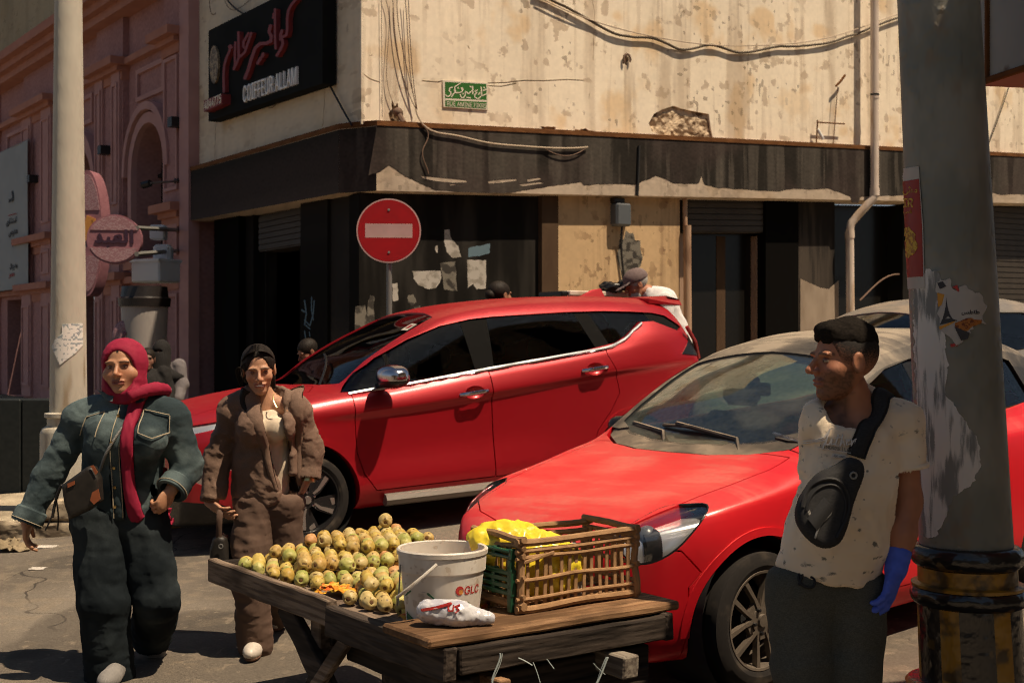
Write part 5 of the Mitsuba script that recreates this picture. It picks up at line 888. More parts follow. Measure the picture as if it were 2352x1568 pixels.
DROP = np.zeros(n_); DROP[:8] = [.02, .025, .03, .045, .05, .05, .042, .015]
HZ = [list(np.array(r) - DROP * (0 if k_ < 4 else .6 if k_ == 4 else 1)) for k_, r in enumerate(HZ)]
def hatchback(name, label, M, paint, roofp, glass, near=True):
    k = thing(name, label, 'car', None); skin = loft(HX, HY, HZ, dense=8 if near else 4); gi, gj = loft(HX, HY, HZ, dense=6 if near else 4, dy=.010, dz=.009), loft(HX, HY, HZ, dense=6 if near else 4, dy=.017, dz=.015); inner = loft(HX, HY, HZ, dense=6, dy=.06, dz=.05, zmin=.40, xr=(.30, 2.9))
    ring = lambda x, z, r: [(x + r * math.cos(a), z + r * math.sin(a)) for a in np.linspace(0, 6.283, 72)[:-1]]
    arch = lambda x: side(ring(x, .315, .365), .42, 1.2) + side(ring(x, .315, .365), -1.2, -.42)
    dlo = [(.60, 1.01), (.80, 1.13), (1.02, 1.255), (1.22, 1.335), (1.45, 1.375), (1.8, 1.385), (2.2, 1.37), (2.40, 1.32), (2.46, 1.10), (2.2, 1.07), (1.6, 1.045), (1.0, 1.02)]
    wpl = [(.385, 0), (.41, .25), (.47, .45), (.56, .60), (.80, .565), (1.06, .515), (1.10, .25), (1.11, 0)]; wpl = wpl + [(x, -y) for x, y in wpl[1:-1][::-1]]
    rear = plan([(2.62, -.42), (2.62, .42), (2.93, .42), (2.93, -.42)], 1.08, 1.40)
    D = both(None, dlo); W = plan(wpl, .9, 1.8); body = skin - inner - D - W - rear - arch(0) - arch(2.45)
    pane = lambda pr: xf((gi - gj) ^ pr, M)
    roof = side([(.50, 1.035), (1.0, 1.035), (1.6, 1.06), (2.2, 1.085), (2.75, 1.10), (2.98, 1.2), (2.98, 1.9), (.5, 1.9)], -1, 1)
    rb = body ^ roof; body = body - roof; obj('roof', xf(rb, M), roofp, k, smooth=32)
    if near:
        cpl = [(.30, 0), (.31, .25), (.36, .45), (.47, .615), (.56, .655), (.56, .60), (.47, .45), (.41, .25), (.385, 0)]; cpl = cpl + [(x, -y) for x, y in cpl[1:-1][::-1]]; cp = plan(cpl, .8, 1.15)
        obj('cowl', xf(gi ^ cp ^ plan([(.2, -1), (.6, -1), (.6, 1), (.2, 1)], .90, 1.2), M), 'plastic_black', k, smooth=32, label='dusty black panel below the windscreen'); body = body - plan(Polygon(cpl).buffer(.02), .86, 1.13)
        hp_ = [(-.66, .0), (-.645, .22), (-.60, .40), (-.50, .545), (-.30, .60), (.0, .645), (.25, .668), (.40, .66), (.36, .45), (.31, .25), (.30, 0)]; hp_ = hp_ + [(x, -y) for x, y in hp_[1:-1][::-1]]; HP = Polygon(hp_)
        hood = body ^ plan(HP, .62, 1.2); body = body - plan(HP.buffer(.006), .62, 1.2); obj('hood', xf(hood, M), paint, k, smooth=32, label='dusty bright red hood')
        sk = tm(skin)
        P3 = ray_hit(M, sk, smooth_poly([(1622, 1158), (1585, 1157), (1540, 1160), (1490, 1180), (1440, 1208), (1409, 1232), (1430, 1270), (1462, 1291), (1500, 1288), (1545, 1265), (1590, 1220)], 44)); pp = patch_prism(P3, .6)
        for sgn in (1, -1):
            pr = pp() if sgn > 0 else pp().mirror((0, 1, 0)); pg = pp(.006) if sgn > 0 else pp(.006).mirror((0, 1, 0))
            hl = key_for('headlight', k); sub = hl[len(k) + 2:]
            obj(sub, xf((gi - gj) ^ pr, M), 'lamp_glass', k, smooth=40, label='clear headlight')
            bowl = loft(HX, HY, HZ, dense=6, dy=.075, dz=.07); bowl2 = loft(HX, HY, HZ, dense=6, dy=.085, dz=.08)
            obj(sub + '__reflector', xf((bowl - bowl2) ^ pr, M), 'lamp_mirror', k, smooth=40)
            body = body - pg; obj(sub + '__rim', xf(((skin.scale((1.0, 1.0, 1.0)) - loft(HX, HY, HZ, dense=6, dy=.08, dz=.075)) ^ (pg - pr)), M), 'trim_black', k)
            hc = (pr.bounding_box() if callable(getattr(pr, 'bounding_box', None)) else None)
            cc = P3[~np.isnan(P3).any(1)].mean(0) * [1, sgn, 1] if sgn > 0 else P3[~np.isnan(P3).any(1)].mean(0) * [1, -1, 1]
            obj(sub + '__lamp', xf(trimesh.creation.icosphere(3, .052).apply_translation(cc + [-.02, -.07 * sgn, -.035]), M), 'glass_grey', k); obj(sub + '__divider', xf(((bowl.translate((-.01, .012 * sgn, .01)) - bowl2) ^ pr ^ side([(-.52, .3), (-.47, .3), (-.40, 1), (-.46, 1)], -1.2, 1.2)), M), 'trim_black', k)
        gr = side([(-.95, .34), (-.74, .34), (-.74, .55), (-.95, .56)], -.46, .46); obj('grille', xf(gi ^ gr, M), 'trim_black', k); body = body - gr
        fg = both(None, [(-.95, .26), (-.60, .26), (-.66, .44), (-.95, .44)], y0=.50, y1=.62); [obj('fog_recess', xf(q__, M), 'trim_black', k) for q__ in (gi ^ fg).decompose()]; body = body - fg
        bl = side([(-.37, 0), (-.372, .50), (-.32, .56), (-.40, .66), (-.52, .68), (-.525, .674), (-.402, .653), (-.327, .557), (-.378, .498), (-.376, 0)], .5, 1.2); body = body - bl
    door = [(.46, 1.03), (.44, .85), (.42, .5), (.50, .30), (1.43, .30), (1.44, 1.05), (1.0, 1.03)]; dd = body ^ side(door, .55, 1.3); body = body - side(Polygon(door).buffer(.006), .55, 1.3); obj('door', xf(dd, M), paint, k, smooth=32)
    obj('body', xf(body, M), paint, k, smooth=32)
    obj('windscreen', pane(plan([(x - .01 if x < .6 else x + .01, y * 1.02) for x, y in wpl], .9, 1.8)), glass, k, label='dusty windscreen' if near else None)
    obj('side_window', pane(side([(.61, 1.0), (1.22, 1.345), (1.40, 1.375), (1.42, 1.03)], .35, 1.3)), 'glass_tint', k); obj('side_window', pane(side([(1.50, 1.04), (1.50, 1.385), (1.8, 1.39), (2.2, 1.375), (2.41, 1.325), (2.47, 1.095)], .35, 1.3)), 'glass_tint', k)
    obj('window_pillar', pane(side([(1.42, 1.02), (1.40, 1.38), (1.50, 1.39), (1.50, 1.03)], .35, 1.3)), 'trim_black', k); obj('side_window', xf((gi - gj) ^ side(dlo, -1.3, -.35), M), 'glass_clear' if near else 'glass_tint', k); obj('rear_window', pane(rear), 'glass_clear' if near else 'glass_tint', k)
    obj('underbody', xf(bx(-.55, 2.8, -.60, .60, .2, .40), M), 'underbody', k)
    for x in (0, 2.45): obj('wheel_well', xf(lathe([(.36, 0), (.36, .3), (0, .3)], 30).apply_transform(rot([1, 0, 0], 90)).apply_translation((x, .79, .315)), M), 'underbody', k)
    if near:
        for x in (0,): obj('wheel_arch', xf((skin.scale((1, 1.006, 1)) ^ (side([(x + .40 * math.cos(a), .315 + .40 * math.sin(a)) for a in np.linspace(-.1, math.pi + .1, 40)], .6, 1.3) - side(ring(x, .315, .363), .5, 1.4))), M), paint, k, smooth=32)
        wheel('double', 'wheel', k, M @ trimesh.transformations.translation_matrix((0, .825, .305)), r=.305, w=.185, rr=.218, spin=-6); wheel('double', 'wheel', k, M @ trimesh.transformations.translation_matrix((2.45, .825, .305)), r=.305, w=.185, rr=.218, spin=20)
        for i, s in enumerate((.37, -.37)):
            st = key_for('seat', k)[len(k) + 2:]
            obj(st, xf(trimesh.util.concatenate([bx(1.15, 1.30, s - .24, s + .24, .55, 1.08, .06), bx(.75, 1.2, s - .24, s + .24, .45, .60, .05)]), M), 'seat_cloth', k); obj(st + '__headrest', xf(bx(1.22, 1.32, s - .13, s + .13, 1.11, 1.30, .04), M), 'seat_cloth', k)
        obj('dashboard', xf(trimesh.convex.convex_hull(np.array([(x, y, z) for y in (-.66, .66) for x, z in ((.42, .60), (.44, .90), (.60, .965), (.74, .94), (.80, .80), (.78, .60))])), M), 'dash', k)
        sw = tube([(0, .185 * math.cos(a), .185 * math.sin(a)) for a in np.linspace(0, 6.283, 40)[:-1]], .016, 8, closed=True); sw = trimesh.util.concatenate([sw, bx(-.02, .02, -.17, .17, -.03, .02), bx(-.02, .02, -.03, .03, -.17, .0)]); obj('steering_wheel', xf(sw.apply_transform(rot([0, 1, 0], -22)).apply_translation((.90, .37, .93)), M), 'trim_black', k)
        obj('inner_mirror', xf(bx(.93, .96, -.11, .11, 1.20, 1.27, .012), M), 'trim_black', k); obj('hanging_tag', xf(bx(.94, .945, -.02, .02, 1.04, 1.19), M), 'dash', k)
        for nm, pts in (('wiper', [(.36, .40, .955), (.455, .30, 1.03), (.47, -.02, 1.075), (.50, -.24, 1.07)]), ('wiper', [(.36, -.10, .955), (.455, -.2, 1.04), (.52, -.45, 1.055), (.56, -.55, 1.05)])):
            obj(nm, xf(trimesh.util.concatenate([tube(pts[1:], .009, 6), tube(pts[:2] + [tuple(np.mean(pts[2:], 0) + [0, 0, .012])], .012, 6)]), M), 'plastic_black', k)
        for s in (1, -1):
            w = trimesh.creation.icosphere(3, 1.0); w.vertices = w.vertices * ([.075, .11, .07] if s > 0 else [.06, .075, .055]); obj('mirror', xf(w.apply_translation((.60, .93, 1.03) if s > 0 else (.72, -.80, 1.02)), M), 'trim_black' if s < 0 else roofp, k); obj('mirror__arm', xf(bar((.66, s * .72, .985), (.66, s * .80, 1.0), .06, .03), M), 'trim_black', k)
        obj('door_handle', xf(tube(spl([(1.22, .845, .86), (1.24, .875, .862), (1.36, .875, .866), (1.38, .845, .868)], 12), .013, 8), M), paint, k)
    else:
        for x in (0, 2.45): obj('tyre', xf(lathe([(0, -.09), (.29, -.09), (.305, -.06), (.305, .08), (.29, .1), (.21, .1), (.2, .08), (0, .08)], 30).apply_transform(rot([1, 0, 0], -90)).apply_translation((x, .74, .305)), M), 'tyre', k)
    return k
red_mpv()
hatchback('parked_car', 'bright red hatchback with a dusty black roof beside the man leaning', pose(.592, 6.364, .074, .683, .042), 'paint_bright_red', 'roof_dusty', 'glass_dusty')
g_ = lambda X, Y: float(gz(X, Y))
hatchback('parked_car', 'dusty silver car whose roof shows behind the red hatchback', pose(2.30, 10.55, g_(2.3, 10.4) + .02, .60, .05), 'paint_silver', 'paint_silver', 'glass_tint', near=False)
# ---------------- people ----------------
def nrm(v): v = np.asarray(v, float); return v / np.linalg.norm(v)
def basis(fwd, up=(0, 0, 1)):
    """columns: x across, y forward (out of the face), z up"""
    f = nrm(fwd); x = nrm(np.cross(f, up)); return np.stack([x, f, np.cross(x, f)], 1)
def turn(B, deg):   # tilt sideways about the forward axis
    a = math.radians(deg); c, s = math.cos(a), math.sin(a); return B @ np.array([[c, 0, s], [0, 1, 0], [-s, 0, c]])

def head_sdf(c, B, s=1.0, nose=1.0, smile=0.0, jaw=1.0, ears=True, full=0.0):
    def f(P):
        q = (P - c) @ B / s; e = lambda cc, r: ell(q, cc, r)
        d = e((0, -.014, .030), (.0745, .094, .086)); d = smin(d, e((0, .022, -.045), (.058 + full, .066, .073 + full * .3)), .035)
        d = smin(d, e((0, .066, -.098 * jaw), (.025, .020, .018)), .028)
        m = np.abs(q); m = np.stack([m[:, 0], q[:, 1], q[:, 2]], -1); em = lambda cc, r: ell(m, cc, r)
        d = smin(d, em((.040 + full * .5, .052 + smile * .004, -.030 + smile * .005), (.024 + full * .4, .022, .024)), .022)
        d = smin(d, em((.028, .078, .022), (.026, .012, .009)), .014)
        d = smax(d, -em((.031, .100, .004), (.019, .017, .0105)), .012)
        d = smin(d, cone(q, (0, .086, .010), (0, .104 + .008 * nose, -.026), .0065, .0115), .010); d = smin(d, em((.0115, .097, -.032), (.0095, .010, .0075)), .006)
        d = smin(d, em((.012 + .004 * smile, .083, -.0575 + .002 * smile), (.017, .012, .0055)), .006); d = smin(d, em((.008, .083, -.0695), (.017, .0115, .0065)), .006)
        d = smax(d, -em((.012, .098, -.0635 + .25 * 0), (.020 + .006 * smile, .010, .0016 + .0022 * smile)), .003)
        if ears: d = smin(d, smax(em((.079, -.008, -.006), (.009, .021, .033)), -em((.088, -.004, -.004), (.006, .012, .020)), .004), .006)
        return d * s
    def col(V, skin, beard=0.0, hairline=0.0, lips=(.30, .09, .07), brow=(.03, .018, .012), lids=.5):
        q = (V - c) @ B / s; ax = abs(q[:, 0]); n = meshkit.noise(q * 160, 5)[:, None]; C = np.array(skin)[None] * (.88 + .24 * meshkit.fbm(q * 40, 3, 2)[:, None])
        def put(w, cc, a=1.0):
            nonlocal C
            w = np.clip(w, 0, 1)[:, None] * a; C = C * (1 - w) + np.array(cc)[None] * w
        fr = np.clip((q[:, 1] - .02) / .03, 0, 1)
        put(fr * np.exp(-((ax - .036) / .026) ** 2 - ((q[:, 2] + .030) / .022) ** 2), np.array(skin) * [1.12, .80, .74], .45)
        put(fr * np.exp(-(q[:, 0] / .014) ** 2 - ((q[:, 2] + .03) / .012) ** 2), np.array(skin) * [1.08, .82, .78], .4)
        if beard: bw = np.clip((-.018 - q[:, 2] + .35 * (ax - .05)) / .02, 0, 1) * np.clip((q[:, 1] + .012) / .02, 0, 1) * (1 - np.exp(-(q[:, 0] / .022) ** 2 - ((q[:, 2] + .063) / .010) ** 2)); bw = np.maximum(bw, np.exp(-((q[:, 2] + .047) / .006) ** 2) * (ax < .028) * (q[:, 1] > .07)); put(bw, (.022, .014, .010), beard); C = C * (1 - .35 * (bw[:, None] > .3) * (n > .55))
        put(np.exp(-((q[:, 2] + .0635) / .0105) ** 4) * (ax < .026) * (q[:, 1] > .07), lips, .85)
        put(np.exp(-((q[:, 2] - (.0245 - .0035 * ((ax - .030) / .02) ** 2)) / .0042) ** 2) * ((ax > .011) & (ax < .052) & (q[:, 1] > .045)), brow, .92)
        put(np.exp(-((q[:, 2] - .004) / .0085) ** 2 - ((ax - .031) / .017) ** 2) * (q[:, 1] > .05), np.array(skin) * .42, lids)
        if hairline: put((q[:, 2] - (hairline - 9 * ax ** 2 - .012 * (ax < .004))) / .004 * (q[:, 1] > -.02) * (ax < .085) * (abs(q[:, 2]) < .13), (.012, .008, .006))
        return np.clip(C, 0, 1)
    return f, col

def hand_sdf(w, along, palm, s=1.0, curl=(20, 25, 20), thumb=1, spread=4, tang=38, tcurl=15):
    """w: wrist; along: towards the knuckles; palm: the way the palm looks; thumb: +1 or -1, the side of along x palm on which it sits"""
    y = nrm(along); z = nrm(np.asarray(palm, float) - y * (np.asarray(palm, float) @ y)); x = np.cross(y, z) * thumb; B = np.stack([x, y, z], 1); segs = []
    for i, (bx_, L, r) in enumerate([(.029, .072, .0088), (.0095, .080, .0092), (-.0105, .075, .0088), (-.029, .058, .0078)]):
        p = np.array([bx_, .088 - .006 * abs(i - 1), 0.0]); a = 0.0; sp = math.radians(spread * (1.4 - i)); c_ = curl if not isinstance(curl[0], tuple) else curl[i]
        for k, fr in enumerate((.46, .31, .23)):
            a += math.radians(c_[k]); dd = np.array([math.sin(sp) * math.cos(a), math.cos(sp) * math.cos(a), math.sin(a)]); q = p + dd * L * fr; segs.append((p, q, r * (1 - .07 * k), r * (1 - .07 * (k + 1)))); p = q
    a = math.radians(tang); p = np.array([.028, .022, .006]); dd = np.array([math.sin(a), math.cos(a), .25]); q = p + nrm(dd) * .042; segs.append((p, q, .0135, .0105)); a2 = math.radians(tang - tcurl); q2 = q + nrm([math.sin(a2), math.cos(a2), .30]) * .036; segs.append((q, q2, .0105, .0085))
    def f(P):
        q = (P - w) @ B / s; d = ell(q, (0, .048, 0), (.043, .056, .0165)); d = smin(d, ell(q, (.024, .030, .008), (.018, .028, .014)), .012); d = smin(d, cone(q, (0, -.04, 0), (0, .012, 0), .026, .025), .02)
        g = None
        for a_, b_, r1, r2 in segs: e = cone(q, a_, b_, r1, r2); d = smin(d, e, .006) if g is None else smin(d, e, .006)
        return d * s
    pts = np.array([w + B @ (b_ * s) for a_, b_, *_ in segs] + [w, w - y * .05 * s]); return f, pts.min(0) - .035, pts.max(0) + .035

def limb(P, pts, rs, k=.03):
    d = None
    for (a, b), (r1, r2) in zip(zip(pts[:-1], pts[1:]), zip(rs[:-1], rs[1:])):
        e = cone(P, a, b, r1, r2); d = e if d is None else smin(d, e, k)
    return d
def bounds(pts, pad): p = np.asarray(pts, float); return p.min(0) - pad, p.max(0) + pad
def wrinkle(m, layers):
    """cloth folds: the skin moved along its normals by noise (amp, (fx, fy, fz), seed, ridged)"""
    n = meshkit.arrays(m, True)[2]; V = m.vertices.copy(); d = np.zeros(len(V))
    for amp, fr, seed, ridge in layers:
        q = V * np.asarray(fr); w = meshkit.fbm(q + 1.5 * (meshkit.fbm(V * 3, 2, seed + 9)[:, None] - .5), 2, seed) - .5; d += amp * ((1 - np.abs(w) * 5).clip(-1, 1) if ridge else w * 2)
    m.vertices = V + n * d[:, None]; return m
def shell(m_outer, keep):   # keep only faces whose centre passes
    m = m_outer.copy(); m.update_faces(keep(m.triangles_center)); m.remove_unreferenced_vertices(); return m
def ribbon(pts, width, thick, nrmls, wob_=0.0, seed=0):
    """a strap along pts, width across (side given by tangent x normal)"""
    p = np.asarray(pts, float); n = np.asarray(nrmls, float); n = np.broadcast_to(n, p.shape); t = np.gradient(p, axis=0); t /= np.linalg.norm(t, axis=1, keepdims=True); s = np.cross(t, n); s /= np.linalg.norm(s, axis=1, keepdims=True); n = np.cross(s, t); w = np.broadcast_to(width, (len(p),))[:, None] / 2
    c = [p + s * w, p + s * w * .5 + n * thick * .9, p + n * thick, p - s * w * .5 + n * thick * .9, p - s * w, p - n * thick * .2]; v = np.stack(c, 1).reshape(-1, 3); f = []; m = 6
    for i in range(len(p) - 1):
        for j in range(m): a, b = i * m + j, i * m + (j + 1) % m; f += [[a, b, b + m], [a, b + m, a + m]]
    e = (len(p) - 1) * m; f += [[0, j + 1, j] for j in range(1, m - 1)] + [[e, e + j, e + j + 1] for j in range(1, m - 1)]
    tt = trimesh.Trimesh(v, f, process=False)
    if tt.volume < 0: tt.faces = tt.faces[:, ::-1]
    return tt
def puff(poly, yc, h, edge, step, bulge=None):
    """a soft bag: an outline in (x, z), rounded to the edge radius, h half thick round the depths yc(x, z)"""
    import shapely
    b = poly.bounds; pr = poly.exterior
    def f(P):
        pt = shapely.points(P[:, 0], P[:, 2]); d = shapely.distance(pr, pt); d = np.where(shapely.contains(poly, pt), -d, d); dy = np.abs(P[:, 1] - yc(P[:, 0], P[:, 2])) - h
        a = np.stack([d + edge, dy + edge], -1); return np.minimum(a.max(1), 0) + np.linalg.norm(np.maximum(a, 0), axis=1) - edge
    yy = yc(np.array([b[0], b[2], (b[0] + b[2]) / 2]), np.array([b[1], b[3], (b[1] + b[3]) / 2])); return surface(f, (b[0] - .02, yy.min() - h - .06, b[1] - .02), (b[2] + .02, yy.max() + h + .06, b[3] + .02), step, 1), f

mat('skin', vcol=True, rough=.5, spec=.4); mat('skin_b', vcol=True, rough=.5, spec=.4)
mat('eye_white', vcol=True, rough=.2, spec=.5)
mat('hair_black', fn=lambda p, n, uv: mix((.008, .006, .005), (.022, .016, .012), noise(p.x * 160, p.y * 160, p.z * 30)), rough=.62, spec=.22, bump=lambda p, n, uv: noise(p.x * 260, p.y * 260, p.z * 60), bscale=.0012, eps=.001)
mat('hair_short', fn=lambda p, n, uv: mix((.006, .005, .004), (.020, .016, .013), noise(p.x * 240, p.y * 240, p.z * 240)), rough=.9, spec=.08)
def f_denim(p, n, uv):
    w = fbm(p.x * 7, p.y * 7, p.z * 7, 4); t = noise(p.x * 420, p.y * 420, p.z * 420); r = fbm(p.x * 30, p.y * 30, p.z * 9, 3)
    return mix((.026, .040, .046), (.092, .125, .130), smoothstep(.38, .72, w)) * (.72 + .35 * t + .25 * r)
mat('denim_mid', fn=f_denim, rough=.9, spec=.15, sheen=.2, bump=lambda p, n, uv: fbm(p.x * 30, p.y * 30, p.z * 30, 3), bscale=.006)
mat('denim_dark', fn=lambda p, n, uv: mix((.009, .013, .016), (.026, .034, .038), smoothstep(.4, .75, fbm(p.x * 6, p.y * 6, p.z * 4, 4))) * (.8 + .4 * noise(p.x * 400, p.y * 400, p.z * 400)), rough=.92, spec=.12, bump=lambda p, n, uv: fbm(p.x * 26, p.y * 26, p.z * 12, 3), bscale=.006)
mat('stitch', color=(.36, .31, .22), rough=.9)
mat('scarf_pink', fn=lambda p, n, uv: mix((.21, .010, .032), (.30, .018, .050), fbm(p.x * 20, p.y * 20, p.z * 6, 3)), rough=.75, spec=.2, sheen=.4, bump=lambda p, n, uv: fbm(p.x * 60, p.y * 60, p.z * 14, 2), bscale=.003)
mat('leather_black', fn=lambda p, n, uv: mix((.010, .009, .008), (.028, .024, .020), fbm(p.x * 25, p.y * 25, p.z * 25, 3)), rough=.5, spec=.4)
mat('leather_tan', fn=lambda p, n, uv: mix((.30, .085, .032), (.20, .055, .02), fbm(p.x * 30, p.y * 30, p.z * 30, 3)), rough=.5)
mat('shoe_white', color=(.52, .47, .41), rough=.45, coat=.3); mat('shoe_grey', color=(.20, .19, .18), rough=.8); mat('shoe_sole', color=(.16, .09, .06), rough=.8)
mat('jacket_brown', fn=lambda p, n, uv: mix((.120, .074, .054), (.205, .135, .100), fbm(p.x * 9, p.y * 9, p.z * 9, 4)) * (.85 + .3 * noise(p.x * 300, p.y * 300, p.z * 300)), rough=.8, spec=.25, sheen=.2, bump=lambda p, n, uv: fbm(p.x * 24, p.y * 24, p.z * 24, 3), bscale=.006)
mat('trouser_brown', fn=lambda p, n, uv: mix((.085, .053, .040), (.140, .091, .068), fbm(p.x * 8, p.y * 8, p.z * 5, 4)), rough=.85, spec=.2, bump=lambda p, n, uv: fbm(p.x * 24, p.y * 24, p.z * 14, 3), bscale=.006)
mat('top_cream', color=(.60, .50, .38), rough=.9); mat('gold', color=(.7, .5, .2), rough=.25, metal=1.0)
def f_tee(p, n, uv):
    w = fbm(p.x * 5, p.y * 5, p.z * 5, 4); sp = fbm(p.x * 40, p.y * 40, p.z * 46, 4); sm = noise(p.x * 75, p.y * 75, p.z * 75)
    c = mix((.72, .60, .45), (.80, .69, .54), smoothstep(.35, .7, w)); c = mix(c, (.52, .31, .15), smoothstep(.50, .72, fbm(p.x * 4 + 3, p.y * 4, p.z * 3, 3)) * .55)
    return mix(c, (.075, .085, .085), (smoothstep(.67, .80, sp) * .85 + smoothstep(.93, .97, sm) * .55))
mat('tee_cream', fn=f_tee, rough=.92, spec=.15, bump=lambda p, n, uv: fbm(p.x * 22, p.y * 22, p.z * 22, 3), bscale=.006)
mat('pants_charcoal', fn=lambda p, n, uv: mix((.060, .062, .052), (.095, .095, .080), fbm(p.x * 6, p.y * 6, p.z * 4, 4)) * (.7 + .6 * noise(p.x * 330, p.y * 330, p.z * 330)), rough=.95, spec=.1, bump=lambda p, n, uv: fbm(p.x * 18, p.y * 18, p.z * 9, 3), bscale=.008)
mat('bag_black', fn=lambda p, n, uv: mix((.014, .014, .015), (.030, .030, .031), noise(p.x * 280, p.y * 280, p.z * 280)), rough=.8, spec=.3)
mat('bag_edge', color=(.008, .008, .009), rough=.7); mat('print_pale', color=(.56, .52, .48), rough=.8); mat('print_dark', color=(.10, .095, .085), rough=.9)
mat('glove_blue', fn=lambda p, n, uv: mix((.040, .085, .50), (.080, .15, .70), fbm(p.x * 40, p.y * 40, p.z * 40, 3)), rough=.5, spec=.4, bump=lambda p, n, uv: fbm(p.x * 70, p.y * 70, p.z * 70, 3), bscale=.002)
mat('shirt_white', color=(.62, .60, .60), rough=.9); mat('cap_mauve', fn=lambda p, n, uv: mix((.115, .080, .078), (.17, .125, .12), fbm(p.x * 30, p.y * 30, p.z * 30, 3)), rough=.9); mat('cloth_black', color=(.008, .007, .007), rough=.9); mat('cloth_pale', color=(.15, .135, .14), rough=.9); mat('hair_grey', color=(.34, .32, .30), rough=.8)

def eyes(parent, c, B, s, closed=.0):
    for sx in (-1, 1):
        m = trimesh.creation.icosphere(3, .0115 * s); v = m.vertices; y, z, x = v[:, 1], v[:, 2], v[:, 0]; C = np.tile([.26, .21, .17], (len(v), 1)); r = np.hypot(x, z); C[(y > 0) & (r < .0056 * s)] = (.03, .015, .01); C[z > (.0025 - .006 * closed) * s] = (.16, .07, .045); C[z < -.005 * s] = (.22, .10, .07)
        m.vertices = np.asarray(c) + (v + np.array([sx * .031, .0722, .003]) * s) @ B.T; obj('eye', m, 'eye_white', parent, color=C)

def skin_mesh(parts, colour):
    """[(sdf, lo, hi, step)] joined into one body"""
    ms = [surface(f, lo, hi, h, 2) for f, lo, hi, h in parts]; m = trimesh.util.concatenate(ms); return m, colour(m.vertices)

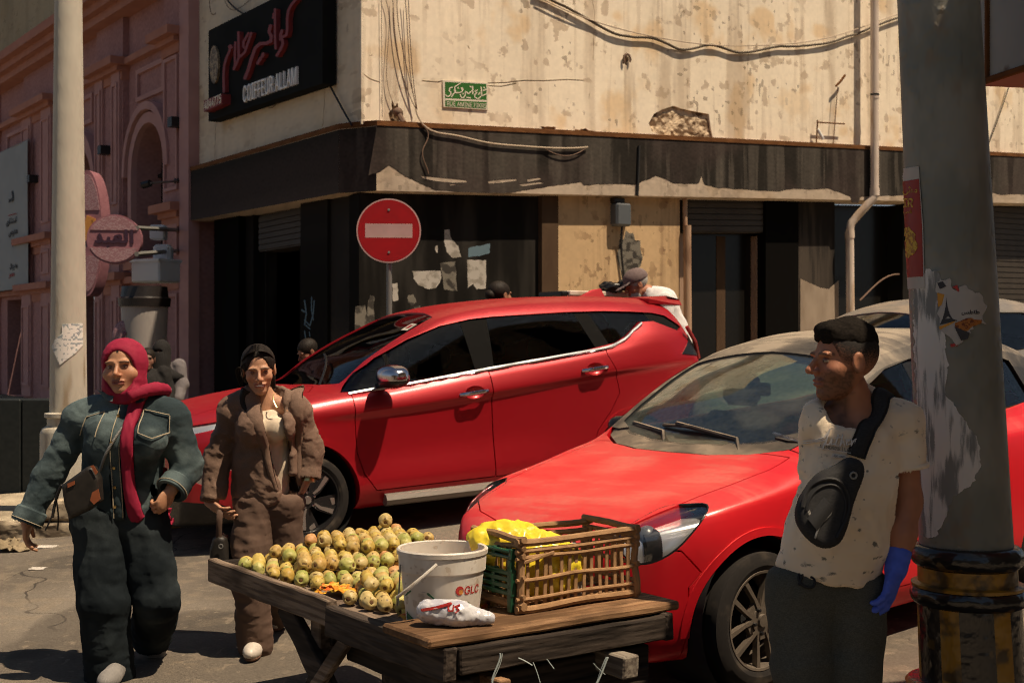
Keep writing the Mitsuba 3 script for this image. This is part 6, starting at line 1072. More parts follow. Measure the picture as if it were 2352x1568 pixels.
# ----- the woman in denim -----
def denim_woman():
    d0 = 6.1; p = lambda x, y, dd=0.0: at(x, y, d0 + dd); hc = p(284, 842, -.02); B = turn(basis((-.03, -1, -.02)), 3); s = 1.08
    hf, hcol = head_sdf(hc, B, s, nose=.5, full=.011, ears=False)
    LS, LE, LW = p(190, 962, .03), p(112, 1092, .02), p(62, 1196, -.04); RS, RE, RW = p(392, 962, .03), p(430, 1072, .06), p(392, 1128, -.05)
    hl, la, lb = hand_sdf(LW, p(58, 1262, -.02) - LW, (1, .2, 0), .98, (22, 26, 20), thumb=-1, tang=30); hr, ra, rb = hand_sdf(RW, p(372, 1158, -.08) - RW, (-.75, .6, .1), .98, (48, 62, 40), thumb=1, tang=22, tcurl=30)
    LH, LK, LA = p(228, 1195, .02), p(240, 1385, -.08), p(252, 1545, -.03); RH, RK, RA = p(322, 1195, .05), p(362, 1375, -.02), p(348, 1462, .34)
    def under(P): d = limb(P, [p(288, 905, .02), p(288, 960, .05), p(285, 1060, .06), p(278, 1180, .06)], [.062, .09, .11, .11], .05); return np.minimum(np.minimum(d, np.minimum(limb(P, [LS, LE, LW], [.05, .045, .028]), limb(P, [RS, RE, RW], [.05, .045, .03]))), np.minimum(limb(P, [LH, LK, LA], [.09, .06, .04]), limb(P, [RH, RK, RA], [.09, .06, .04])))
    lo, hi = bounds([LS, LE, LW, RS, RE, RW, LA, RA, p(288, 900)], .14)
    m, C = skin_mesh([(under, lo, hi, .022), (hf, hc - .16, hc + .16, .0055), (hl, la, lb, .0048), (hr, ra, rb, .0048)], lambda V: hcol(V, (.42, .215, .125), lips=(.22, .055, .05), lids=.75, hairline=.070))
    k = obj('person', m, 'skin', None, 'woman walking in a dark denim outfit with a crimson headscarf and shoulder bag', 'person', color=C); eyes(k, hc, B, s, .5)
    # jacket
    trunk = [p(288, 925, .05), p(286, 985, .03), p(284, 1060, .03), p(275, 1140, .04), p(268, 1200, .05)]; tr = [.10, .160, .170, .168, .172]
    def jacket(P):
        q = (P - p(280, 1060, .03)) * [1, 1.22, 1] + p(280, 1060, .03); d = limb(q, trunk, tr, .06); d = smin(d, cone(P, p(288, 915, .04), LS, .075, .085), .05); d = smin(d, cone(P, p(288, 915, .04), RS, .075, .085), .05)
        d = smin(d, ell(P, p(240, 1012, -.10), (.09, .07, .09)), .08); d = smin(d, ell(P, p(338, 1012, -.10), (.09, .07, .09)), .08)
        d = smax(d, (p(0, 1193)[2] + .03 * (P[:, 0] - p(268, 0)[0]) - P[:, 2]), .015); d = smax(d, P[:, 2] - p(0, 905)[2], .02)
        a = np.minimum(limb(P, [LS, LE, LW], [.078, .066, .058], .03), 9); b = limb(P, [RS, RE, RW + (RE - RW) * .12], [.080, .072, .058], .03); d = smin(d, a, .03); d = smin(d, b, .03)
        return d
    lo, hi = bounds([LE, LW, RE, RW, p(288, 900, .05), p(268, 1200)], .24)
    j = surface(jacket, lo, hi, .011, 1); cutL, cutR = nrm(LW - LE), nrm(RW - RE)
    def cut(m): t = m.triangles_center; return ~(((t - LW) @ cutL > .012) & (np.linalg.norm(t - LW, axis=1) < .12)) & ~(((t - RW) @ cutR > -.01) & (np.linalg.norm(t - RW, axis=1) < .10))
    j.update_faces(cut(j)); j.remove_unreferenced_vertices()
    arm = np.minimum(limb(j.vertices, [LS, LE, LW], [0, 0, 0]), limb(j.vertices, [RS, RE, RW], [0, 0, 0])); wrinkle(j, [(.010, (5, 5, 11), 3, False), (.005, (15, 12, 17), 4, True)])
    obj('jacket', j, 'denim_mid', k, smooth=True)
    fr = lambda x, y, off=.006: (lambda q: np.array([q[0], front(jacket, q[0], q[2], d0 - .5, d0 + .3) - off, q[2]]))(p(x, y, -.15))
    def line(pts, n=24, off=.008):
        P2 = np.array(pts, float); P2 = spl(P2, n) if n > 24 else np.vstack([np.linspace(a, b, 9) for a, b in zip(P2[:-1], P2[1:])]); q = np.array([p(x, y, -.15) for x, y in P2]); q[:, 1] = front(jacket, q[:, 0], q[:, 2], d0 - .5, d0 + .3) - off; return q
    for pts in ([(184, 960), (232, 946)], [(232, 947), (222, 1002)], [(168, 1003), (184, 961)], [(318, 942), (378, 955)], [(318, 943), (319, 993), (352, 1006), (379, 996), (379, 957)]): obj('stitching', tube(line(pts, 22, .010), .0028, 5), 'stitch', k)
    obj('placket', ribbon(line([(277, 925), (270, 985), (262, 1060), (264, 1130), (265, 1195)], 40, .004), .062, .008, (0, -1, .1)), 'denim_mid', k, smooth=True)
    for pts in ([(266, 930), (260, 990), (254, 1060), (255, 1130), (256, 1192)], [(286, 930), (281, 985), (273, 1060), (275, 1130), (276, 1192)]): obj('stitching', tube(line(pts, 36, .014), .0022, 5), 'stitch', k)
    for y in (955, 1015, 1075, 1120, 1165): obj('button', xf(lathe([(0, 0), (.008, 0), (.007, .004), (0, .005)], 10), frame(fr(266 - (y > 1000) * 6, y, .015), (1, 0, 0), (0, 0, 1), (0, -1, 0))), 'gold', k)
    for a, b, r in ((LW, LE, .064), (RW, RE, .066)):
        u = nrm(b - a); o = a + u * (.0 if r < .065 else .012); x = nrm(np.cross(u, (0, 1, 0))); cf = lathe([(r - .012, -.012), (r + .006, -.012), (r + .010, .0), (r + .008, .052), (r, .06), (r - .012, .055), (r - .012, -.012)], 28); M_ = frame(o, x, np.cross(u, x), u); obj('cuff', wrinkle(xf(cf, M_), [(.004, (14, 14, 14), 5, False)]), 'denim_mid', k); obj('stitching', tube([(M_ @ np.array([(r + .011) * math.cos(t), (r + .011) * math.sin(t), .0, 1]))[:3] for t in np.linspace(0, 6.283, 30)[:-1]], .0022, 4, closed=True), 'stitch', k)
    for sx, pts in ((-1, [(262, 905), (238, 900), (222, 893), (240, 918), (258, 922)]), (1, [(308, 908), (330, 902), (345, 900), (332, 922), (312, 926)])): obj('collar', wrinkle(grid_mesh(np.stack([spl([p(pts[0][0], pts[0][1], -.085), p(pts[1][0], pts[1][1], -.06), p(pts[2][0], pts[2][1], .0)], 12), spl([p(pts[4][0], pts[4][1], -.115), p((pts[3][0] + pts[4][0]) / 2, pts[3][1] + 2, -.10), p(pts[3][0], pts[3][1] - 4, -.04)], 12)], 0)), [(.002, (9, 9, 9), 2, False)]), 'denim_mid', k, smooth=True)
    # trousers
    def pants(P):
        a = limb(P, [LH + [0.01, 0, .04], LH * .4 + LK * .6, LK, LA], [.138, .114, .104, .108], .03); b = limb(P, [RH + [-.01, 0, .04], RH * .4 + RK * .6, RK, RA], [.132, .108, .098, .092], .03); d = smin(a, b, .010); d = smin(d, ell(P, p(274, 1185, .06), (.185, .15, .10)), .04); return smax(d, P[:, 2] - p(0, 1165)[2], .02)
    lo, hi = bounds([LH, LA, RA, RK, p(270, 1160)], .20); w = surface(pants, lo, hi, .012, 1); w.update_faces(~((w.triangles_center[:, 2] < LA[2] - .045) & (w.triangles_center[:, 0] < p(312, 0)[0])) & ~(((w.triangles_center - RA) @ nrm(RA - RK) > .03) & (np.linalg.norm(w.triangles_center - RA, axis=1) < .13))); w.remove_unreferenced_vertices()
    obj('trousers', wrinkle(w, [(.010, (4, 4, 5), 13, False), (.008, (13, 13, 3), 14, True), (.004, (9, 9, 22), 15, True)]), 'denim_dark', k, smooth=True)
    g = ground_at(250, 1575); sh = lambda a, b: (lambda P: np.maximum(smin(ell(P, a, (.050, .10, .045)), ell(P, b, (.045, .075, .055)), .03), a[2] - .035 - P[:, 2]))
    a = np.array([p(252, 0, -.19)[0], d0 - .19, g[2] + .040]); f_ = sh(a, a + [0, .11, .02]); obj('shoe', surface(f_, a - [.1, .14, .06], a + [.1, .26, .12], .009, 1), 'shoe_grey', k, smooth=True)
    c = p(354, 1476, .31); Mx = rot([1, 0, 0], -58)[:3, :3]; f_ = lambda P: smax(ell(P, c, (.055, .135, .050), Mx), -((P - c) @ Mx[:, 2]) - .034, .01); obj('shoe', surface(f_, c - .17, c + .17, .009, 1), 'shoe_grey', k, smooth=True, label='lifted grey shoe')
    # headscarf
    def scarf(P):
        q = (P - hc) @ B / 1.06; d = ell(q, (0, -.020, .020), (.098, .114, .106)); d = smin(d, ell(q, (0, .005, -.075), (.088, .090, .075)), .04); d = smin(d, cone(P, p(287, 895, .03), p(290, 922, .05), .098, .125), .04); d = smin(d, cone(P, p(292, 914, -.07), p(312, 905, -.09), .030, .026), .03)
        d = smax(d, -ell(q, (0, .12, -.016), (.0745, .128, .096)), .012); return smax(d, p(0, 928)[2] - P[:, 2], .01)
    m = surface(scarf, hc - [.18, .2, .24], hc + [.18, .2, .17], .0075, 1); obj('headscarf', wrinkle(m, [(.002, (9, 16, 30), 21, True), (.002, (30, 20, 12), 22, False)]), 'scarf_pink', k, smooth=True)
    obj('headscarf__tail', wrinkle(trimesh.Trimesh(*trimesh.remesh.subdivide_to_size(*(lambda r: (r.vertices, r.faces))(ribbon(np.array([fr(x, y, .016) for x, y in spl(np.array([(306, 908), (299, 940), (295, 1000), (291, 1070), (293, 1130), (302, 1185), (313, 1240)], float), 44)]), np.interp(np.arange(44), [0, 10, 30, 43], [.07, .055, .062, .085]), .018, (0, -1, .05))), .02), process=True), [(.006, (50, 8, 3), 23, True)]), 'scarf_pink', k, smooth=True, label='crimson scarf end hanging down the front')
    obj('headscarf__wrap', wrinkle(tube(spl([p(296, 912, -.12), p(330, 898, -.08), p(362, 893, .0), p(380, 896, .08), p(375, 905, .14)], 30), np.interp(np.arange(30), [0, 14, 29], [.026, .030, .022]), 14), [(.004, (20, 60, 60), 24, True)]), 'scarf_pink', k, smooth=True)
        # shoulder bag, chain
    poly = [(143, 1113), (203, 1070), (216, 1072), (229, 1098), (232, 1150), (205, 1172), (162, 1192), (150, 1160)]
    bg = key_for('shoulder_bag'); pl = Polygon([(p(x, y, -.24)[0], p(x, y, -.24)[2]) for x, y in poly]); m, bf = puff(pl, lambda X, Z: np.full(np.shape(X), d0 - .225), .042, .02, .009)
    obj('shoulder_bag', m, 'leather_black', None, 'small black shoulder bag with orange leather patches on a chain strap', 'bag', smooth=True)
    fb = lambda x, y, o: (lambda q: np.array([q[0], d0 - .267 - o, q[2]]))(p(x, y, -.27))
    for nm, q in (('flap_corner', [(212, 1130), (226, 1122), (231, 1146), (216, 1158), (207, 1148)]), ('flap_corner', [(208, 1069), (215, 1068), (225, 1084), (220, 1090)]), ('logo_patch', [(155, 1110), (172, 1103), (172, 1112), (156, 1120)])):
        v = np.array([fb(x, y, .002) for x, y in q]); obj(nm, xf(prism([(a[0], a[2]) for a in v], .004), frame((0, v[0][1], 0), (1, 0, 0), (0, 0, 1), (0, -1, 0))), 'leather_tan', bg)
    ch = np.array([fr(x, y, .014) for x, y in spl(np.array([(320, 905), (300, 945), (270, 1000), (245, 1045), (227, 1080)], float), 60)]); bead = trimesh.creation.icosphere(1, .0075)
    obj('chain', trimesh.util.concatenate([bead.copy().apply_translation(c_) for c_ in ch]), 'metal_grey', bg, kind='stuff'); obj('chain', trimesh.util.concatenate([bead.copy().apply_translation(c_) for c_ in spl([p(141, 1115, -.2), p(128, 1150, -.18), p(121, 1185, -.17)], 20)] + [tube(spl([p(x0, 1150, -.18), p((x0 + x1) / 2 + 3, 1185, -.18), p(x1, 1217, -.17)], 8), .004, 5) for x0, x1 in ((128, 104), (130, 132))]), 'leather_black', bg, kind='stuff')
denim_woman()

# ----- the young woman in brown -----
def brown_woman():
    d0 = 6.5; p = lambda x, y, dd=0.0: at(x, y, d0 + dd); hc = p(594, 848, -.02); B = turn(basis((.22, -1, -.22)), 4); s = .985
    hf, hcol = head_sdf(hc, B, s, nose=.7, smile=1.0)
    LS, LE, LW = p(534, 946, .03), p(497, 1060, .05), p(490, 1160, -.02); RS, RE, RW = p(682, 942, .03), p(712, 1030, .08), p(708, 1092, .05)
    hl, la, lb = hand_sdf(LW, p(524, 1186, -.10) - LW, (.1, .75, .6), .95, (16, 22, 18), thumb=-1, tang=26); hr, ra, rb = hand_sdf(RW, p(694, 1135, .06) - RW, (-1, .2, .2), .95, (20, 25, 20), thumb=1)
    LH, LK, LA = p(584, 1170, .03), p(572, 1335, -.08), p(588, 1480, -.02); RH, RK, RA = p(648, 1170, .05), p(656, 1310, .10), p(634, 1415, .42)
    def under(P): d = limb(P, [p(600, 895, .02), p(606, 925, .05), p(610, 1000, .05), p(612, 1100, .06), p(615, 1165, .06)], [.050, .062, .085, .085, .10], .04); d = np.minimum(d, np.minimum(limb(P, [p(606, 920, .05), LS, LE, LW], [.055, .05, .04, .025]), limb(P, [p(606, 920, .05), RS, RE, RW], [.055, .05, .04, .026]))); return np.minimum(d, np.minimum(limb(P, [LH, LK, LA], [.08, .055, .035]), limb(P, [RH, RK, RA], [.08, .055, .035])))
    lo, hi = bounds([LS, LE, LW, RS, RE, RW, LA, RA, p(600, 890)], .13)
    m, C = skin_mesh([(under, lo, hi, .014), (hf, hc - .16, hc + .16, .0055), (hl, la, lb, .0048), (hr, ra, rb, .0048)], lambda V: hcol(V, (.46, .245, .15), lips=(.30, .075, .065), lids=.6))
    k = obj('person', m, 'skin', None, 'young woman smiling in an open brown jacket and brown wide trousers', 'person', color=C); eyes(k, hc, B, s, 1.2)
    q_ = lambda a: hc + B @ (np.array(a) * s); obj('teeth', ell_mesh(q_((0, .0865, -.0630)), (.020, .0065, .0052), B), 'letter_white', k)
    def hairf(P):
        q = (P - hc) @ B / s; d = ell(q, (0, -.020, .038), (.083, .100, .088)); d = smax(d, -ell(q, (0, .125, -.010), (.067, .100, .112)), .010); d = smin(d, cone(q, (-.05, -.05, -.02), (-.06, -.075, -.11), .035, .02), .03); d = smin(d, ell(q, (.052, -.085, -.02), (.04, .05, .07)), .02); return d * s
    m = surface(hairf, hc - [.17, .17, .2], hc + .17, .006, 1); obj('hair', wrinkle(m, [(.002, (40, 90, 40), 3, True), (.0025, (14, 14, 14), 4, False)]), 'hair_black', k, smooth=True)
    obj('hair__strand', trimesh.util.concatenate([tube(spl([q_((.004 * sx_, .078 - .012 * i_, .112 + .004 * i_)), q_((sx_ * .045, .060 - .016 * i_, .098 + .002 * i_)), q_((sx_ * .078, .015 - .016 * i_, .052)), q_((sx_ * .078, -.035 - .01 * i_, .0)), q_((sx_ * .045, -.095, -.02))], 14), np.r_[.0012, np.full(12, .0026), .0012], 5) for sx_ in (-1, 1) for i_ in np.linspace(0, 5, 16)]), 'hair_black', k, kind='stuff', smooth=True)
    obj('hair__strand', trimesh.util.concatenate([tube(spl([q_((.060, .045, .05 - .01 * i)), q_((.085 + .006 * i, .03, .02)), q_((.078 + .008 * i, .01, -.03)), q_((.088, .0, -.07 - .01 * i))], 12), .0022, 5) for i in range(5)]), 'hair_black', k, kind='stuff')
    for pts in ([p(568, 895, -.02), p(560, 925, -.03), p(570, 945, -.07)],): obj('hair__lock', tube(spl(pts, 14), np.linspace(.03, .008, 14), 10), 'hair_black', k)
    # cream top, jacket
    trunk = [p(607, 925, .06), p(610, 985, .04), p(612, 1060, .05), p(612, 1140, .06)]
    def top(P): q = (P - trunk[1]) * [1, 1.2, 1] + trunk[1]; d = limb(q, trunk, [.075, .108, .110, .118], .05); d = smin(d, ell(P, p(584, 985, -.065), (.055, .045, .06)), .05); d = smin(d, ell(P, p(636, 985, -.065), (.055, .045, .06)), .05); return smax(d, P[:, 2] - (p(0, 940)[2] - .2 * np.clip(.05 - abs(P[:, 0] - trunk[0][0]), 0, 1)), .01)
    lo, hi = bounds([*trunk], .2); obj('top', wrinkle(surface(top, lo, hi, .012, 1), [(.006, (8, 8, 5), 7, False)]), 'top_cream', k, smooth=True)
    tr = [.095, .146, .154, .168]
    def jack(P):
        q = (P - trunk[1]) * [1, 1.18, 1] + trunk[1]; d = limb(q, [p(607, 915, .07), *trunk[1:3], p(610, 1128, .06)], tr, .05); d = smin(d, cone(P, p(607, 905, .06), LS, .075, .075), .04); d = smin(d, cone(P, p(607, 905, .06), RS, .075, .075), .04); d = smin(d, ell(P, p(578, 985, -.08), (.068, .06, .08)), .06); d = smin(d, ell(P, p(642, 985, -.08), (.068, .06, .08)), .06)
        d = smin(d, limb(P, [LS, LE, LW], [.061, .063, .056], .03), .025); d = smin(d, limb(P, [RS, RE, RW], [.061, .061, .054], .03), .025)
        inner = np.minimum(limb(q, [p(607, 860, .05), *trunk], [.075, .078, .112, .122, .134], .05), 9); d = smax(d, -inner, .012)
        zt = np.array([p(0, y)[2] for y in (890, 925, 1000, 1070, 1110, 1150)]); L_ = np.interp(P[:, 2], zt[::-1], np.array([p(x, 0, -.12)[0] for x in (568, 588, 606, 620, 632, 640)])[::-1]); R_ = np.interp(P[:, 2], zt[::-1], np.array([p(x, 0, -.12)[0] for x in (642, 644, 658, 660, 662, 664)])[::-1])
        gap = np.maximum(np.maximum(L_ - P[:, 0], P[:, 0] - R_), P[:, 1] - (d0 + .02)); d = smax(d, -gap, .008); d = smax(d, p(0, 1152)[2] + .02 * np.sin(P[:, 0] * 16) - P[:, 2], .01); return smax(d, P[:, 2] - p(0, 884)[2], .02)
    lo, hi = bounds([LS, LE, LW, RS, RE, RW, *trunk, p(607, 885)], .21); j = surface(jack, lo, hi, .0095, 1); t = j.triangles_center; cutL, cutR = nrm(LW - LE), nrm(RW - RE); j.update_faces(~(((t - LW) @ cutL > .012) & (np.linalg.norm(t - LW, axis=1) < .11)) & ~(((t - RW) @ cutR > .01) & (np.linalg.norm(t - RW, axis=1) < .11))); j.remove_unreferenced_vertices()
    obj('jacket', wrinkle(j, [(.010, (8, 7, 3.5), 31, False), (.007, (16, 12, 12), 32, True), (.003, (30, 26, 44), 33, True)]), 'jacket_brown', k, smooth=True)
    frj = lambda x, y, off=.004: (lambda q: np.array([q[0], front(jack, q[0], q[2], d0 - .5, d0 + .1) - off, q[2]]))(p(x, y, -.12))
    for pts, w0 in ([(559, 892), (567, 930), (588, 985), (606, 1060), (624, 1130)], .066), ([(657, 892), (667, 930), (670, 990), (669, 1060), (671, 1140)], .056):
        c_ = spl(np.array(pts, float), 34); off = -7 if w0 > .07 else 7; obj('lapel', wrinkle(trimesh.Trimesh(*trimesh.remesh.subdivide_to_size(*(lambda r: (r.vertices, r.faces))(ribbon(np.array([frj(x + off, y, .006) for x, y in c_]), np.interp(np.arange(34), [0, 8, 20, 33], [w0 * 1.35, w0 * 1.2, w0 * .7, w0 * .5]), .012, (0, -1, .1))), .03), process=True), [(.004, (12, 12, 6), 8, False)]), 'jacket_brown', k, smooth=True)
    obj('necklace', tube(spl([p(628, 905, -.05), p(630, 925, -.09), p(636, 936, -.10)], 10), .003, 5), 'gold', k)
    wb = key_for('watch', k)[len(k) + 2:]; obj(wb, mv(xf(lathe([(.030, -.010), (.036, -.010), (.037, .010), (.030, .010), (.030, -.010)], 20), frame((0, 0, 0), *(lambda u, x: (x, np.cross(u, x), u))(nrm(RW - RE), nrm(np.cross(RW - RE, (0, 1, 0)))))), *(RW + nrm(RW - RE) * .02)), 'gold', k)
    def pants(P):
        a = limb(P, [LH + [.01, 0, .03], LH * .5 + LK * .5, LK, LA], [.115, .092, .084, .082], .03); b = limb(P, [RH + [-.01, 0, .03], RH * .5 + RK * .5, RK, RA], [.115, .088, .076, .068], .03); d = smin(a, b, .010); d = smin(d, ell(P, p(614, 1160, .06), (.160, .125, .085)), .04); return smax(d, P[:, 2] - p(0, 1135)[2], .02)
    lo, hi = bounds([LH, LA, RA, RK, p(614, 1140)], .18); w = surface(pants, lo, hi, .011, 1); t = w.triangles_center; w.update_faces(~((t[:, 2] < LA[2] - .045) & (t[:, 1] < d0 + .14)) & ~((t[:, 2] < RA[2] - .06) & (t[:, 1] > d0 + .25))); w.remove_unreferenced_vertices(); obj('trousers', wrinkle(w, [(.009, (7, 6, 4), 41, False), (.007, (15, 12, 3), 42, True), (.004, (10, 9, 24), 43, True)]), 'trouser_brown', k, smooth=True)
    for (x, y, dd), lift in (((582, 1508, -.10), 0), ((636, 1438, .46), 0)):
        a = p(x, y, dd); g = float(gz(a[0], a[1])); a[2] = g + .045; f_ = lambda P: np.maximum(smin(ell(P, a + [0, -.02, -.005], (.045, .095, .042)), ell(P, a + [.004, .09, .01], (.040, .06, .055)), .03), a[2] - .025 - P[:, 2]); obj('shoe', surface(f_, a - [.1, .16, .08], a + [.1, .2, .12], .0085, 1), 'shoe_white', k, smooth=True); f2 = lambda P: np.maximum(np.maximum(smin(ell(P, a + [0, -.02, -.005], (.048, .099, .05)), ell(P, a + [.004, .09, .01], (.043, .064, .06)), .03), P[:, 2] - (a[2] - .024)), a[2] - .044 - P[:, 2]); obj('shoe_sole', surface(f2, a - [.1, .16, .08], a + [.1, .2, .12], .0085, 1), 'shoe_sole', k)
    pl = Polygon([(p(x, y, -.10)[0], p(x, y, -.10)[2]) for x, y in [(487, 1238), (502, 1226), (518, 1236), (527, 1290), (522, 1318), (495, 1322), (480, 1300), (480, 1262)]]); m, _ = puff(pl, lambda X, Z: np.full(np.shape(X), d0 - .06), .05, .028, .009); hb = key_for('handbag'); obj('handbag', m, 'leather_black', None, 'dark brown handbag hanging from the hand of the woman in brown', 'bag', smooth=True); obj('strap', ribbon(spl([p(503, 1255, -.10), p(503, 1215, -.105), p(505, 1178, -.10), p(507, 1166, -.07)], 18), .03, .005, (0, -1, 0)), 'trouser_brown', hb); obj('buckle', mv(xf(tube([(.010 * math.cos(t), 0, .010 * math.sin(t)) for t in np.linspace(0, 6.283, 16)[:-1]], .003, 5, closed=True), np.eye(4)), *p(507, 1254, -.125)), 'metal_grey', hb)
def ell_mesh(c, r, B=np.eye(3)): m = trimesh.creation.icosphere(3, 1.0); m.vertices = np.asarray(c) + (m.vertices * r) @ np.asarray(B).T; return m
brown_woman()

# ----- the man leaning on the column -----
def leaning_man():
    d0 = 3.95; p = lambda x, y, dd=0.0: at(x, y, d0 + dd); hc = p(1937, 828, .0); B = turn(basis((-.96, -.24, -.02)), 0); s = 1.0
    hf, hcol = head_sdf(hc, B, s, nose=1.25, jaw=1.02)
    LS, LE, LW = p(1888, 966, .03), p(1880, 1105, .10), p(1910, 1230, .22); RS, RE, RW = p(2070, 972, .04), p(2082, 1150, .05), p(2058, 1305, -.02)
    hr, ra, rb = hand_sdf(RW, p(2036, 1385, -.05) - RW, (-.75, .5, .1), 1.02, (14, 22, 20), thumb=1, tang=30, spread=3); hl, la, lb = hand_sdf(LW, (.6, .3, -.7), (0, 1, 0), 1.0, (20, 25, 20))
    LH, LK, LA = p(1842, 1395, .05), p(1850, 1740, -.06), at(1835, 2030, d0 + .05); RH, RK, RA = p(1958, 1405, .05), p(1955, 1745, -.05), at(1975, 2040, d0 + .0)
    gz_ = float(gz(*LA[:2])); LA[2] = RA[2] = gz_ + .09
    trunk = [p(1962, 950, .06), p(1958, 1030, .03), p(1948, 1120, .03), p(1925, 1215, .04), p(1902, 1300, .05)]
    def under(P):
        d = limb(P, [p(1948, 890, .02), p(1958, 945, .05)], [.057, .066], .03); d = smin(d, limb(P, trunk, [.07, .10, .10, .10, .06], .05), .04); d = smin(d, np.minimum(limb(P, [p(1960, 950, .06), LS, LE, LW], [.055, .045, .040, .028], .03), limb(P, [p(1965, 955, .06), RS, RE, RE * .5 + RW * .5, RW], [.055, .052, .044, .042, .029], .03)), .02); return np.minimum(d, np.minimum(limb(P, [LH, LK, LA], [.09, .06, .045]), limb(P, [RH, RK, RA], [.09, .06, .045])))
    lo, hi = bounds([LS, LE, LW, RS, RE, RW, LA, RA, p(1945, 880)], .14)
    m, C = skin_mesh([(under, lo, hi, .016), (hf, hc - .165, hc + .165, .005), (hl, la, lb, .006)], lambda V: hcol(V, (.37, .160, .090), beard=.55, lips=(.26, .10, .075), lids=.55))
    k = obj('person', m, 'skin_b', None, 'man with cropped dark hair and a sling bag leaning on the painted column', 'person', color=C); eyes(k, hc, B, s, .4)
    def hairf(P):
        q = (P - hc) @ B; top_ = ell(q, (0, -.014, .050), (.078, .098, .084)); d = smax(top_, -(q[:, 2] - .050 - .12 * np.clip(q[:, 1], -.05, .1) - .026 * (meshkit.noise(q * 55, 2) - .3)), .012); d = smin(d, ell(q, (0, .058, .092), (.050, .024, .022)), .03); return d
    m = surface(hairf, hc - .17, hc + [.17, .17, .19], .0055, 1); obj('hair', wrinkle(m, [(.004, (34, 34, 34), 3, False), (.0025, (110, 110, 110), 6, False)]), 'hair_short', k, smooth=True)
    mat('hair_fade', fn=lambda p_, n, uv: mix((.012, .009, .007), (.30, .13, .075), smoothstep(.72, .05, (p_.z - float(hc[2]) + .045) * 8.5 + .4 * (noise(p_.x * 300, p_.y * 300, p_.z * 300) - .5) - 6 * dr.maximum((p_.x - float(hc[0])) * float(B[0, 1]) + (p_.y - float(hc[1])) * float(B[1, 1]) - .015, 0))), rough=.8)
    def fade(P): q = (P - hc) @ B; d = ell(q, (0, -.014, .030), (.0800, .0985, .0900)); d = smax(d, -(q[:, 2] + .055 - .9 * np.clip(q[:, 1] + .02, 0, .1)), .004); d = smax(d, q[:, 1] - (.050 + .35 * (q[:, 2] - .03)), .004); return smax(d, -ell(q * [1, 1, 1], (0, .0, -.012), (.2, .028, .040)) if False else d, .002)
    obj('hair__sides', surface(fade, hc - .15, hc + .15, .0055, 1), 'hair_fade', k, smooth=True, label='short faded side hair')
    # T-shirt
    def tee(P):
        q = (P - trunk[2]) * [1, 1.22, 1] + trunk[2]; d = limb(q, trunk, [.088, .130, .127, .140, .152], .06); d = smin(d, cone(P, p(1965, 948, .06), LS + [.01, 0, -.005], .070, .060), .045); d = smin(d, cone(P, p(1965, 948, .06), RS, .070, .062), .045)
        d = smin(d, cone(P, LS, LS + (LE - LS) * .75, .058, .058), .03); d = smin(d, cone(P, RS, RS + (RE - RS) * .48, .062, .066), .025)
        d = smax(d, -cone(P, p(1952, 900, -.05), p(1957, 925, -.02), .075, .092), .012); d = smax(d, p(0, 1332)[2] - .19 * (P[:, 0] - p(1900, 0)[0]) - P[:, 2], .01); return d
    lo, hi = bounds([LS, LE, RS, RE, *trunk], .22); t = surface(tee, lo, hi, .010, 1); c = t.triangles_center; uL, uR = nrm(LE - LS), nrm(RE - RS)
    t.update_faces(~(((c - LS) @ uL > np.linalg.norm(LE - LS) * .75 + .02) & (np.linalg.norm(np.cross(c - LS, uL), axis=1) < .10) & (c[:, 0] < p(1862, 0)[0])) & ~(((c - RS) @ uR > np.linalg.norm(RE - RS) * .48 + .02) & (np.linalg.norm(np.cross(c - RS, uR), axis=1) < .12) & (c[:, 0] > p(2048, 0)[0]))); t.remove_unreferenced_vertices()
    obj('t_shirt', wrinkle(t, [(.008, (5, 5, 7), 51, False), (.005, (12, 10, 9), 52, True), (.004, (22, 22, 16), 53, True)]), 'tee_cream', k, smooth=True)
    o_ = RS + uR * (np.linalg.norm(RE - RS) * .48 + .014); x_ = nrm(np.cross(uR, (0, 1, 0))); y_ = np.cross(uR, x_); obj('t_shirt__hem', tube([o_ + (x_ * math.cos(t_) + y_ * math.sin(t_)) * .0675 for t_ in np.linspace(0, 6.283, 40)[:-1]], .0085, 8, closed=True), 'tee_cream', k)
    fr = lambda x, y, off=.006: (lambda q: np.array([q[0], front(tee, q[0], q[2], d0 - .5, d0 + .3) - off, q[2]]))(p(x, y, -.12))
    obj('t_shirt__collar', tube(np.array([fr(x, y, .001) for x, y in spl(np.array([(1914, 922), (1922, 938), (1945, 946), (1975, 938), (2002, 915), (2012, 896)], float), 30)]), .010, 8), 'tee_cream', k)
    # printed lettering on the shirt (cloth print, raised a hair)
    sc = [([(1858, 1024), (1885, 1016), (1905, 1008), (1918, 988), (1912, 1005), (1900, 1035)], 3), ([(1888, 1020), (1908, 1013)], 2.5), ([(1910, 1012), (1906, 1024), (1914, 1024), (1920, 1010), (1918, 1024), (1926, 1021)], 2.6), ([(1934, 1001), (1926, 1024), (1932, 1026)], 2.6), ([(1926, 1009), (1940, 1006)], 2.2), ([(1943, 1000), (1936, 1026), (1943, 1014), (1946, 1025)], 2.6), ([(1950, 1018), (1956, 1012), (1950, 1012), (1950, 1023), (1960, 1020)], 2.4), ([(1962, 1012), (1960, 1025), (1966, 1013), (1970, 1012), (1968, 1026)], 2.4), ([(1976, 1004), (1968, 1028)], 2.6), ([(1968, 1010), (1984, 1006)], 2.2), ([(1862, 1028), (1880, 1022), (1898, 1012)], 2)]
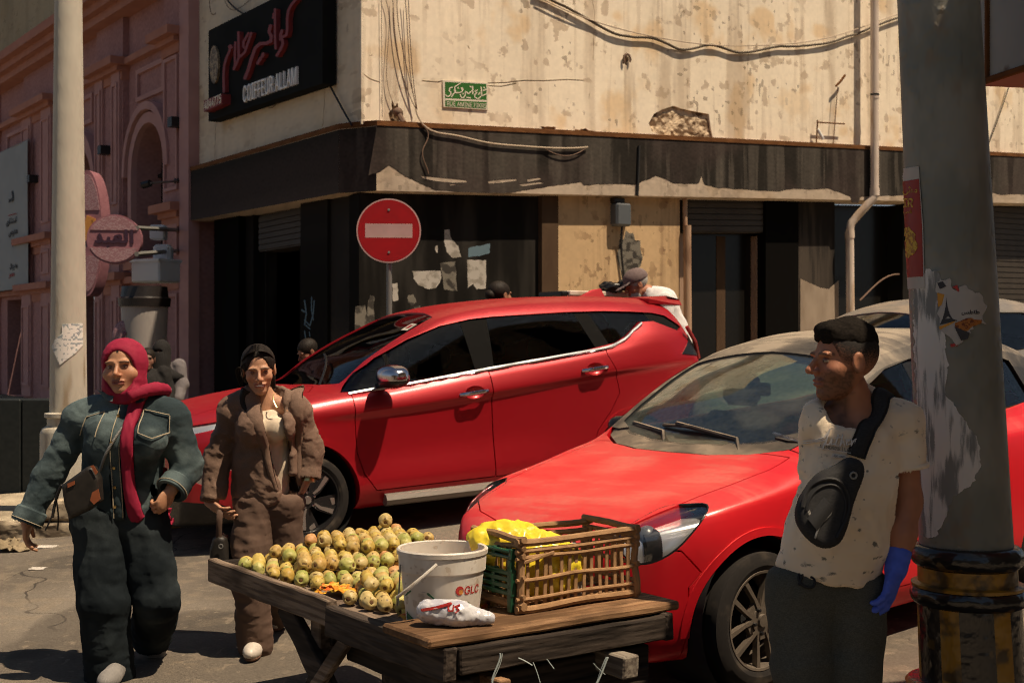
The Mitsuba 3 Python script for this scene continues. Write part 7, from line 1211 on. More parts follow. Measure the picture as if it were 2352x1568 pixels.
    def print_on(shape, off, m_, nm='print', label=None):
        t_ = prism(shape, 1.0); v, f_ = trimesh.remesh.subdivide_to_size(t_.vertices, t_.faces, 6, max_iter=10); b_ = np.array([p(x, y, -.12) for x, y, _ in v]); Y = front(tee, b_[:, 0], b_[:, 2], d0 - .5, d0 + .3) - off - .0025 * v[:, 2]; mm = trimesh.Trimesh(np.c_[b_[:, 0], Y, b_[:, 2]], f_, process=True); mm.fix_normals(); obj(nm, mm, m_, k, label=label)
    print_on(strokes(sc), .010, 'print_pale', label='white script lettering printed on the shirt')
    print_on(LineString([(1892, 1032), (1976, 1044)]).buffer(.7), .010, 'print_pale'); print_on(Polygon([(1920, 1044), (1948, 1047), (1947, 1055), (1919, 1052)]), .009, 'print_pale')
    def small(s_, x, y, dx, dy, h, m_, off=.0125):
        v, f_ = text2d(s_, 1.0, True); v = v / [v[:, 0].max(), 1]; b_ = np.array([p(x + dx * a - 0 * b, y + dy * a - h * b, -.12) for a, b in v]); Y = front(tee, b_[:, 0], b_[:, 2], d0 - .5, d0 + .3) - off; obj('print', trimesh.Trimesh(np.c_[b_[:, 0], Y, b_[:, 2]], f_, process=True), m_, k)
    small('LENDERS | LEGEN', 1896, 1031, 78, 10, 7, 'print_dark', .012); small('EST. 1989', 1923, 1051, 22, 2, 4, 'print_dark', .013)
    # trousers, drawstring
    def pants(P):
        a = limb(P, [LH + [0, 0, .06], LH * .6 + LK * .4, LK, LA + [0, 0, .06]], [.112, .088, .080, .07], .03); b = limb(P, [RH + [0, 0, .06], RH * .6 + RK * .4, RK, RA + [0, 0, .06]], [.108, .086, .080, .07], .03); d = smin(a, b, .008); d = smin(d, ell(P, p(1900, 1345, .06), (.152, .12, .085)), .04); return smax(d, P[:, 2] - p(0, 1310)[2], .02)
    lo, hi = bounds([LH, LA, RA, p(1900, 1290)], .19); obj('trousers', wrinkle(surface(pants, lo, hi, .012, 1), [(.009, (5, 5, 4), 61, False), (.006, (9, 8, 9), 62, True)]), 'pants_charcoal', k, smooth=True)
    frp = lambda x, y, off=.008: (lambda q: np.array([q[0], front(pants, q[0], q[2], d0 - .5, d0 + .3) - off, q[2]]))(p(x, y, -.1))
    obj('drawstring', tube(spl(np.array([frp(x, y, .014) for x, y in [(1846, 1325), (1846, 1345), (1858, 1352), (1872, 1350), (1876, 1335), (1868, 1330)]]), 30), .004, 6), 'bag_edge', k); obj('drawstring', tube(spl(np.array([frp(x, y, .014) for x, y in [(1852, 1326), (1845, 1338), (1840, 1348)]]), 12), .004, 6), 'bag_edge', k)
    for A_ in (LA, RA): a = A_ + [0, -.07, -.045]; f_ = lambda P: np.maximum(smin(ell(P, a, (.052, .12, .05)), ell(P, a + [0, .1, .02], (.045, .07, .06)), .03), a[2] - .04 - P[:, 2]); obj('shoe', surface(f_, a - .2, a + .22, .014, 1), 'trim_black', k, smooth=True)
    gl = key_for('glove', k)[len(k) + 2:]; uw = nrm(RE - RW); cuffc = lambda P: smax(cone(P, RW + uw * .002, RW + uw * .055, .0315, .037), (P - RW) @ uw - .055, .004)
    m = surface(lambda P: smin(hr(P), cuffc(P), .01) - .0015, ra - .01, rb + [.03, .02, .09], .0038, 1); obj(gl, wrinkle(m, [(.0014, (70, 60, 110), 71, True)]), 'glove_blue', k, smooth=True, label='blue rubber glove')
    # sling bag
    sb = key_for('sling_bag'); path = [(2024, 916), (2010, 952), (1992, 1000), (1972, 1055)]
    body = [(1962, 1052), (1985, 1062), (1989, 1085), (1968, 1140), (1945, 1210), (1918, 1248), (1885, 1256), (1848, 1232), (1829, 1192), (1834, 1158), (1858, 1118), (1885, 1088), (1925, 1070)]
    pl = Polygon([(p(x, y, -.2)[0], p(x, y, -.2)[2]) for x, y in smooth_poly(body, 60)]); yc = lambda X, Z: np.interp(Z, [p(0, 1250)[2], p(0, 1060)[2]], [d0 - .215, d0 - .165]); m, bf = puff(pl, yc, .036, .026, .008)
    obj('sling_bag', wrinkle(m, [(.003, (14, 14, 14), 8, False)]), 'bag_black', None, 'black sling bag worn across the chest of the leaning man', 'bag', smooth=True)
    sp_ = spl([p(2058, 905, .16), p(2044, 893, .06), p(2028, 903, -.02), p(2012, 945, -.10), p(1992, 1000, -.14), p(1972, 1056, -.15)], 44); g3 = lambda Q: np.stack([tee(Q + .003 * np.eye(3)[i]) - tee(Q - .003 * np.eye(3)[i]) for i in range(3)], -1) / .006
    for _ in range(12): gg = g3(sp_); sp_ = sp_ - ((tee(sp_) - .009)[:, None]) * gg / np.maximum((gg * gg).sum(1, keepdims=True), .2)
    nn_ = g3(sp_); nn_ = np.array([np.convolve(np.pad(nn_[:, i], 4, 'edge'), np.ones(9) / 9, 'valid') for i in range(3)]).T; sp_ = np.array([np.convolve(np.pad(sp_[:, i], 2, 'edge'), np.ones(5) / 5, 'valid') for i in range(3)]).T; obj('strap', ribbon(sp_, .056, .007, nn_), 'bag_black', sb, smooth=True)
    fbg = lambda x, y, off=.003: (lambda q: np.array([q[0], min(front(bf, q[0], q[2], d0 - .5, d0, 90), float(yc(q[0], q[2])) - .004) - off, q[2]]))(p(1900 + (x - 1900) * .90, 1165 + (y - 1165) * .93, -.22))
    for pts, r in ([(1838, 1165), (1852, 1128), (1885, 1100), (1925, 1098), (1950, 1120), (1958, 1150), (1945, 1195), (1920, 1238)], .006), ([(1846, 1172), (1860, 1138), (1890, 1114), (1922, 1112), (1942, 1132), (1947, 1160), (1935, 1200)], .004): obj('zip', tube(np.array([fbg(x, y, .001) for x, y in spl(np.array(pts, float), 50)]), r, 6), 'bag_edge', sb)
    obj('zip_tape', tube(np.array([fbg(x, y, .003) for x, y in spl(np.array([(1864, 1238), (1870, 1222), (1890, 1195), (1908, 1172), (1905, 1165)], float), 24)]), .003, 6), 'metal_grey', sb); obj('pocket', grid_mesh(np.array([[fbg(x, y, .006 + .006 * math.sin(i / 6 * 3.14)) for x, y in zip(np.linspace(1870, 1915, 8) - 4 * i, np.linspace(1220, 1168, 8) - 5 * i)] for i in range(7)])), 'bag_edge', sb, smooth=True)
    obj('eyelet', [xf(tube([(.009 * math.cos(t), .009 * math.sin(t), 0) for t in np.linspace(0, 6.283, 18)[:-1]], .003, 6, closed=True), frame(fbg(1970, 1087, .002), (1, 0, 0), (0, 0, 1), (0, -1, 0)))], 'metal_grey', sb)
    v, f_ = text2d('FASHION', 1.0, True); v = v / [v[:, 0].max(), 1]; obj('lettering', trimesh.Trimesh(np.array([fbg(1848 + 17 * a + 4 * b, 1176 + 26 * a - 6 * b, .004) for a, b in v]), f_, process=True), 'print_pale', sb, smooth=False)
leaning_man()

# ----- people in the background -----
def bystander(label, x, y, d, H_, fwd, parts, hair='hair_black', skin=(.38, .18, .11), lean=0.0, beard=0.0, hs=1.0, wide=1.0, cover=None):
    """a standing figure: head centre at a pixel, feet on the ground"""
    hc = at(x, y, d); g = float(gz(hc[0], hc[1])) + .12; B = basis(fwd); hf, hcol = head_sdf(hc, B, hs); fw = nrm([fwd[0], fwd[1], 0]); rt = np.array([B[0, 0], B[1, 0], 0]); rt = nrm(rt); k_ = (hc[2] - g) / 1.55
    nk = hc + [0, 0, -.12 * hs + .075 * lean] - fw * (.03 + .09 * lean); ch = nk - [0, 0, (.20 - .08 * lean) * k_] - fw * (.13 * lean); hp = np.array([*(ch - fw * .22 * lean)[:2], g + .86 * k_]); sh = [ch + rt * s_ * .17 * wide + [0, 0, .12 * (1 - .75 * lean)] for s_ in (-1, 1)]
    el = [a + rt * s_ * .05 - [0, 0, .27 * k_] + fw * .03 for a, s_ in zip(sh, (-1, 1))]; wr = [e + fw * .12 - [0, 0, .20 * k_] for e in el]; hips = [hp + rt * s_ * .09 for s_ in (-1, 1)]; an = [np.array([*(h + rt * s_ * .03)[:2], g + .06]) for h, s_ in zip(hips, (-1, 1))]
    hands = [hand_sdf(w_, (fw * .3 + [0, 0, -1]), -rt * s_, .98, (20, 25, 20), thumb=1) for w_, s_ in zip(wr, (-1, 1))]
    def under(P):
        d_ = limb(P, [hc + [0, 0, -.06], nk, ch, hp], [.05, .055, .12, .12], .04)
        for i in (0, 1): d_ = smin(d_, limb(P, [sh[i], el[i], wr[i]], [.055, .042, .028], .03), .02); d_ = np.minimum(d_, limb(P, [hips[i], (hips[i] + an[i]) / 2 + fw * .02, an[i]], [.085, .06, .045], .03))
        return d_
    lo, hi = bounds([*sh, *wr, *an, hc], .16); m, C = skin_mesh([(under, lo, hi, .022), (hf, hc - .16 * hs, hc + .16 * hs, .009)] + [(f_, a, b, .009) for f_, a, b in hands], lambda V: hcol(V, skin, beard=beard, brow=(.03, .02, .015)))
    k = obj('person', m, 'skin_b', None, label, 'person', color=C)
    def upper(P):
        d_ = limb(P, [nk - [0, 0, .02], ch, (ch + hp) / 2, hp - [0, 0, .05]], [.07 * wide, .165 * wide, .165 * wide, .16 * wide], .05)
        for i in (0, 1): d_ = smin(d_, limb(P, [sh[i], el[i], wr[i] + (el[i] - wr[i]) * .1], [.08, .066, .052], .03), .03)
        return d_
    u = surface(upper, lo, hi, .017, 1); obj('shirt', wrinkle(u, [(.010, (6, 6, 8), 5, False), (.005, (14, 14, 14), 6, True)]), parts[0], k, smooth=True)
    def lower(P):
        d_ = ell(P, hp, (.17 * wide, .15, .14))
        for i in (0, 1): d_ = smin(d_, limb(P, [hips[i], (hips[i] + an[i]) / 2, an[i]], [.12, .095, .075], .03), .05)
        return d_
    obj('trousers', wrinkle(surface(lower, *bounds([*hips, *an], .2), .020, 1), [(.010, (6, 6, 5), 7, False)]), parts[1], k, smooth=True)
    if hair: obj('hair', surface(lambda P: (lambda q: smax(ell(q, (0, -.02, .036), (.084, .104, .090)), -ell(q, (0, .12, -.035), (.068, .095, .098)), .012))((P - hc) @ B / hs) * hs, hc - .18, hc + .18, .011, 1), hair, k, smooth=True)
    for a_ in an: c = a_ + fw * .06 - [0, 0, .02]; Bm = np.stack([rt, fw, [0, 0, 1.0]], 1); obj('shoe', surface(lambda P: np.maximum(ell(P, c, (.05, .13, .05), Bm), c[2] - .035 - P[:, 2]), c - .18, c + .18, .018, 1), 'trim_black', k, smooth=True)
    return k, hc, B
k, hc, B = bystander('man in a mauve cap and white shirt bending behind the red car', 1460, 654, 12.6, 1.75, (-.92, -.25, -.42), ('shirt_white', 'denim_dark'), 'hair_grey', (.40, .17, .10), 1.0, .0, 1.12)
capf = lambda P: (lambda q: smin(smax(ell(q, (0, -.018, .050), (.096, .114, .090)), .028 - q[:, 2], .008), smax(ell(q, (0, .115, .036), (.082, .095, .03)), np.abs(q[:, 2] - .036 + .25 * (q[:, 1] - .1)) - .006, .006), .01))((P - hc) @ B / 1.12)
obj('cap', surface(capf, hc - [.32, .22, .22], hc + [.24, .22, .22], .0095, 1), 'cap_mauve', k, smooth=True); obj('beard', surface(lambda P: (lambda q: smax(ell(q, (0, .040, -.075), (.058, .055, .058)), -ell(q, (0, .10, -.055), (.03, .04, .012)), .01))((P - hc) @ B / 1.12), hc - .2, hc + .2, .011, 1), 'hair_grey', k, smooth=True)
k, hc, B = bystander('person with a dark hair bun seen behind the roof of the red car', 1150, 678, 12.3, 1.7, (.8, .6, 0), ('cloth_black', 'denim_dark'), 'hair_black', (.30, .14, .08), hs=1.08)
obj('hair_bun', ell_mesh(hc + B @ np.array([0, -.12, .0]), (.05, .05, .05)), 'hair_black', k)
k, hc, B = bystander('person in black with dark hair looking down behind the smiling woman', 706, 808, 12.6, 1.5, (-.75, -.6, -.5), ('cloth_black', 'cloth_black'), 'hair_black', (.24, .10, .06), .3)
k, hc, B = bystander('veiled woman in a black headcover and pale robe outside the pink building', 371, 808, 14.2, 1.6, (-.1, -1, 0), ('cloth_pale', 'cloth_pale'), None, (.2, .1, .07), wide=1.05)
vf = lambda P: (lambda q: smax(smin(smin(ell(q, (0, -.005, .01), (.098, .118, .128)), cone(q, (0, .03, -.1), (.0, .07, -.5), .11, .12), .05), ell(q, (0, 0, -.27), (.27, .13, .10)), .06), -smax(ell(q, (0, .125, .010), (.06, .05, .014)), q[:, 1] * 0 - 1, .002), .004))((P - hc) @ B)
obj('veil', surface(vf, hc - [.36, .36, .72], hc + [.36, .3, .2], .013, 1), 'cloth_black', k, smooth=True)
k, hc, B = bystander('woman in black half hidden behind the crimson headscarf', 338, 825, 14.0, 1.6, (.3, -1, 0), ('cloth_black', 'cloth_black'), 'hair_black', (.2, .1, .07))
# ---------------- the fruit cart ----------------
def wood(light, dark, ax=0):
    def fn(p, n, uv):
        u = (p.x * -.58 + p.y * .815) if ax == 0 else (p.x * .835 + p.y * .55); v = (p.x * .835 + p.y * .55) if ax == 0 else (p.x * -.58 + p.y * .815)
        gr = fbm(u * 5, v * 70, p.z * 70, 4); st = fbm(u * 3, v * 6, p.z * 6, 4); return mix(mix(light, dark, smoothstep(.3, .7, gr)), [c * .35 for c in dark], smoothstep(.52, .75, st) * .8)
    return fn
wb = lambda ax: (lambda p, n, uv: fbm(((p.x * -.58 + p.y * .815) if ax == 0 else (p.x * .835 + p.y * .55)) * 8, ((p.x * .835 + p.y * .55) if ax == 0 else (p.x * -.58 + p.y * .815)) * 90, p.z * 90, 4))
mat('wood_grey', fn=wood((.20, .15, .11), (.085, .060, .043)), rough=.85, spec=.2, bump=wb(0), bscale=.006)
mat('wood_dark', fn=wood((.065, .050, .040), (.028, .021, .017)), rough=.85, spec=.2, bump=wb(0), bscale=.006)
mat('wood_dark_x', fn=wood((.050, .038, .030), (.020, .015, .012), 1), rough=.85, spec=.2, bump=wb(1), bscale=.006)
mat('wood_board', fn=wood((.34, .20, .105), (.17, .092, .046), 1), rough=.8, spec=.2, bump=wb(1), bscale=.005)
mat('wood_pale', fn=wood((.22, .19, .15), (.09, .07, .055)), rough=.85, bump=wb(0), bscale=.006)
mat('palm_stick', fn=lambda p, n, uv: mix((.42, .25, .125), (.20, .11, .052), fbm(p.x * 26, p.y * 26, p.z * 10, 4)), rough=.8, spec=.25, bump=lambda p, n, uv: fbm(p.x * 90, p.y * 90, p.z * 30, 3), bscale=.004)
NC = np.array([-.19, 4.04, 0]); E1 = np.array([-.58, .815, 0]); E1 /= np.linalg.norm(E1); E2 = np.array([E1[1], -E1[0], 0]); MC = frame(NC, E2, E1, UP)
cart = thing('fruit_cart', 'weathered wooden cart table stacked with prickly pears', 'cart')
cb = lambda nm, a0, a1, b0, b1, z0, z1, m, bev=.004, seed=0, lab=None: obj(nm, xf(rough_box(a0, a1, b0, b1, z0, z1, bev, seed), MC), m, cart, label=lab)
def rough_box(a0, a1, b0, b1, z0, z1, bev, seed, amp=.006):
    m = bx(a0, a1, b0, b1, z0, z1, bev); v, f = trimesh.remesh.subdivide_to_size(m.vertices, m.faces, .06, max_iter=8); m = trimesh.Trimesh(v, f, process=True); m.vertices += (np.stack([meshkit.noise(m.vertices * 11 + 5 * k + seed, k) for k in range(3)], -1) - .5) * amp; return m
for i in range(4): cb('plank', .035 + i * .21, .035 + i * .21 + .203, .02, 1.86, .605, .632, 'wood_grey', seed=i)
cb('side_board', -.012, .030, .80, 1.90, .575, .672, 'wood_grey', .005, 3, 'grey worn edge board'); cb('side_board', -.022, .028, .0, .80, .545, .652, 'wood_dark', .005, 4, 'dark edge board near the corner')
cb('end_board', .028, .88, -.018, .022, .565, .648, 'wood_dark_x', .005, 5); cb('end_board', .028, .88, 1.86, 1.90, .56, .66, 'wood_dark_x', .005, 6); cb('side_board', .875, .915, -.018, 1.90, .56, .655, 'wood_dark', .005, 7)
cb('rail', .04, .09, .0, .75, .46, .545, 'wood_dark', .005, 8); cb('rail', .03, .87, .06, .10, .455, .535, 'wood_dark_x', .005, 9)
pl_ = lambda a, b, z: NC + E2 * a + E1 * b + UP * z
def leg(nm, A_, B_, w, h, m, seed): M_ = bar(A_, B_, w, h, up=E2, bev=.005); v, f = trimesh.remesh.subdivide_to_size(M_.vertices, M_.faces, .06, max_iter=8); M_ = trimesh.Trimesh(v, f, process=True); M_.vertices += (meshkit.noise(M_.vertices * 13 + seed, seed)[:, None] - .5) * .006; obj(nm, M_, m, cart)
leg('brace', pl_(.03, 1.24, .59), pl_(.03, .42, .02), .105, .035, 'wood_dark', 1); leg('brace', pl_(.0, .62, .60), pl_(.0, 1.26, .02), .055, .03, 'wood_grey', 2)
leg('leg', pl_(.07, 1.0, .60), pl_(.07, .98, .01), .07, .06, 'wood_grey', 3); leg('leg', pl_(.80, 1.66, .60), pl_(.80, 1.66, .05), .05, .05, 'wood_grey', 4); leg('leg', pl_(.80, .12, .60), pl_(.80, .12, .03), .06, .06, 'wood_dark', 5); leg('leg', pl_(.06, .10, .60), pl_(.06, .10, .02), .06, .06, 'wood_dark', 6); leg('brace', pl_(.09, .9, .56), pl_(.16, 1.45, .02), .05, .03, 'wood_dark', 7)
cb('beam', .625, .695, -.085, 1.80, .478, .552, 'wood_pale', .006, 10, 'square beam with pale chipped paint'); cb('beam', .150, .195, -.055, 1.0, .490, .540, 'wood_board', .005, 11)
obj('fruit_box', xf(trimesh.util.concatenate([rough_box(.10, .86, .05, .075, .03 + i * .15, .165 + i * .15, .004, i) for i in range(3)] + [rough_box(.075, .10, .05, .56, .03 + i * .15, .165 + i * .15, .004, i + 5) for i in range(3)] + [bx(.12, .84, .53, .55, .03, .44), bx(.84, .86, .08, .55, .03, .44), bx(.12, .84, .09, .53, .03, .05)]), MC), 'wood_dark_x', None, 'dark wooden box standing under the cart', 'box')
cutb = thing('cutting_board', 'thick brown wooden board across the near end of the cart', 'board'); obj('plank', xf(rough_box(-.075, .965, .005, .30, .655, .687, .008, 3, .004), MC), 'wood_board', cutb)
for i, (pts, r) in enumerate([([(1152, 1500), (1147, 1520), (1137, 1545), (1130, 1580)], .007), ([(1188, 1510), (1205, 1517), (1222, 1527)], .005), ([(1226, 1520), (1236, 1545), (1243, 1580)], .0035), ([(1258, 1512), (1270, 1535)], .003), ([(1395, 1508), (1382, 1540), (1365, 1580)], .008), ([(1360, 1522), (1375, 1532), (1388, 1548)], .0025)]):
    m = [tube(spl([at(x + 3 * math.sin(j * 2.1 + y), y, 4.03 + (x > 1300) * .22 + .006 * j) for x, y in pts], 14), r * (.5 if j else 1) * .38, 5) for j in range(3 if r > .006 else 1)]; obj('string', m, 'string_pale' if mat('string_pale', color=(.42, .48, .46), rough=.9) else None, cart, kind='stuff')

# prickly pears
def f_pear(base, top_):
    def fn(p, n, uv):
        a = fbm(p.x * 16, p.y * 16, p.z * 16, 3); d = noise(p.x * 95, p.y * 95, p.z * 95); c = mix(base, top_, smoothstep(.32, .68, a)); c = mix(c, [x * .75 for x in base], smoothstep(.6, .75, fbm(p.x * 45, p.y * 45, p.z * 45, 3)) * .6); return mix(c, (.10, .055, .02), smoothstep(.77, .83, d) * .85)
    return fn
PEAR = [('pear_yellow', (.42, .27, .055), (.50, .38, .10), 'yellow'), ('pear_green', (.30, .31, .075), (.46, .42, .14), 'green'), ('pear_ochre', (.44, .28, .085), (.50, .38, .14), 'ochre'), ('pear_orange', (.52, .24, .085), (.52, .28, .12), 'orange'), ('pear_pale', (.46, .34, .13), (.52, .42, .19), 'pale yellow')]
for nm, a, c, _ in PEAR: mat(nm, fn=f_pear(a, c), rough=.5, spec=.4, bump=lambda p, n, uv: fbm(p.x * 60, p.y * 60, p.z * 60, 2), bscale=.003)
mat('pear_end', color=(.12, .055, .02), rough=.9)
def pear(seed):
    g = np.random.default_rng(seed); m = trimesh.creation.icosphere(3, 1.0); v = m.vertices.copy(); t = v[:, 2]; w = 1 + .06 * t - .09 * np.clip(t - .5, 0, 1); v[:, :2] *= w[:, None]; v[:, 2] -= .34 * np.exp(-((np.hypot(v[:, 0], v[:, 1])) / .30) ** 2) * (t > 0); v *= 1 + .16 * (meshkit.noise(m.vertices * 1.7 + seed, seed)[:, None] - .5) + .05 * (meshkit.noise(m.vertices * 5 + seed, seed)[:, None] - .5); m.vertices = v * np.array([.0285, .0285, .0345]) * (.88 + .18 * g.random()); return m
def crown(m): z = m.vertices[:, 2]; r = np.hypot(m.vertices[:, 0], m.vertices[:, 1]); c = trimesh.creation.icosphere(1, .010).apply_scale((1, 1, .45)); c.apply_translation((0, 0, z[r < .006].max() if (r < .006).any() else .03)); return c
pears = [pear(i) for i in range(7)]; crowns = [crown(m) for m in pears]; pply = {}
def put_pear(a, b, z, g, lay=3):
    i = int(g.integers(7)); c = int(g.choice(5, p=[.30, .20, .22, .05, .23])); nm, _, _, word = PEAR[c]; ax = nrm([-.1 + 1.0 * (g.random() - .5), -1, -.30 + 1.3 * (g.random() - .5)]) if g.random() < .75 else nrm(g.normal(size=3))
    q = nrm(np.cross(ax, [.3, .2, 1])); M_ = frame(pl_(a, b, z), q, np.cross(ax, q), ax); k = key_for('prickly_pear')
    for part, meshes, m_ in (('', pears, nm), ('__crown', crowns, 'pear_end')):
        if (part, i, m_) not in pply: pply[part, i, m_] = mikit.ply(meshes[i], m_, smooth=True)
        scene[k + part] = {**pply[part, i, m_], 'to_world': T(M_)}
    wh = 'single, topmost of the whole pile' if lay == 3 else ('in the front heap' if b < 1.06 and a > .14 else 'along the grey edge board' if a < .16 else 'in the far heap on the left' if a < .40 else 'in the far heap in the middle' if a < .60 else 'in the far heap at the back edge'); ti = '' if lay == 3 else (', bottom layer', ', middle layer', ', top layer')[lay]
    tag(k, f'{word} prickly pear {wh}{ti}', 'fruit', f'{word} prickly pears {wh}{ti}' if lay < 3 else None)
g = np.random.default_rng(5); zone0 = Polygon([(.075, 1.80), (.80, 1.80), (.82, .62), (.60, .50), (.30, .47), (.16, .58), (.085, .78), (.085, .90), (.22, .93), (.24, 1.08), (.085, 1.20)]); zone1 = unary_union([Polygon([(.17, 1.72), (.80, 1.74), (.80, 1.20), (.30, 1.16), (.17, 1.28)]), Polygon([(.22, .99), (.78, 1.02), (.76, .60), (.30, .57), (.16, .70), (.17, .90)])]); zone2 = unary_union([Polygon([(.32, 1.68), (.80, 1.72), (.80, 1.32), (.42, 1.30)]), Polygon([(.32, .90), (.72, .92), (.70, .66), (.36, .66)])])
from shapely.geometry import Point
for lay, (zn, z, o) in enumerate(((zone0, .664, 0), (zone1, .710, .031), (zone2, .756, 0))):
    inner = (zone1, zone2, Polygon())[lay].buffer(-.07)
    for i in range(16):
        for j in range(32):
            a, b = .05 + i * .0605 + (.030 if j % 2 else 0) + o + .008 * (g.random() - .5), .45 + j * .0665 + o + .008 * (g.random() - .5)
            if zn.contains(Point(a, b)) and not inner.contains(Point(a, b)): put_pear(a, b, z + .008 * (g.random() - .5), g, lay)
put_pear(.70, 1.62, .812, g)
mat('peel', fn=lambda p, n, uv: mix((.62, .19, .015), (.66, .36, .03), smoothstep(.35, .65, fbm(p.x * 50, p.y * 50, p.z * 50, 3))), rough=.45, spec=.4)
mat('peel_dark', fn=lambda p, n, uv: mix((.62, .10, .015), (.58, .40, .06), smoothstep(.35, .65, fbm(p.x * 40, p.y * 40, p.z * 40, 3))), rough=.4, spec=.5)
def crumple(n, r, seed, amp=.5):
    g = np.random.default_rng(seed); u = np.linspace(-1, 1, n); A_, B_ = np.meshgrid(u, u, indexing='ij'); P_ = np.stack([A_, B_, A_ * 0], -1) * r; q = P_ / r; w = np.stack([meshkit.fbm(q * 1.7 + seed * 3.1 + k * 11, 3, k) - .5 for k in range(3)], -1); return P_ + w * r * np.array([amp, amp, amp * 2.2]) * 1.3
for i in range(22):
    (a, b) = (.05 + .17 * g.random(), .92 + .18 * g.random()) if i < 9 else (.10 + .26 * g.random(), .36 + .14 * g.random()); k_ = obj('peel', xf(grid_mesh(crumple(9, .026 + .016 * g.random(), i)), frame(pl_(a, b, .655 + .02 * g.random()), *(lambda t: (np.array([math.cos(t), math.sin(t), 0]), np.array([-math.sin(t), math.cos(t), 0])))(g.random() * 6.28))), ('peel', 'peel_dark')[i % 2], None, ('orange peel scrap in the gap of the pile by the grey edge board' if i < 9 else 'orange peel scrap at the foot of the front heap left of the bucket'), 'peel', ('orange peel scraps by the grey edge board' if i < 9 else 'orange peel scraps left of the bucket'), smooth=True)

# bucket
bk = thing('bucket', 'white plastic paint bucket with red and green print on the cart', 'bucket'); BC = np.array([*(at(1016, 1430, 4.42)[:2]), .634]); Hb = .272
mat('bucket_white', fn=lambda p, n, uv: mix(mix((.60, .56, .50), (.50, .44, .37), smoothstep(.45, .75, fbm(p.x * 14, p.y * 14, p.z * 5, 4))), (.34, .26, .18), smoothstep(.64, .72, fbm(p.x * 34, p.y * 34, p.z * 34, 3)) * .5), rough=.4, spec=.45, coat=.2)
mat('print_red', color=(.42, .035, .03), rough=.5); mat('print_green', color=(.035, .12, .06), rough=.5); mat('print_black', color=(.03, .03, .035), rough=.5); mat('print_orange', color=(.55, .22, .05), rough=.5)
rb = lambda z: .119 + .022 * z / .20
obj('pail', mv(lathe([(0, 0), (.116, 0), (.119, .006), (rb(.195), .195), (.147, .200), (.149, .245), (.147, .252), (.154, .254), (.155, .268), (.150, .273), (.143, .270), (.141, .2), (.115, .012), (0, .01)], 64), *BC), 'bucket_white', bk)
def on_pail(v, off=.0015):   # (x, z) in metres on the unrolled wall, x = 0 facing the camera
    v = np.asarray(v, float); r = rb(v[:, 1]) + off; a = -math.pi / 2 + math.atan2(-BC[0], BC[1]) * -1 + v[:, 0] / r; return np.c_[BC[0] + r * np.cos(a), BC[1] + r * np.sin(a), BC[2] + v[:, 1]]
def pail_print(shape, m_, nm='print'):
    v, f_ = fine_prism(shape, .012); a, b = on_pail(v[:, :2], .0006), on_pail(v[:, :2], .0018); mm = trimesh.Trimesh(a + (b - a) * v[:, 2:3], f_, process=True); mm.fix_normals(); obj(nm, mm, m_, bk)
def pail_text(s_, x, z, h, m_, slant=0.0):
    v, f_ = text2d(s_, h, True); obj('lettering', trimesh.Trimesh(on_pail(np.c_[v[:, 0] + x + slant * v[:, 1], v[:, 1] + z]), f_, process=True), m_, bk)
pail_text('GLC', .088, .132, .026, 'print_red', .15); pail_text('DAY-TO', .072, .040, .017, 'print_black', .2)
pail_print(Point(.074, .146).buffer(.015).difference(Point(.079, .142).buffer(.009)), 'print_red', 'logo'); pail_print(Point(.078, .141).buffer(.008), 'print_orange', 'logo')
pail_print(LineString([(-.035, .138), (-.01, .120), (.03, .105), (.07, .098), (.11, .100)]).buffer(.0032), 'print_green'); pail_print(LineString([(-.14, .120), (-.12, .132), (-.105, .140)]).buffer(.003), 'print_green'); pail_print(Polygon([(-.14, .01), (-.10, .012), (-.10, .05), (-.14, .065)]), 'print_green')
for i in range(9): pail_print(sbox(-.062, .045 + i * .012, -.050 + .004 * (i % 3), .0475 + i * .012), 'print_stone' if mat('print_stone', color=(.36, .33, .30), rough=.6) else None)
ha = [on_pail([(-.155, .225)], .012)[0], on_pail([(-.17, .10)], .03)[0], at(912, 1371, 4.235), at(935, 1353, 4.215), at(985, 1312, 4.225), at(1003, 1296, 4.24)]; obj('handle', tube(spl(ha[2:], 14), .006, 8), 'bucket_white', bk); obj('handle', tube(spl(ha[:3], 12), .003, 6), 'metal_grey', bk)
# plastic bag of wares in front of the bucket
mat('bag_film', fn=lambda p, n, uv: mix((.56, .56, .58), (.40, .40, .46), smoothstep(.4, .7, fbm(p.x * 30, p.y * 30, p.z * 30, 3))), rough=.22, spec=.6, coat=.6)
pb = thing('plastic_bag', 'small white plastic bag with red print lying before the bucket', 'bag')
def bagf(P): c0, c1, c2 = at(985, 1420, 4.20) + [0, 0, .025], at(1050, 1420, 4.19) + [0, 0, .015], at(1122, 1430, 4.20) + [0, 0, .016]; d = cone(P, c0, c1, .036, .040); d = smin(d, cone(P, c1, c2, .038, .017), .02); d = smin(d, ell(P, at(1030, 1405, 4.24), (.05, .03, .03)), .015); return smin(d, cone(P, c1 + [-.01, .02, .02], at(1048, 1384, 4.22), .022, .006), .015)
m = surface(bagf, at(960, 1440, 4.2) - .08, at(1145, 1375, 4.2) + .09, .0055, 1); wrinkle(m, [(.005, (22, 22, 30), 3, False), (.0035, (38, 38, 38), 4, True), (.0015, (90, 90, 90), 5, True)]); m.vertices[:, 2] = np.maximum(m.vertices[:, 2], .690); obj('film', m, 'bag_film', pb, smooth=True)
from scipy.spatial import cKDTree
kd = cKDTree(m.vertices)
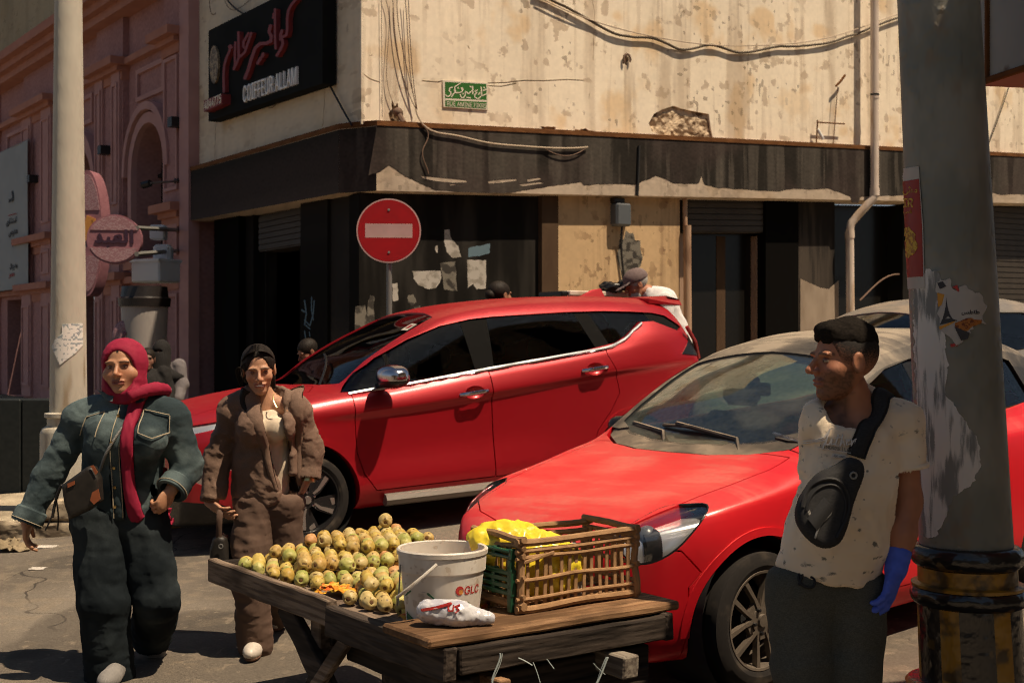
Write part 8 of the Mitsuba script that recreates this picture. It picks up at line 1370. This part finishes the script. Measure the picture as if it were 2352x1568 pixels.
def bag_print(pts, m_, w):
    sh = strokes([(q, w) for q in pts]); t_ = prism(sh, 1.0); v, f_ = trimesh.remesh.subdivide_to_size(t_.vertices, t_.faces, 4, max_iter=9); out = []
    for x, y, s_ in v: a = at(x, y, 4.05); dd = nrm(a - [0, 0, EYE]); ts = np.linspace(0, .32, 60); pr = a + ts[:, None] * dd; d_ = bagf(pr); i = np.argmax(d_ < .003) if (d_ < .003).any() else d_.argmin(); out.append(pr[i] - dd * (.004 + .002 * s_))
    mm = trimesh.Trimesh(np.array(out), f_, process=True); mm.fix_normals(); obj('print', mm, m_, pb)
bag_print([[(970, 1400), (1000, 1395), (1035, 1385)]], 'print_red', 7); bag_print([[(1030, 1392), (1030, 1402), (1040, 1402), (1042, 1390)], [(1056, 1388), (1046, 1392), (1054, 1400), (1046, 1406)]], 'print_red', 4)

# palm rib crate
cr = thing('palm_crate', 'crate of palm ribs and slats standing on the near end of the cart', 'crate'); PC = np.array([.030, 4.375, .690]); LA_, LB_ = .50, .27
pc = lambda a, b, z: PC + E2 * a + E1 * b + UP * (z - .69); g = np.random.default_rng(21); J = lambda s_=.004: g.normal(size=3) * s_
def stick(a, b, r, n=7, w=.0028): o = [np.asarray(a) * (1 - t) + np.asarray(b) * t + (J(w) if 0 < t < 1 else 0) for t in np.linspace(0, 1, 5)]; return tube(spl(o, 10), r * (.9 + .2 * g.random()), n)
for z, r in ((.926, .013), (.895, .010), (.870, .009), (.800, .008), (.735, .008), (.702, .014)):
    for a0, b0, a1, b1 in ((-.02, 0, LA_ + .02, 0), (0, -.02, 0, LB_ + .02), (-.02, LB_, LA_ + .02, LB_), (LA_, -.02, LA_, LB_ + .02)): obj('rail', stick(pc(a0, b0, z + (.012 if a0 == a1 else 0)), pc(a1, b1, z + (.012 if a0 == a1 else 0) + .004), r), 'palm_stick', cr)
def slat(A_, B_, side_): obj('slat', bar(A_ + J(.003), B_ + J(.003), .013 + .003 * g.random(), .006, up=side_, bev=.0015), 'palm_stick', cr)
for i in range(14): a = .035 + i * (LA_ - .06) / 13; slat(pc(a, .004, .695), pc(a + .004 * g.normal(), .004, .90), E1); slat(pc(a, LB_ - .004, .695), pc(a, LB_ - .004, .90), E1)
for i in range(8): b = .03 + i * (LB_ - .06) / 7; slat(pc(.004, b, .695), pc(.004, b, .91), E2); slat(pc(LA_ - .004, b, .695), pc(LA_ - .004, b, .91), E2)
for i in range(9): b = .02 + i * (LB_ - .04) / 8; slat(pc(.01, b, .706), pc(LA_ - .01, b, .706), UP)
for a, b in ((0, 0), (LA_, 0), (0, LB_), (LA_, LB_)): obj('corner_post', stick(pc(a, b, .69), pc(a + .004, b, .94), .012, 7, .003), 'palm_stick', cr)
obj('slat', bar(pc(.0, -.012, .86), pc(.13, -.014, .885), .013, .006, up=E1), 'palm_stick', cr, label='loose slanting slat')
mat('bag_yellow', fn=lambda p, n, uv: mix((.68, .52, .015), (.76, .60, .05), fbm(p.x * 20, p.y * 20, p.z * 20, 3)), rough=.3, spec=.5, coat=.4)
yc_ = pc(.16, .14, .81); yf = lambda P: smin(smin(ell(P, yc_, (.165, .105, .115), None), ell(P, pc(.07, .19, .90), (.125, .08, .065)), .04), ell(P, pc(.22, .13, .77), (.07, .07, .075)), .03)
m = surface(yf, yc_ - .26, yc_ + .26, .0075, 1); wrinkle(m, [(.012, (10, 10, 12), 3, True), (.006, (26, 26, 26), 4, True)]); obj('yellow_bag', m, 'bag_yellow', None, 'crumpled yellow plastic bag stuffed in the palm crate', 'bag', smooth=True)
mat('plastic_clear', color=(.42, .40, .36), rough=.2, coat=.6); obj('bottle', xf(lathe([(0, 0), (.033, 0), (.035, .01), (.034, .07), (.031, .08), (.034, .09), (.034, .13), (.015, .165), (.013, .19), (0, .19)], 24), frame(pc(.285, .08, .70), E2, E1)), 'plastic_clear', None, 'empty clear plastic bottle inside the palm crate', 'bottle')
obj('dark_bag', wrinkle(ell_mesh(pc(.225, .16, .775), (.045, .05, .05)), [(.008, (18, 18, 18), 5, True)]), 'cloth_black', None, 'small black bundle beside the bottle in the crate', 'bundle', smooth=True)
# green plastic crate tied to the left side of the palm crate
mat('plastic_green', color=(.010, .060, .030), rough=.28, spec=.5, coat=.5); gc = thing('green_crate', 'dark green slotted plastic crate panel between bucket and palm crate', 'crate')
for z0, z1, ns in ((.868, .905, 2), (.745, .835, 4)):
    for i in range(ns): h = (z1 - z0) / ns; obj('bar', xf(bx(-.035, -.012, .02, .225, z0 + i * h + .003, z0 + (i + 1) * h - .004, .003), frame(PC - UP * .69, E2, E1, UP)), 'plastic_green', gc)
    for b in (.02, .12, .225): obj('post', xf(bx(-.033, -.010, b - .008, b + .008, z0, z1, .002), frame(PC - UP * .69, E2, E1, UP)), 'plastic_green', gc)
obj('foot', xf(bx(-.034, -.012, .015, .035, .692, .87, .003), frame(PC - UP * .69, E2, E1, UP)), 'plastic_green', gc)

# ---------------- the painted column on the right ----------------
col = thing('painted_column', 'thick grey painted lamp column with torn posters and black and yellow base', 'lamp post'); dC = 4.25; cx0 = at(2218, 1240, dC); sh_ = (at(2155, 0, dC)[0] - cx0[0]) / (at(0, 0, dC)[2] - cx0[2])
mat('column_grey', fn=lambda p, n, uv: mix(mix((.17, .175, .15), (.24, .235, .20), smoothstep(.35, .7, fbm(p.x * 9, p.y * 9, p.z * 4, 4))), (.20, .15, .10), smoothstep(.62, .75, fbm(p.x * 14, p.y * 14, p.z * 5, 4)) * .6), rough=.5, spec=.4, bump=lambda p, n, uv: .75 * smoothstep(.55, .70, fbm(p.x * 34, p.y * 34, p.z * 34, 3)) + fbm(p.x * 12, p.y * 12, p.z * 8, 3), bscale=.004)
mat('column_white', fn=lambda p, n, uv: mix((.62, .60, .57), (.20, .205, .20), smoothstep(.44, .64, fbm(p.x * 60, p.y * 60, p.z * 7, 4))), rough=.6, spec=.3, bump=lambda p, n, uv: fbm(p.x * 90, p.y * 90, p.z * 14, 3), bscale=.004)
mat('gloss_black', fn=lambda p, n, uv: mix((.008, .008, .009), (.10, .06, .015), smoothstep(.66, .74, fbm(p.x * 16, p.y * 16, p.z * 16, 4)) * .8), rough=.22, spec=.6, coat=.6, bump=lambda p, n, uv: fbm(p.x * 30, p.y * 30, p.z * 30, 3), bscale=.006)
mat('gloss_yellow', fn=lambda p, n, uv: mix((.33, .165, .014), (.06, .034, .010), smoothstep(.48, .66, fbm(p.x * 13, p.y * 13, p.z * 13, 4))), rough=.35, spec=.5, coat=.4, bump=lambda p, n, uv: fbm(p.x * 30, p.y * 30, p.z * 30, 3), bscale=.006)
def lean(m): m = tm(m).copy(); z = m.vertices[:, 2]; m.vertices[:, 0] += cx0[0] + sh_ * (z - cx0[2]) * (z > .4) + sh_ * (.4 - cx0[2]) * (z <= .4); m.vertices[:, 1] += cx0[1]; return m
zs = np.linspace(.93, 3.55, 66); shaft = lathe([(0, .92), (.147, .92)] + [(.147 - .0105 * (z - .93), z) for z in zs] + [(.10, 3.60), (0, 3.62)], 72); shaft.vertices[:, :2] *= 1 + .012 * (meshkit.fbm(shaft.vertices * [3, 3, 1.2], 3, 4)[:, None] - .5); shaft = lean(shaft); obj('shaft', shaft, 'column_grey', col, smooth=True)
tor = lambda r0, z0, h, bul: [(r0 + bul * math.sin(t), z0 + h * .5 * (1 - math.cos(t))) for t in np.linspace(0, math.pi, 10)]
gr_ = float(gz(cx0[0], cx0[1]))
obj('ring', lean(lathe([(0, .868)] + tor(.154, .872, .07, .024) + [(0, .945)], 64)), 'gloss_black', col); obj('neck', lean(lathe([(0, .80), (.157, .80), (.155, .87), (0, .87)], 64)), 'gloss_yellow', col); obj('ring', lean(lathe([(0, .745)] + tor(.160, .748, .062, .024) + [(0, .812)], 64)), 'gloss_black', col); obj('ring_edge', lean(lathe([(.150, .806), (.176, .806), (.178, .816), (.152, .822), (.150, .806)], 64)), 'gloss_yellow', col)
dr0 = lathe([(0, .50), (.166, .50), (.162, .75), (0, .75)], 96); cA = np.degrees(np.arctan2(dr0.triangles_center[:, 1], dr0.triangles_center[:, 0])); st_ = ((cA + 360 + 22) % 60) < 22
for nm, mk_, m_ in (('drum', ~st_, 'gloss_black'), ('stripe', st_, 'gloss_yellow')): t_ = dr0.copy(); t_.update_faces(mk_); t_.remove_unreferenced_vertices(); obj(nm, lean(t_), m_, col, smooth=40)
obj('base', lean(lathe([(0, gr_ - .1), (.24, gr_ - .1), (.24, .44), (.225, .455), (.20, .46), (.20, .50), (.185, .505), (0, .505)], 64)), 'gloss_black', col); obj('base_ring', lean(lathe([(.184, .502), (.205, .498), (.212, .490), (.206, .475), (.196, .47), (.184, .502)], 64)), 'gloss_yellow', col)
def hit_shaft(q):
    dx, dz = (q[:, 0] - CX) / F, -(q[:, 1] - CY) / F; z = np.full(len(q), 1.5)
    for _ in range(6):
        r = .147 - .0105 * (z - .93); ox = -cx0[0] - sh_ * (EYE - cx0[2]); ex = dx - sh_ * dz; a, b, c = ex * ex + 1, 2 * (ox * ex - cx0[1]), ox * ox + cx0[1] ** 2 - r * r; disc = b * b - 4 * a * c; t = (-b - np.sqrt(np.maximum(disc, 0))) / (2 * a); z = EYE + dz * t
    return np.stack([dx * t, t, z], -1), disc < 0
def stick_on(nm, pts, off, m_, label=None, res=10, cat=None, parent=col):
    poly = pts if isinstance(pts, (Polygon, MultiPolygon)) else Polygon(pts).buffer(0); v, f_ = fine_prism(poly, res); w, bad = hit_shaft(v[:, :2])
    ax = np.stack([cx0[0] + sh_ * (w[:, 2] - cx0[2]), np.full(len(w), cx0[1])], -1); n = w[:, :2] - ax; n /= np.linalg.norm(n, axis=1, keepdims=True); w[:, :2] += n * (off + .0012 * v[:, 2:3]); f_ = f_[~bad[f_].any(1)]; w[bad] = cx0; mm = trimesh.Trimesh(w, f_, process=True); mm.remove_unreferenced_vertices(); return obj(nm, mm, m_, parent, label=label, cat=cat)
def frayed(pts, amp, seed):
    o = []; g = np.random.default_rng(seed); pts = list(pts) + [pts[0]]
    for (a, c), (a2, c2) in zip(pts[:-1], pts[1:]):
        n = max(int(math.hypot(a2 - a, c2 - c) / 7), 1)
        for u in np.arange(n) / n: o.append((a + (a2 - a) * u + amp * (g.random() - .5), c + (c2 - c) * u + amp * (g.random() - .5)))
    return Polygon(o).buffer(0)
stick_on('white_paint', frayed([(2100, 668), (2128, 617), (2152, 622), (2168, 648), (2178, 690), (2166, 760), (2178, 830), (2170, 900), (2205, 950), (2246, 1010), (2252, 1060), (2236, 1110), (2190, 1140), (2170, 1190), (2150, 1232), (2122, 1232), (2112, 1100), (2106, 900), (2100, 760)], 7, 3), .0006, 'column_white', 'brushed white paint patch')
stick_on('white_paint', frayed([(2196, 1010), (2225, 985), (2248, 1020), (2250, 1075), (2215, 1095)], 8, 4), .0019, 'column_white')
mat('poster_red', fn=lambda p, n, uv: mix((.30, .020, .010), (.22, .014, .008), fbm(p.x * 8, p.y * 8, p.z * 5, 3)), rough=.4, spec=.4); mat('poster_white', fn=lambda p, n, uv: mix((.46, .44, .41), (.36, .33, .30), fbm(p.x * 14, p.y * 14, p.z * 14, 3)), rough=.6); mat('food_yellow', fn=lambda p, n, uv: mix((.50, .32, .02), (.28, .11, .01), smoothstep(.42, .62, fbm(p.x * 90, p.y * 90, p.z * 90, 3))), rough=.5)
mat('food_brown', fn=lambda p, n, uv: mix((.38, .13, .02), (.14, .035, .008), smoothstep(.42, .62, fbm(p.x * 110, p.y * 110, p.z * 110, 3))), rough=.6); mat('poster_orange', color=(.55, .25, .03), rough=.6)
ps = key_for('poster'); tag(ps, 'tall red food poster wrapped round the left side of the column', 'poster')
stick_on('sheet', [(2070, 388), (2112, 382), (2114, 410), (2122, 520), (2126, 662), (2088, 664), (2080, 520)], .0035, 'poster_white', parent=ps); stick_on('field', [(2072, 418), (2113, 411), (2120, 520), (2123, 635), (2088, 637), (2080, 520)], .0050, 'poster_red', parent=ps)
from shapely import affinity as aff
def ar(key, x, y, h, w=1.0): s_ = arabic(key, h); b = s_.bounds; return aff.scale(aff.translate(s_, x - b[0], 0), w, -1, origin=(x, 0)).__class__ and aff.translate(aff.scale(aff.translate(s_, -b[0], -b[1]), w, -1, origin=(0, 0)), x, y)
stick_on('lettering', ar('msh', 2079, 448, 20, .8), .0064, 'gold_letter' if False else 'food_yellow', parent=ps, res=4); stick_on('lettering', ar('alh', 2080, 493, 11, .7), .0064, 'food_yellow', parent=ps, res=4)
v_, f_ = text2d('IR', 20, True); b_ = unary_union([Polygon(v_[t]) for t in f_]).buffer(.05); stick_on('lettering', aff.translate(aff.scale(b_, .75, -1, origin=(0, 0)), 2079, 476), .0064, 'food_yellow', parent=ps, res=4)
stick_on('food', ragged(2092, 560, 17, 34, 5, 20, .2), .0064, 'food_yellow', parent=ps, res=5)
ps = key_for('poster'); tag(ps, 'torn white food poster on the right side of the column', 'poster')
stick_on('sheet', frayed([(2152, 650), (2168, 642), (2180, 640), (2192, 660), (2200, 668), (2212, 655), (2232, 668), (2250, 672), (2258, 690), (2262, 705), (2256, 722), (2262, 742), (2236, 744), (2226, 768), (2208, 784), (2196, 795), (2178, 770), (2158, 752)], 8, 6), .0032, 'poster_white', parent=ps, res=6)
stick_on('tower', Polygon([(2174, 683), (2177, 705), (2182, 722), (2188, 732), (2200, 736), (2160, 746), (2166, 732), (2170, 718), (2173, 700)]).difference(Polygon([(2172, 732), (2178, 726), (2184, 731)])), .0047, 'print_black', parent=ps, res=4, label='small printed iron tower'); stick_on('orange', [(2154, 672), (2170, 676), (2164, 700), (2156, 705)], .0047, 'poster_orange', parent=ps, res=5); stick_on('orange', [(2158, 750), (2195, 736), (2192, 740), (2160, 757)], .0047, 'poster_orange', parent=ps, res=5); stick_on('blue', [(2154, 650), (2166, 646), (2174, 658), (2160, 664)], .0047, 'ink_dark', parent=ps, res=5)
stick_on('lettering', ar('tat', 2208, 724, 12, 1.0), .0047, 'print_black', parent=ps, res=4); stick_on('fries', frayed([(2192, 742), (2215, 730), (2254, 734), (2252, 742), (2230, 748), (2222, 760), (2200, 762)], 4, 9), .0047, 'food_brown', parent=ps, res=5); stick_on('cup', [(2192, 750), (2226, 764), (2222, 778), (2207, 782)], .0059, 'print_black', parent=ps, res=5); stick_on('stamp', [(2183, 790), (2200, 788), (2200, 794), (2184, 797)], .002, 'print_red', parent=ps, res=5)
stick_on('red_scraps', frayed([(2188, 660), (2200, 670), (2204, 668), (2198, 655)], 3, 2), .0047, 'print_red', parent=ps, res=5)

# metal sign box hanging over the corner at the top right
mat('box_grey', fn=lambda p, n, uv: mix(mix((.25, .25, .23), (.33, .32, .29), fbm(p.x * 4, p.y * 4, p.z * 4, 4)), (.13, .055, .02), smoothstep(.62, .72, fbm(p.x * 11, p.y * 11, p.z * 5, 4)) * .8), rough=.5, metal=.1); mat('box_bottom', color=(.34, .14, .10), rough=.7)
sb_ = thing('sign_box', 'grey sheet metal sign box with rusty lower edge, top right corner', 'sign box'); A0, A1, A2 = np.array([1.600, 4.56]), np.array([1.636, 4.49]), np.array([2.10, 2.55])
back_ = np.array([.98, .21]); out = [A0, A1, A2, A2 + back_ * 2.2, A0 + back_ * 2.2]
obj('shell', mv(prism([tuple(q) for q in out], 1.15), 0, 0, 2.497), 'box_grey', sb_); obj('underside', mv(prism(Polygon([tuple(q) for q in out]).buffer(-.012), .006), 0, 0, 2.490), 'box_bottom', sb_)
for a, c in ((A0, A1), (A1, A2)): obj('edge', bar([*a, 2.497], [*c, 2.497], .02, .02), 'rust', sb_)
obj('seam', bar([*(A1 + (-.003, -.003)), 2.5], [*(A1 + (-.003, -.003)), 3.64], .016, .016, up=(0, 1, 0)), 'rust', sb_); obj('post', mv(lathe([(0, gr_ - .1), (.07, gr_ - .1), (.07, 2.5), (0, 2.5)], 24), 3.2, 4.0, 0), 'box_grey', sb_)

# ---------------- houses across the street, behind the viewer (they darken what the glass and paint mirror) ----------------
def house(x0, x1, y0, h, name_label, m_, M_=np.eye(4)):
    bx = lambda *a: xf(globals()['bx'](*a), M_)
    k = thing('street_house', name_label, 'building'); obj('wall', bx(x0, x1, y0 - 10, y0, -.3, h), m_, k)
    for fl in range(int(h // 3.2)):
        for i in range(int((x1 - x0) // 2.6)): w = obj('window', bx(x0 + .8 + i * 2.6, x0 + 2.0 + i * 2.6, y0, y0 + .03, .9 + fl * 3.2, 2.7 + fl * 3.2), 'shop_glass', k); obj(w[len(k) + 2:] + '__sill', bx(x0 + .7 + i * 2.6, x0 + 2.1 + i * 2.6, y0, y0 + .14, .80 + fl * 3.2, .9 + fl * 3.2), m_, k)
house(-30, 8, -20, 9, 'beige town house across the square behind the viewer', 'beige_far'); house(-16, 8, 0, 13, 'tan town house to the right of the viewer', 'plaster_tan', rot([0, 0, 1], 90) @ trimesh.transformations.translation_matrix((0, -10.5, 0)))

# ---------------- small things on the street ----------------
def litter(name, x, y, r, m_, label, cat, seed, flat=.35):
    c = ground_at(x, y); P_ = crumple(11, r, seed, .7); P_[..., 2] = abs(P_[..., 2]) * flat * 2 + .004; obj(name, xf(grid_mesh(P_), frame(c, (1, 0, 0), (0, 1, 0))), m_, None, label, cat, smooth=True)
mat('rag', fn=lambda p, n, uv: mix((.16, .12, .07), (.30, .24, .15), fbm(p.x * 40, p.y * 40, p.z * 40, 3)), rough=.95)
litter('rag', 38, 1262, .13, 'rag', 'crumpled brown rag lying against the kerb at the left edge', 'rag', 3, .6); litter('tissue', 66, 1258, .05, 'paper_white', 'white crumpled tissue beside the rag at the kerb', 'tissue', 4, .6); litter('paper_scrap', 108, 1256, .07, 'paper_white', 'flat white paper scrap along the kerb', 'paper', 5, .1); litter('paper_scrap', 87, 1306, .05, 'paper_white', 'white paper scrap on the street left of the woman in denim', 'paper', 6, .1)
litter('pebble_scrap', 25, 1245, .06, 'rag', 'small brown scrap on the kerb edge', 'scrap', 8, .5)
stone = trimesh.creation.icosphere(3, 1.0); stone.vertices *= (.10, .07, .06); stone.vertices *= 1 + .3 * (meshkit.noise(stone.vertices * 30, 2)[:, None] - .5); obj('stone_block', mv(bx(-.20, .16, -.12, .12, 0, .15, .02), *(lambda c: (c[0], c[1] + .1, c[2] + .12))(ground_at(135, 1232))), 'kerb_stone', None, 'broken concrete block on the pavement behind the woman in denim', 'block')
obj('bench_plank', bar(at(100, 1181, 10.4), at(152, 1180, 10.4), .12, .035), 'wood_dark', None, 'dark plank on blocks behind the woman in denim', 'plank')
obj('roof_bag', wrinkle(trimesh.util.concatenate([ell_mesh(at(1408, 660, 12.7), (.10, .10, .045)), ell_mesh(at(1434, 655, 12.7), (.08, .08, .04)), ell_mesh(at(1392, 657, 12.7), (.05, .06, .05))]), [(.02, (12, 12, 12), 4, True)]), 'trim_black', None, 'black bag lying on the pale top of the vendor cart', 'bag', smooth=True)

vc = thing('vendor_cart', 'pale topped vendor cart on the pavement before the man in the cap', 'cart'); c = at(1345, 676, 12.75); zc = float(gz(c[0], c[1])) + .12
obj('top', mv(xf(bx(-.34, .46, -.22, .22, -.025, .025, .01), rot([0, 0, 1], 32)), *c), 'pipe_white', vc); obj('cabinet', mv(xf(bx(-.28, .38, -.18, .18, zc - c[2] + .25, -.03), rot([0, 0, 1], 32)), *c), 'shop_dark', vc)
for s_ in (-.24, .34): obj('wheel', mv(xf(lathe([(0, -.03), (.18, -.03), (.2, 0), (.18, .03), (0, .03)], 24), rot([0, 0, 1], 32) @ trimesh.transformations.translation_matrix((s_, -.22, 0)) @ rot([1, 0, 0], 90)), c[0], c[1], zc + .2), 'tyre', vc)
obj('end_cap', mv(xf(bx(-.42, -.34, -.20, .20, -.03, .02, .01), rot([0, 0, 1], 32)), *c), 'trim_black', vc)
